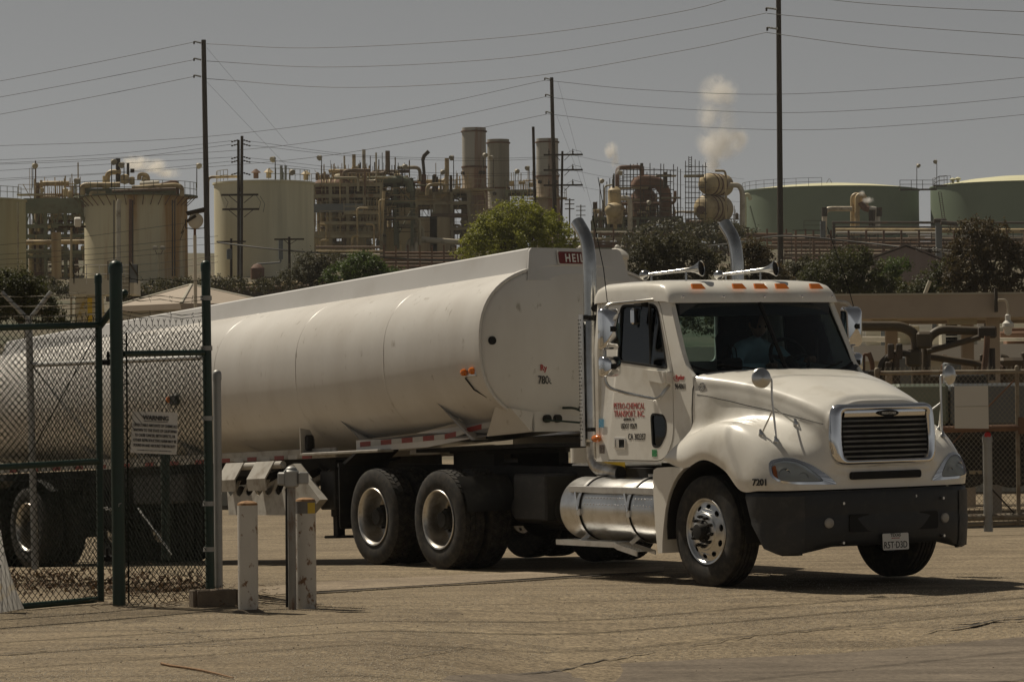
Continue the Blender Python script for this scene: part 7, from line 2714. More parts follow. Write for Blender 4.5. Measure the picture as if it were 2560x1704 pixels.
for i, pts in enumerate((((1364, 201), (1600, 224), (1930, 236), (2300, 217), (2640, 186)), ((1366, 243), (1600, 266), (1950, 282), (2300, 266), (2640, 234)), ((1367, 285), (1600, 309), (1980, 325), (2300, 310), (2640, 279)))):
    line([(x, y, 352 - 20 * (x - 1364) / 1200) for x, y in pts], rank[i] + ' of three wires sagging from the pole by the stacks to the right edge')
for i, pts in enumerate((((-60, 403), (280, 385), (580, 352)), ((-60, 413), (280, 398), (580, 361)), ((-60, 430), (280, 410), (580, 393)), ((-60, 450), (300, 430), (580, 403)))):
    line([(x, y, 300) for x, y in pts], ('first', 'second', 'third', 'fourth')[i] + ' distribution wire from the top down, left of the double pole', .016)
for i, pts in enumerate((((625, 353), (900, 388), (1200, 396), (1390, 392)), ((625, 363), (900, 392), (1200, 402), (1390, 395)), ((625, 395), (900, 424), (1180, 434), (1390, 430)), ((625, 404), (900, 432), (1180, 440), (1390, 434)))):
    line([(x, y, 292 + 12 * (x - 625) / 800) for x, y in pts], ('first', 'second', 'third', 'fourth')[i] + ' distribution wire from the top down, between double pole and stacks', .014)
for i, pts in enumerate((((1432, 388), (1560, 412), (1860, 448)), ((1432, 426), (1560, 448), (1860, 476)), ((1432, 464), (1600, 490), (1860, 505)))):
    line([(x, y, 305 + 40 * (x - 1432) / 430) for x, y in pts], rank[i] + ' of three wires leaving the three-arm pole past the rusty dome', .012)
line([(545, 606, 228), (720, 626, 225), (1000, 646, 225), (1180, 652, 225)], 'thick black cable swooping right from the transformer pole', .055)
line([(1180, 652, 225), (1500, 640, 210), (1800, 612, 190), (1955, 590, 180), (2150, 606, 178), (2330, 624, 175), (2640, 632, 172)], 'thick black cable running behind the exhausts to the right edge', .045)
line([(2330, 626, 175), (2450, 642, 172), (2640, 668, 170)], 'thin wire pair strand descending right from the far right pole', .016)
for i, (x0, y0, x1, y1) in enumerate(((517, 120, 720, 360), (517, 205, 740, 440), (1395, 205, 1480, 520), (1392, 290, 1462, 480))):
    line([(x0, y0, 300 if i < 2 else 352), ((x0 + x1) / 2, (y0 + y1) / 2, 310 if i < 2 else 352), (x1, y1, 320 if i < 2 else 352)], ('upper guy wire slanting down from the left tall pole', 'lower guy wire slanting down from the left tall pole', 'upper guy wire of the pole by the stacks', 'lower guy wire of the pole by the stacks')[i], .010, 6, name='guy_wire', group='guy wires')
yl_ = [(-60, 640, 545, 590), (-60, 652, 545, 608), (-60, 664, 470, 628), (-60, 618, 460, 558), (210, 668, 545, 640), (210, 690, 545, 655)]
for i, (x0, y0, x1, y1) in enumerate(yl_):
    line([(x0, y0, 200), ((x0 + x1) / 2, (y0 + y1) / 2 + 5, 205), (x1, y1, 210)], ('topmost', 'second', 'third', 'highest slanting', 'fifth', 'lowest')[i] + ' slack service wire crossing the rusty tank', .012, 10)
for i, (y0, y1) in enumerate(((630, 612), (648, 640), (668, 655))):
    line([(1380, y0 + 8, 190), (1700, (y0 + y1) / 2 + 6, 190), (2000, y1, 190), (2560, y1 + 12, 190)], rank[i] + ' thin wire crossing in front of the dark shrubs', .010, 14)

# ================================================================== TREES AND SHRUBS
def leaf_mat(name, c, c2):
    mt = bpy.data.materials.new(name)
    mt.use_nodes = True
    nt = mt.node_tree
    L = nt.links.new
    b = nt.nodes["Principled BSDF"]
    tc = nt.nodes.new("ShaderNodeTexCoord")
    nz = nt.nodes.new("ShaderNodeTexNoise")
    nz.inputs["Scale"].default_value = 1.6
    nz.inputs["Detail"].default_value = 8
    nz.inputs["Roughness"].default_value = .8
    L(tc.outputs["Object"], nz.inputs["Vector"])
    rp = nt.nodes.new("ShaderNodeValToRGB")
    rp.color_ramp.elements[0].position, rp.color_ramp.elements[1].position = .36, .64
    rp.color_ramp.elements[0].color = (*c2, 1)
    rp.color_ramp.elements[1].color = (*c, 1)
    L(nz.outputs[0], rp.inputs[0])
    L(rp.outputs[0], b.inputs["Base Color"])
    b.inputs["Roughness"].default_value = .55
    tr = nt.nodes.new("ShaderNodeBsdfTranslucent")
    L(rp.outputs[0], tr.inputs["Color"])
    mx = nt.nodes.new("ShaderNodeMixShader")
    mx.inputs[0].default_value = .45
    L(b.outputs[0], mx.inputs[1])
    L(tr.outputs[0], mx.inputs[2])
    L(mx.outputs[0], nt.nodes["Material Output"].inputs["Surface"])
    return mt
LEAF = {'bright': leaf_mat('bright_leaves', (.36, .36, .05), (.15, .17, .025)), 'mid': leaf_mat('mid_green_leaves', (.12, .17, .035), (.05, .08, .02)),
        'dark': leaf_mat('dark_olive_leaves', (.095, .085, .034), (.038, .038, .018)), 'brown': leaf_mat('brown_olive_leaves', (.115, .085, .036), (.046, .036, .018)),
        'deep': leaf_mat('deep_green_leaves', (.095, .10, .03), (.038, .044, .015))}
BARK = mat('bark', (.10, .08, .06), .9, var=.3, scale=3)

def tree(name, label, lobes, Y, leaf, nleaf, size, seed, cat='tree', group=None, trunk=True, depth=.8):
    """lobes: (px, py, rx_px, ry_px); crown of leaf-sized faces gathered in clumps on the lobes"""
    r = random.Random(seed)
    kk = k_(Y)
    foot_px = sum(l[0] for l in lobes) / len(lobes)
    low = max(l[1] + l[3] for l in lobes)
    b = W(foot_px, low + 8, Y)
    t = thing(name, label, cat, tuple(b), group=group, world=True)
    cr = MB()
    tot = sum(l[2] * l[3] for l in lobes)
    cents = []
    for (px, py, rx, ry) in lobes:
        c = W(px, py, Y)
        RX, RZ = rx * kk, ry * kk
        RY = RX * depth
        cents.append((c, RX, RZ))
        ncl = max(6, int(nleaf / 26 * (rx * ry) / tot))
        for i in range(ncl):
            # clump centre near the lobe's surface
            v = Vector((r.gauss(0, 1), r.gauss(0, 1), r.gauss(0, 1))).normalized()
            f = (r.uniform(.55, 1.03) ** .6 if r.random() < .88 else r.uniform(1.0, 1.16)) * (1 + .17 * math.sin(v.x * 7 + seed) * math.sin(v.z * 6 + seed * 2))
            cc = c + Vector((v.x * RX * f, v.y * RY * f, v.z * RZ * f))
            cs = size * r.uniform(1.0, 2.9)
            for j in range(26):
                o = Vector((r.gauss(0, .55), r.gauss(0, .55), r.gauss(0, .42))) * cs
                p = cc + o
                s_ = size * r.uniform(.45, 1.0)
                n = (v * .6 + Vector((r.gauss(0, .6), r.gauss(0, .6), r.gauss(.3, .6)))).normalized()
                a = n.orthogonal().normalized()
                ang = r.uniform(0, 6.28)
                a = a * math.cos(ang) + n.cross(a) * math.sin(ang)
                q = n.cross(a)
                cr.add([p - a * s_, p + q * s_ * .45 + n * s_ * .12, p + a * s_, p - q * s_ * .45 + n * s_ * .12], [(0, 1, 2, 3)])
    cr.build('crown', LEAF[leaf], t, smooth=0)
    if trunk:
        mb = MB()
        top = Vector(sum((c for c, _, _ in cents), Vector()) / len(cents))
        mb.tube([b + Vector((0, 0, -1.0)), b.lerp(top, .5) + Vector((r.uniform(-.2, .2), 0, 0)), top], .2, 8, radii=[.035 * (top - b).length + .06, .028 * (top - b).length + .04, .04])
        for (c, RX, RZ) in cents:
            s0 = b.lerp(top, r.uniform(.25, .7))
            mb.tube([s0, s0.lerp(c, .5) + Vector((0, 0, .1)), c + Vector((0, 0, RZ * .5))], .06, 6, radii=[.07, .05, .02])
        mb.build('trunk', BARK, t)
    return t
tree('tree', 'large round bright green tree in front of the stacks', [(1290, 590, 120, 70), (1220, 610, 80, 45), (1370, 600, 85, 60), (1290, 545, 80, 46), (1340, 555, 60, 45), (1240, 570, 60, 45), (1180, 635, 45, 22)], 190, 'bright', 26000, .105, 1)
tree('bush', 'low bright green bush above the trailer left of the round tree', [(900, 670, 60, 34), (850, 690, 42, 28), (945, 685, 40, 24), (910, 650, 35, 22), (975, 690, 40, 16)], 170, 'mid', 9000, .095, 2, 'bush')
tree('bush', 'dark sparse shrub at the foot of the pale tank', [(765, 670, 34, 40), (720, 700, 40, 24), (800, 690, 36, 30), (830, 660, 46, 22)], 210, 'dark', 6000, .11, 3, 'bush')
tree('bush', 'dark clipped bush at the left edge behind the gate', [(20, 735, 85, 62), (95, 770, 50, 48), (-30, 740, 70, 66), (60, 720, 45, 40), (140, 795, 30, 28)], 62, 'deep', 13000, .042, 4, 'bush')
S_G = 'dark trees behind the truck'
tree('tree', 'dark olive tree showing between the two exhaust stacks', [(1650, 650, 70, 60), (1600, 680, 55, 46), (1720, 660, 70, 60), (1780, 680, 55, 50), (1620, 625, 40, 36), (1690, 620, 55, 30)], 150, 'dark', 17000, .09, 5, group=S_G)
tree('tree', 'dark brownish shrub right of the far exhaust stack', [(1890, 665, 50, 52), (1930, 690, 45, 36), (1880, 630, 32, 32), (1850, 700, 40, 30)], 145, 'brown', 9000, .085, 6, group=S_G)
tree('tree', 'broad dark tree above the right end of the cab roof', [(2090, 690, 80, 50), (2050, 700, 50, 44), (2150, 690, 65, 48), (2190, 720, 60, 36), (2120, 648, 62, 36), (2230, 725, 40, 28), (2020, 725, 40, 24)], 140, 'deep', 18000, .08, 7, group=S_G)
tree('tree', 'tall dark tree over the canopy at the right edge', [(2450, 600, 80, 48), (2420, 660, 60, 66), (2500, 660, 70, 75), (2560, 680, 60, 70), (2400, 700, 45, 45), (2470, 720, 70, 30), (2440, 572, 42, 26)], 135, 'brown', 22000, .08, 8, group=S_G)
tree('tree', 'olive scrub filling the gap right of the tallest pole', [(1985, 700, 55, 44), (2010, 672, 36, 30), (1960, 725, 50, 30)], 147, 'dark', 6000, .085, 15, group=S_G)
tree('tree', 'dark scrub between the mauve shed and the edge tree', [(2330, 712, 50, 34), (2370, 690, 40, 50), (2290, 728, 40, 20)], 138, 'deep', 6000, .08, 16, group=S_G)
tree('bush', 'low green bush peeping over the canopy by the mauve shed', [(2245, 665, 35, 22), (2215, 690, 40, 24)], 150, 'mid', 2500, .08, 9, 'bush')
tree('hedge', 'dense green hedge behind the cab seen through its far window', [(1660, 800, 80, 46), (1790, 800, 90, 46), (1920, 802, 90, 44), (2010, 800, 60, 46)], 100, 'dark', 7000, .07, 13, 'hedge', trunk=False)
tree('bush', 'dark scrub strip at the foot of the left tanks behind the fence', [(90, 715, 70, 22), (190, 722, 60, 20), (290, 724, 70, 18), (390, 722, 70, 18), (470, 716, 50, 18), (560, 712, 60, 16), (640, 712, 50, 14)], 215, 'dark', 9000, .14, 17, 'bush', trunk=False)
hb = tree('bush', 'brown scrub bank below the scaffolded dome', [(1700, 590, 110, 34), (1790, 580, 80, 26), (1600, 610, 60, 26), (1850, 600, 60, 24)], 330, 'dark', 4000, .28, 10, 'bush', trunk=False)

# ================================================================== NEARER YARD BUILDINGS
# pyramid-roofed shed on the left
sh = thing('pyramid_roof_shed', 'low shed with tan pyramid roof behind the green fence', 'shed', tuple(W(480, 800, 75)), world=True)
ap = W(478, 712, 76.5)
ez = W(478, 766, 74).z
x0, x1 = W(285, 766, 73).x, W(690, 766, 76).x
cor = [Vector((x0, 73.2, ez)), Vector((W(455, 760, 71.0).x, 70.8, ez - .02)), Vector((x1, 76.0, ez + .10)), Vector((W(520, 760, 80).x, 81, ez))]
for i in range(4):
    a, b = cor[i], cor[(i + 1) % 4]
    MB().add([a, b, ap, a + Vector((0, 0, -.12)), b + Vector((0, 0, -.12))], [(0, 1, 2), (0, 3, 4, 1)]).build('roof_plane', RF['beige'], sh)
for i in range(4):
    MB().tube([cor[i], ap], .035, 6).build('hip_cap', RF['cream'], sh)
for i in range(4):
    a, b = cor[i].lerp(ap, .06), cor[(i + 1) % 4].lerp(ap, .06)
    MB().add([Vector((a.x, a.y, -.5)), Vector((b.x, b.y, -.5)), Vector((b.x, b.y, ez - .1)), Vector((a.x, a.y, ez - .1))], [(0, 1, 2, 3)]).build('wall', RF['cream'], sh)
# white service platform with yellow-striped skirt
sp = thing('service_platform', 'cream platform tower with railings and yellow-edged skirt behind the gate', 'platform', tuple(W(230, 830, 78)), world=True)
Yp = 78
MB().box(W(263, 718, Yp), (1.42, 1.4, .36)).build('platform_box', RF['cream'], sp)
mb = MB()
a, b, c_, d_ = W(185, 709, Yp - .7), W(344, 709, Yp - .7), W(344, 709, Yp + .7), W(185, 709, Yp + .7)
for (p, q) in ((a, b), (b, c_), (c_, d_), (d_, a)):
    rail_line(mb, [p, q], .42, .012, .30)
mb.build('handrail', RF['white'], sp)
MB().box(W(333, 684, Yp - .72), (.17, .03, .40)).build('cabinet', RF['steel_blue'], sp)
sk = MB()
top = [W(190, 735, Yp), W(250, 735, Yp)]
bot = [W(184, 830, Yp), W(258, 830, Yp)]
sk.add([top[0], top[1], bot[1], bot[0], top[0] + Vector((0, .6, 0)), top[1] + Vector((0, .6, 0)), bot[1] + Vector((0, .6, 0)), bot[0] + Vector((0, .6, 0))], [(0, 1, 2, 3), (4, 7, 6, 5), (0, 4, 5, 1), (1, 5, 6, 2), (2, 6, 7, 3), (3, 7, 4, 0)])
sk.build('skirt', mat('yellow_smudged_cream', (.48, .44, .33), .7, var=.08, scale=2, c2=(.42, .30, .06), amount=.43, soft=.08), sp)
MB().box(W(225, 790, Yp - .35), (.10, .05, .8)).build('stripe', MT['yellow'], sp)
MB().tube([W(270, 700, Yp - .8), W(270, 653, Yp - .8), W(292, 648, Yp - .8), W(292, 665, Yp - .8)], .014, 6).build('hose_gantry', RF['steel_dark'], sp)
for x in (304, 323):
    MB().cyl(W(x, 760, Yp - .8), W(x, 655, Yp - .8), .012, n=6).build('ladder_stile', RF['steel_dark'], sp)
for j in range(8):
    MB().cyl(W(304, 668 + j * 10, Yp - .8), W(323, 668 + j * 10, Yp - .8), .008, n=5).build('ladder_rung', RF['steel_dark'], sp)
MB().cyl(W(323, 655, Yp - .8), W(345, 690, Yp - .8), .02, n=6).build('strut', RF['steel_dark'], sp)
# floodlight on its own post behind the fence
fl = thing('floodlight', 'big round floodlight with dark hood on a grey post behind the fence', 'floodlight', tuple(W(487, 765, 58)), world=True)
MB().cyl(W(489, 770, 58), W(487, 588, 58), .028, n=10).build('post', RF['pipe_silver'], fl)
MB().cyl(W(487, 590, 58), W(487, 572, 58), .022, n=8).build('neck', RF['steel_rust'], fl)
c_ = W(489, 552, 57.9)
dd = Vector((.25, -.95, -.25))
MB().lathe([(.0, -.16), (.06, -.15), (.10, -.10), (.125, -.02), (.13, .0), (.12, .005)], c_, dd, 24).build('reflector', RF['pipe_silver'], fl)
MB().lathe([(.12, .0), (.06, .012), (.0, .016)], c_, dd, 24).build('lens', mat('floodlight_lens', (.52, .50, .44), .25, var=.05), fl)
MB().tube([W(464, 548, 58), W(464, 570, 58), W(487, 572, 58), W(511, 570, 58), W(512, 540, 58)], .011, 6).build('yoke', RF['steel_dark'], fl)
MB().plate([[(-.16, -.02), (.15, .05), (.17, -.02), (-.13, -.08)]], .16, lambda u, v, w: (c_.x + u, c_.y - .06 + w, c_.z + .17 + v)).build('hood', RF['steel_dark'], fl)
MB().plate([[(-.15, -.09), (.0, .0), (.02, -.04), (-.13, -.13)]], .12, lambda u, v, w: (c_.x + u, c_.y - .06 + w, c_.z + .10 + v)).build('hood_flap', RF['steel_dark'], fl)
MB().tube([W(462, 560, 58), W(452, 585, 58), W(460, 575, 58), W(450, 600, 58)], .006, 5).build('cable', RF['wire'], fl)
fl2 = thing('floodlight', 'white box floodlight on a thin post before the steel trestle', 'floodlight', tuple(W(178, 800, 90)), world=True)
MB().cyl(W(178, 800, 90), W(178, 568, 90), .03, n=8).build('post', RF['steel_tan'], fl2)
MB().rbox(W(194, 555, 90), (.16, .2, .22), .02, (.3, 0, .2)).build('lamp_box', RF['white'], fl2)
MB().box(W(180, 567, 90), (.7, .06, .05)).build('arm', RF['steel_dark'], fl2)
# two small white tanks peeping over the trailer
for i, (x, y, wd) in enumerate(((1450, 622, 62), (1542, 620, 60))):
    lb = ('white domed tank top partly hidden by the near exhaust stack', 'white domed tank top just right of the near exhaust stack')[i]
    b = W(x, 700, 95)
    t = thing('domed_tank', lb, 'storage tank', tuple(b), group='small white domed tanks', world=True)
    z = W(x, y + 16, 95).z
    Rr_ = wd / 2 * k_(95)
    MB().lathe([(Rr_ * .9, b.z - 8), (Rr_ * .9, z - .15), (Rr_ * 1.04, z - .1), (Rr_ * 1.04, z - .03), (Rr_ * .8, z + .07), (Rr_ * .35, z + .16), (.01, z + .17)], (b.x, b.y, 0), (0, 0, 1), 28).build('body', RF['white'], t)
    MB().lathe([(.07, z + .14), (.07, z + .22), (.03, z + .26), (.001, z + .265)], (b.x + .02, b.y, 0), (0, 0, 1), 14).build('hatch', RF['white'], t)
    MB().tube([(b.x + .1, b.y, z + .16), (b.x + .14, b.y, z + .24), (b.x + .2, b.y, z + .22)], .015, 5).build('vent', RF['white'], t)
# mauve shed
ms = thing('gabled_shed', 'mauve grey gabled shed among the shrubs on the right', 'shed', tuple(W(2265, 700, 158)), world=True)
Yq = 158
fr = [W(2178, 705, Yq), W(2352, 705, Yq), W(2352, 650, Yq), W(2265, 616, Yq), W(2178, 648, Yq)]
n_ = len(fr)
MB().add(fr + [p + Vector((1.0, 5, 0)) for p in fr], [tuple(range(n_))] + [(i, (i + 1) % n_, n_ + (i + 1) % n_, n_ + i) for i in range(n_)]).build('walls', RF['mauve'], ms)
for (a, b) in ((fr[3], fr[2]), (fr[3], fr[4])):
    d = (b - a) * .06
    MB().add([a + Vector((0, -.1, .05)), b + d + Vector((0, -.1, .05)), b + d + Vector((1.0, 5, .05)), a + Vector((1.0, 5, .05)), a + Vector((0, -.1, .12)), b + d + Vector((0, -.1, .12)), b + d + Vector((1.0, 5, .12)), a + Vector((1.0, 5, .12))],
             [(0, 1, 2, 3), (4, 7, 6, 5), (0, 4, 5, 1), (1, 5, 6, 2), (2, 6, 7, 3), (3, 7, 4, 0)]).build('roof_plane', mat('shed_roof', (.22, .18, .17), .7, var=.1), ms)
# ---- loading rack canopy on the right
ca = thing('loading_canopy', 'beige flat loading rack canopy on square columns behind the cab', 'canopy', tuple(W(2300, 1230, 62)), world=True)
Yc = 62
zt, zb_ = W(2300, 737, Yc).z, W(2300, 795, Yc).z
xl, xr = W(2070, 760, Yc).x, W(2760, 760, Yc).x
MB().box(((xl + xr) / 2, Yc, (zt + zb_) / 2), (xr - xl, .10, zt - zb_)).build('fascia', RF['beige'], ca)
MB().box(((xl + xr) / 2, Yc, zt + .015), (xr - xl + .05, .16, .03)).build('fascia_cap', RF['cream'], ca)
MB().box(((xl + xr) / 2, Yc + 2.6, zb_ + .12), (xr - xl, 5.0, .12)).build('soffit', RF['beige'], ca)
MB().box(((xl + xr) / 2, Yc + 5.2, (zt + zb_) / 2), (xr - xl, .10, zt - zb_)).build('fascia', RF['beige'], ca)
for x in (2118, 2484):
    p = W(x, 1000, Yc + .8)
    MB().box((p.x, p.y, (zb_ + .1 - .4) / 2), (.22, .22, zb_ + .5)).build('column', RF['beige'], ca)
for x in (2230, 2420, 2600):
    p = W(x, 1000, Yc + 4.6)
    MB().box((p.x, p.y, (zb_ + .1 - .4) / 2), (.22, .22, zb_ + .5)).build('column', RF['beige'], ca)
for (x0, x1) in ((2180, 2240), (2370, 2440)):
    a, b = W(x0, 805, Yc + .5), W(x1, 805, Yc + .5)
    MB().box(((a.x + b.x) / 2, a.y, zb_ - .06), (b.x - a.x, .3, .10)).build('soffit_lamp', RF['steel_tan'], ca)
# loading arms
def arm(label, pix, r, mt, Y=58.5):
    p0 = W(pix[0][0], 1250, Y)
    t = thing('loading_boom', label, 'loading arm', (p0.x, p0.y, gz(p0.x, p0.y)), group='loading arms under the canopy', world=True)
    MB().pipe([W(x, y, Y) for x, y in pix], r, r * 3, 12, 5).build('pipe', mt, t)
    return t
t = arm('dark olive loading arm curving up left under the canopy', [(2085, 818), (2110, 815), (2255, 815), (2290, 835), (2292, 1000), (2292, 1240)], .085, RF['olive_pipe'])
for (x, y) in ((2284, 895), (2310, 850), (2270, 1010)):
    MB().rbox(W(x, y, 58.4), (.26, .22, .28), .04).build('swivel_joint', RF['olive_pipe'], t)
t = arm('long olive loading arm reaching right to the column', [(2300, 1240), (2316, 905), (2316, 850), (2345, 823), (2460, 828), (2480, 830)], .075, RF['olive_pipe'], 58.9)
MB().pipe([W(2318, 878, 58.8), (W(2380, 862, 58.8)), W(2450, 842, 58.8)], .05, .2, 10).build('balance_arm', RF['olive_pipe'], t)
MB().rbox(W(2468, 830, 58.7), (.3, .2, .2), .03).build('swivel_joint', RF['steel_dark'], t)
t = arm('low olive loading arm sloping right with drooping end', [(2305, 1240), (2310, 890), (2340, 893), (2380, 900), (2440, 908), (2462, 925), (2462, 1060)], .06, RF['olive_pipe'], 59.3)
t = arm('black stubby loading arm with couplings beside the hood', [(2180, 1240), (2200, 935), (2205, 905), (2225, 890), (2245, 880), (2275, 885)], .06, RF['steel_dark'], 58.2)
for (x, y, w, h) in ((2227, 878, .10, .26), (2248, 878, .10, .26), (2222, 920, .12, .22), (2185, 938, .2, .18)):
    MB().rbox(W(x, y, 58.1), (w, .14, h), .02).build('coupling', RF['steel_dark'], t)
MB().cyl(W(2240, 885, 58.1), W(2240, 1240, 58.1), .06, n=10).build('riser', RF['steel_dark'], t)
t = arm('rusty red drop hose hanging at the canopy column', [(2468, 840), (2466, 880), (2458, 940), (2458, 1100)], .05, RF['steel_rust'], 58.0)
MB().cyl(W(2479, 870, 58.1), W(2480, 950, 58.1), .06, n=10).build('hose', RF['steel_dark'], t)
# canopy lamp
cl = thing('gooseneck_lamp', 'white vapour-tight lamp on a gooseneck fixed to the canopy fascia', 'lamp', tuple(W(2490, 740, 61.5)), world=True)
MB().box(W(2490, 750, 61.85), (.05, .10, .42)).build('bracket', RF['steel_dark'], cl)
MB().tube(rounded([W(2495, 750, 61.5), W(2515, 749, 61.5), W(2520, 765, 61.5), W(2520, 790, 61.5)], .12, 5), .022, 8).build('gooseneck', RF['pipe_silver'], cl)
MB().lathe([(.03, .16), (.05, .14), (.05, .05), (.10, .0), (.105, -.06), (.07, -.10), (.06, -.18), (.03, -.21), (.0, -.215)], W(2520, 808, 61.5), (0, 0, 1), 18).build('lamp_body', RF['white'], cl)
# white office wall behind the rack
ow = thing('office_building', 'low cream building with white parapet and equipment behind the loading arms', 'building', tuple(W(2330, 1150, 78)), world=True)
Yw = 78
xl, xr = W(1540, 900, Yw).x, W(2780, 900, Yw).x
zp0, zp1 = W(2300, 902, Yw).z, W(2300, 862, Yw).z
MB().box(((xl + xr) / 2, Yw + 3, (zp0 - .5) / 2), (xr - xl, 6, zp0 + .5)).build('wall', RF['cream'], ow)
MB().box(((xl + xr) / 2, Yw + 2.9, (zp0 + zp1) / 2), (xr - xl + .3, 6.3, zp1 - zp0)).build('parapet', RF['white'], ow)
MB().box(W(2530, 915, Yw - .1), (1.0, .05, .5)).build('doorway', RF['steel_tan'], ow)
rs = random.Random(9)
for i, (x, w, h, mt) in enumerate(((2135, .5, .45, 'white'), (2172, .5, .5, 'cream'), (2216, .7, .5, 'steel_blue'), (2262, .6, .45, 'steel_tan'), (2300, .5, .8, 'white'), (2340, .5, .4, 'cream'), (2395, .8, .8, 'cream'), (2420, .4, .7, 'white'), (2180, .3, .8, 'cream'), (2375, .3, .5, 'steel_dark'), (2540, .5, .4, 'steel_rust'), (2505, .35, .45, 'cream'))):
    p = W(x, 862, Yw + 1.5 + (i % 3))
    o = MB().rbox((p.x, p.y, zp1 + h / 2), (w, .6, h), .02)
    for q in range(3):
        o.box((p.x, p.y - .305, zp1 + h * (.25 + .25 * q)), (w * .8, .012, .03))
    o.build('roof_unit', RF[mt], ow)
rs = random.Random(31)
for i in range(26):
    x = rs.uniform(2110, 2640)
    y1 = rs.choice((1080, 1150, 1000))
    pipe_part(ow, [W(x, y1, 70), W(x, rs.uniform(880, 930), 70), W(x + rs.uniform(-30, 30), rs.uniform(870, 930), 70)], rs.choice((.03, .05, .08)), RF[rs.choice(('steel_dark', 'olive_pipe', 'pipe_brown', 'steel_rust'))], name='feed_pipe')
for i in range(9):
    x = 2120 + i * 52 + rs.uniform(-12, 12)
    MB().rbox(W(x, 985 + rs.uniform(-30, 30), 69), (.5, .5, 1.1), .06).build('pump_cabinet', RF[rs.choice(('steel_dark', 'steel_blue', 'olive_pipe'))], ow)
for (x0, x1, y) in ((2100, 2240, 845), (2110, 2250, 850), (2400, 2560, 848)):
    pipe_part(ow, [W(x0, y, Yw + 1), W(x1, y, Yw + 1)], .04, RF['pipe_silver'])
pipe_part(ow, [W(2500, 838, Yw + 2), W(2640, 836, Yw + 2)], .09, RF['steel_rust'])
bw = thing('rear_building', 'grey blue and cream shed wall seen under the canopy edge', 'building', tuple(W(2300, 900, 96)), world=True)
for (x0, x1, y0, y1, mt) in ((2235, 2340, 800, 870, 'steel_blue'), (2342, 2425, 798, 862, 'cream'), (2120, 2232, 806, 870, 'cream'), (2432, 2460, 800, 865, 'white')):
    a, b = W(x0, y1, 96), W(x1, y0, 96)
    MB().box(((a.x + b.x) / 2, 97, (a.z + b.z) / 2), (b.x - a.x, 2, b.z - a.z)).build('wall_section', RF[mt], bw)
for k2 in range(5):
    MB().box(W(2400 + k2 * 5, 816, 95.9), (.03, .05, .3)).build('louvre', RF['steel_dark'], bw)

# ---- chain-link fence on the right
Yf = 46.5
rfz = gz(5.5, Yf)
rf = thing('chain_link_fence', 'tan weathered chain-link fence with rusty rails right of the truck', 'fence', tuple(W(2470, 1328, Yf)), world=True)
def F_(px, py, Y=None):
    return W(px, py, Y or Yf)
TANW = mat('tan_weathered_pipe', (.27, .235, .18), .7, .2, var=.12, scale=3, c2=(.16, .10, .06), amount=.42, soft=.2)
MB().cyl(F_(2200, 932), F_(2640, 927), .030, n=10).build('top_rail', TANW, rf)
for (x, y0, y1, r) in ((2547, 918, 1312, .028), (2197, 925, 1320, .034), (2640, 918, 1312, .03)):
    mb = MB()
    capped_post(mb, F_(x, y1), F_(x, y0).z, r)
    mb.build('post', TANW, rf)
mb = MB()
capped_post(mb, F_(2471, 1328), F_(2466, 1095).z, .062)
mb.build('gate_post', MT['galv'], rf)
MB().lathe([(.045, -.02), (.045, .05), (.035, .06), (.0, .065)], F_(2468, 1088), (0, -1, .1), 14).build('red_reflector', MT['red'], rf)
MB().cyl(F_(2320, 1074), F_(2640, 1066), .045, n=10).build('mid_rail', RF['steel_rust'], rf)
MB().cyl(F_(2200, 1300), F_(2640, 1287), .045, n=10).build('bottom_rail', TANW, rf)
MB().cyl(F_(2200, 1316), F_(2640, 1303), .026, n=8).build('bottom_rail', TANW, rf)
MB().rbox(F_(2556, 1063), (.12, .08, .22), .01).build('rust_plate', RF['steel_rust'], rf)
MB().cyl(F_(2547, 938), F_(2330, 1160), .010, n=5).build('truss_rod', RF['steel_rust'], rf)
MB().cyl(F_(2440, 1180), F_(2545, 1292), .012, n=5).build('truss_rod', RF['steel_dark'], rf)
mb = MB()
chain_link(mb, (F_(2200, 1310).x, Yf + .02), (F_(2640, 1310).x, Yf + .02), F_(2400, 1308).z, F_(2400, 926).z, .064, .075, .0034, True, 21)
tag(mb.build('wire_mesh', MT['wire_galv'], rf), kind='stuff')
sb = thing('blank_sign', 'blank white sign board wired to the right-hand fence', 'sign', tuple(F_(2430, 1070, Yf - .06)), world=True)
c = [F_(2387, 1070, Yf - .07), F_(2472, 1071, Yf - .05), F_(2470, 964, Yf - .06), F_(2386, 965, Yf - .08)]
MB().add(c + [p + Vector((0, .006, 0)) for p in c], [(0, 1, 2, 3), (4, 7, 6, 5), (0, 4, 5, 1), (1, 5, 6, 2), (2, 6, 7, 3), (3, 7, 4, 0)]).build('board', RF['white'], sb)
MB().cyl(F_(2388, 1016, Yf - .075), F_(2470, 1015, Yf - .06), .004, n=5).build('crease', RF['cream'], sb)

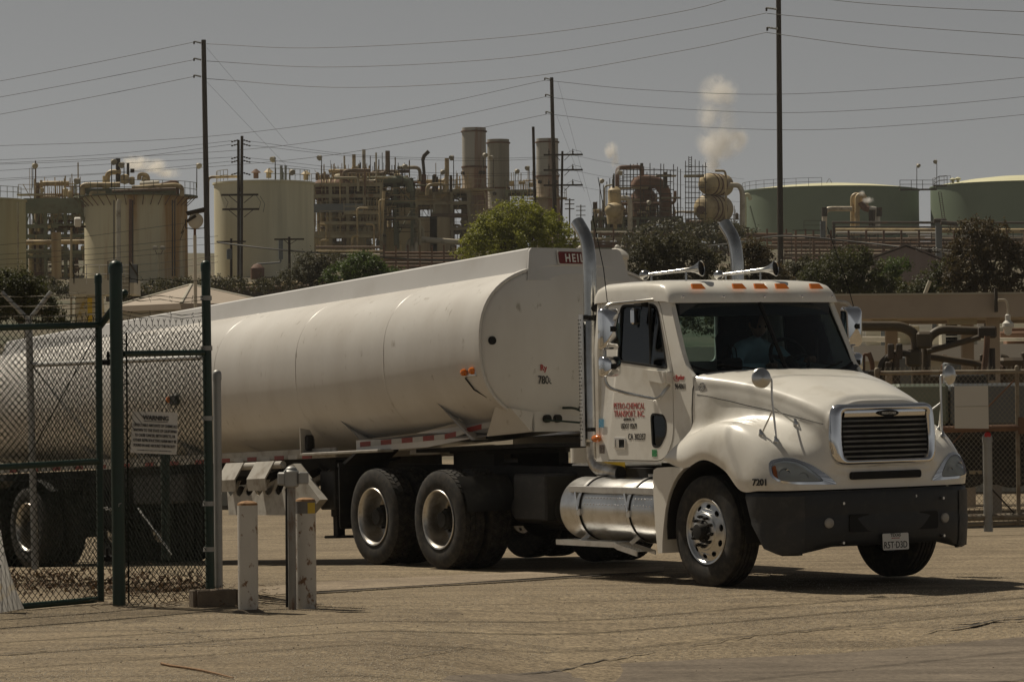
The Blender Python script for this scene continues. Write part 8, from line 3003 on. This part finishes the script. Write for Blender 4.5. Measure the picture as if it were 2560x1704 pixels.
# ---- dark parked truck behind the fence
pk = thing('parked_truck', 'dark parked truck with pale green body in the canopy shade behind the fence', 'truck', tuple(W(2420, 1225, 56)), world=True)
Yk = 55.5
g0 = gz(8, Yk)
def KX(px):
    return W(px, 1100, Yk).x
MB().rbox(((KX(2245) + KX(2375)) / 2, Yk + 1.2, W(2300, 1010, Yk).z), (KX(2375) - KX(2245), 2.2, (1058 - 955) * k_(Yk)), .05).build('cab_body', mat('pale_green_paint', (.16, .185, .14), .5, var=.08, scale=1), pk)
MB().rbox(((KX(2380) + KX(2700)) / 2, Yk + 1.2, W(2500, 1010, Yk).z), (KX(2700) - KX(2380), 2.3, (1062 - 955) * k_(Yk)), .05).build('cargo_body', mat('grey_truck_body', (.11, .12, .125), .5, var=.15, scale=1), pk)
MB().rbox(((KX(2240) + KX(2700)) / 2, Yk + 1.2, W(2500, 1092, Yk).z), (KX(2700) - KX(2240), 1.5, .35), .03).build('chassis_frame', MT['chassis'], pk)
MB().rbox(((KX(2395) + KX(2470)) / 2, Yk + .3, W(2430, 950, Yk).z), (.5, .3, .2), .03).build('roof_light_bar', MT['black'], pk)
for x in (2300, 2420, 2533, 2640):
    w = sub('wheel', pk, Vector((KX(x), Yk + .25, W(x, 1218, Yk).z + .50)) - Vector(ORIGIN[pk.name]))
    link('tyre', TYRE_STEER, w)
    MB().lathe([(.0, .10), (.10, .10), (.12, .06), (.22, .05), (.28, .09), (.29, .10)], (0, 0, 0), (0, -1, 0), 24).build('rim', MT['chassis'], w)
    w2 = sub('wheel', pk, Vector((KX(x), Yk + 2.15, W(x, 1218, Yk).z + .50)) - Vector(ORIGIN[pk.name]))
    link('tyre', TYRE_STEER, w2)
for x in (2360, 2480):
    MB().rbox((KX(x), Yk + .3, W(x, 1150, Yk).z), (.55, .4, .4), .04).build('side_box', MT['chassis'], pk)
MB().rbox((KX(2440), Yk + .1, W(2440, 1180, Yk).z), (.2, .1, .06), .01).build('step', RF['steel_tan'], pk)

# ================================================================== STEAM
def steam(name, label, lobes, Y, dens, seed, scale):
    """soft vapour: closed lobes filled with a noisy scattering volume"""
    mt = bpy.data.materials.new(name + '_vapour')
    mt.use_nodes = True
    nt = mt.node_tree
    nt.nodes.clear()
    L = nt.links.new
    out = nt.nodes.new("ShaderNodeOutputMaterial")
    pv = nt.nodes.new("ShaderNodeVolumePrincipled")
    pv.inputs["Color"].default_value = (1.0, .985, .965, 1)
    pv.inputs["Anisotropy"].default_value = .45
    tc = nt.nodes.new("ShaderNodeTexCoord")
    nz = nt.nodes.new("ShaderNodeTexNoise")
    nz.inputs["Scale"].default_value = scale
    nz.inputs["Detail"].default_value = 5
    nz.inputs["Roughness"].default_value = .62
    nz.inputs["Distortion"].default_value = .6
    L(tc.outputs["Object"], nz.inputs["Vector"])
    # fade towards the outside of the box
    gr = nt.nodes.new("ShaderNodeMapRange")
    gr.inputs["From Min"].default_value = .40
    gr.inputs["From Max"].default_value = .72
    gr.inputs["To Min"].default_value = 0
    gr.inputs["To Max"].default_value = dens
    L(nz.outputs[0], gr.inputs[0])
    ob = None
    mb = MB()
    kk = k_(Y)
    c0 = W(lobes[0][0], lobes[0][1], Y)
    dens_sum = None
    for (px, py, rx, ry, w) in lobes:
        c = W(px, py, Y) - c0
        mp = nt.nodes.new("ShaderNodeMapping")
        mp.inputs["Location"].default_value = (-c.x / (rx * kk), -c.y / (rx * kk), -c.z / (ry * kk))
        mp.inputs["Scale"].default_value = (1 / (rx * kk), 1 / (rx * kk), 1 / (ry * kk))
        L(tc.outputs["Object"], mp.inputs["Vector"])
        ln = nt.nodes.new("ShaderNodeVectorMath")
        ln.operation = 'LENGTH'
        L(mp.outputs[0], ln.inputs[0])
        fd = nt.nodes.new("ShaderNodeMapRange")
        fd.interpolation_type = 'SMOOTHSTEP'
        fd.inputs["From Min"].default_value = 1.0
        fd.inputs["From Max"].default_value = .15
        fd.inputs["To Min"].default_value = 0.0
        fd.inputs["To Max"].default_value = w
        L(ln.outputs["Value"], fd.inputs[0])
        if dens_sum is None:
            dens_sum = fd.outputs[0]
        else:
            mx = nt.nodes.new("ShaderNodeMath")
            mx.operation = 'MAXIMUM'
            L(dens_sum, mx.inputs[0])
            L(fd.outputs[0], mx.inputs[1])
            dens_sum = mx.outputs[0]
    mm = nt.nodes.new("ShaderNodeMath")
    mm.operation = 'MULTIPLY'
    L(dens_sum, mm.inputs[0])
    L(gr.outputs[0], mm.inputs[1])
    L(mm.outputs[0], pv.inputs["Density"])
    L(pv.outputs[0], out.inputs["Volume"])
    x0 = min(l[0] - l[2] for l in lobes) - 2
    x1 = max(l[0] + l[2] for l in lobes) + 2
    y0 = min(l[1] - l[3] for l in lobes) - 2
    y1 = max(l[1] + l[3] for l in lobes) + 2
    a, b = W(x0, y1, Y), W(x1, y0, Y)
    dep = max(l[2] for l in lobes) * kk * 1.05
    mb.box(((a.x + b.x) / 2, Y, (a.z + b.z) / 2), (b.x - a.x, dep * 2, b.z - a.z))
    o = link(name, mb.mesh(name, mt, tuple(c0), 0))
    o.location = c0
    tag(o, label, 'steam', 'steam plumes', 'stuff')
    return o
steam('steam_plume', 'large white steam cloud rising above the stacked cream drums', [(1800, 358, 70, 56, 1.0), (1835, 350, 44, 44, .9), (1780, 408, 30, 40, .9), (1770, 450, 16, 50, .8), (1796, 232, 60, 56, .7), (1775, 290, 44, 60, .45), (1815, 300, 40, 50, .4)], 435, 2.2, 1, .55)
steam('steam_plume', 'thin steam wisp standing above the vent left of the rusty dome', [(1528, 376, 22, 28, 1.0), (1538, 402, 14, 30, 1.0), (1543, 422, 9, 24, .9)], 428, 4.5, 2, 1.1)
steam('steam_plume', 'white steam drifting right over the rusty tank top', [(345, 408, 44, 24, 1.0), (385, 416, 46, 24, .8), (325, 402, 24, 20, .9), (420, 432, 40, 18, .5)], 328, 3.2, 3, .8)
steam('steam_plume', 'small steam puff at the pipe loop before the wide green tank', [(2170, 500, 18, 10, 1.0), (2155, 484, 10, 10, .8)], 392, 5.0, 4, 1.6)

# ================================================================== AIR
hm = bpy.data.materials.new('haze_air')
hm.use_nodes = True
nt = hm.node_tree
nt.nodes.clear()
ho = nt.nodes.new("ShaderNodeOutputMaterial")
hv = nt.nodes.new("ShaderNodeVolumePrincipled")
hv.inputs["Color"].default_value = (.93, .94, .95, 1)
hv.inputs["Density"].default_value = 0.00010
hv.inputs["Anisotropy"].default_value = .2
nt.links.new(hv.outputs[0], ho.inputs["Volume"])
hz_ = MB().box((0, 800, 22.0), (880, 1625, 48)).build('haze', hm, None, smooth=0)
tag(hz_, kind='stuff')
hz_["label"] = 'thin pale smog hanging over the yard and refinery'
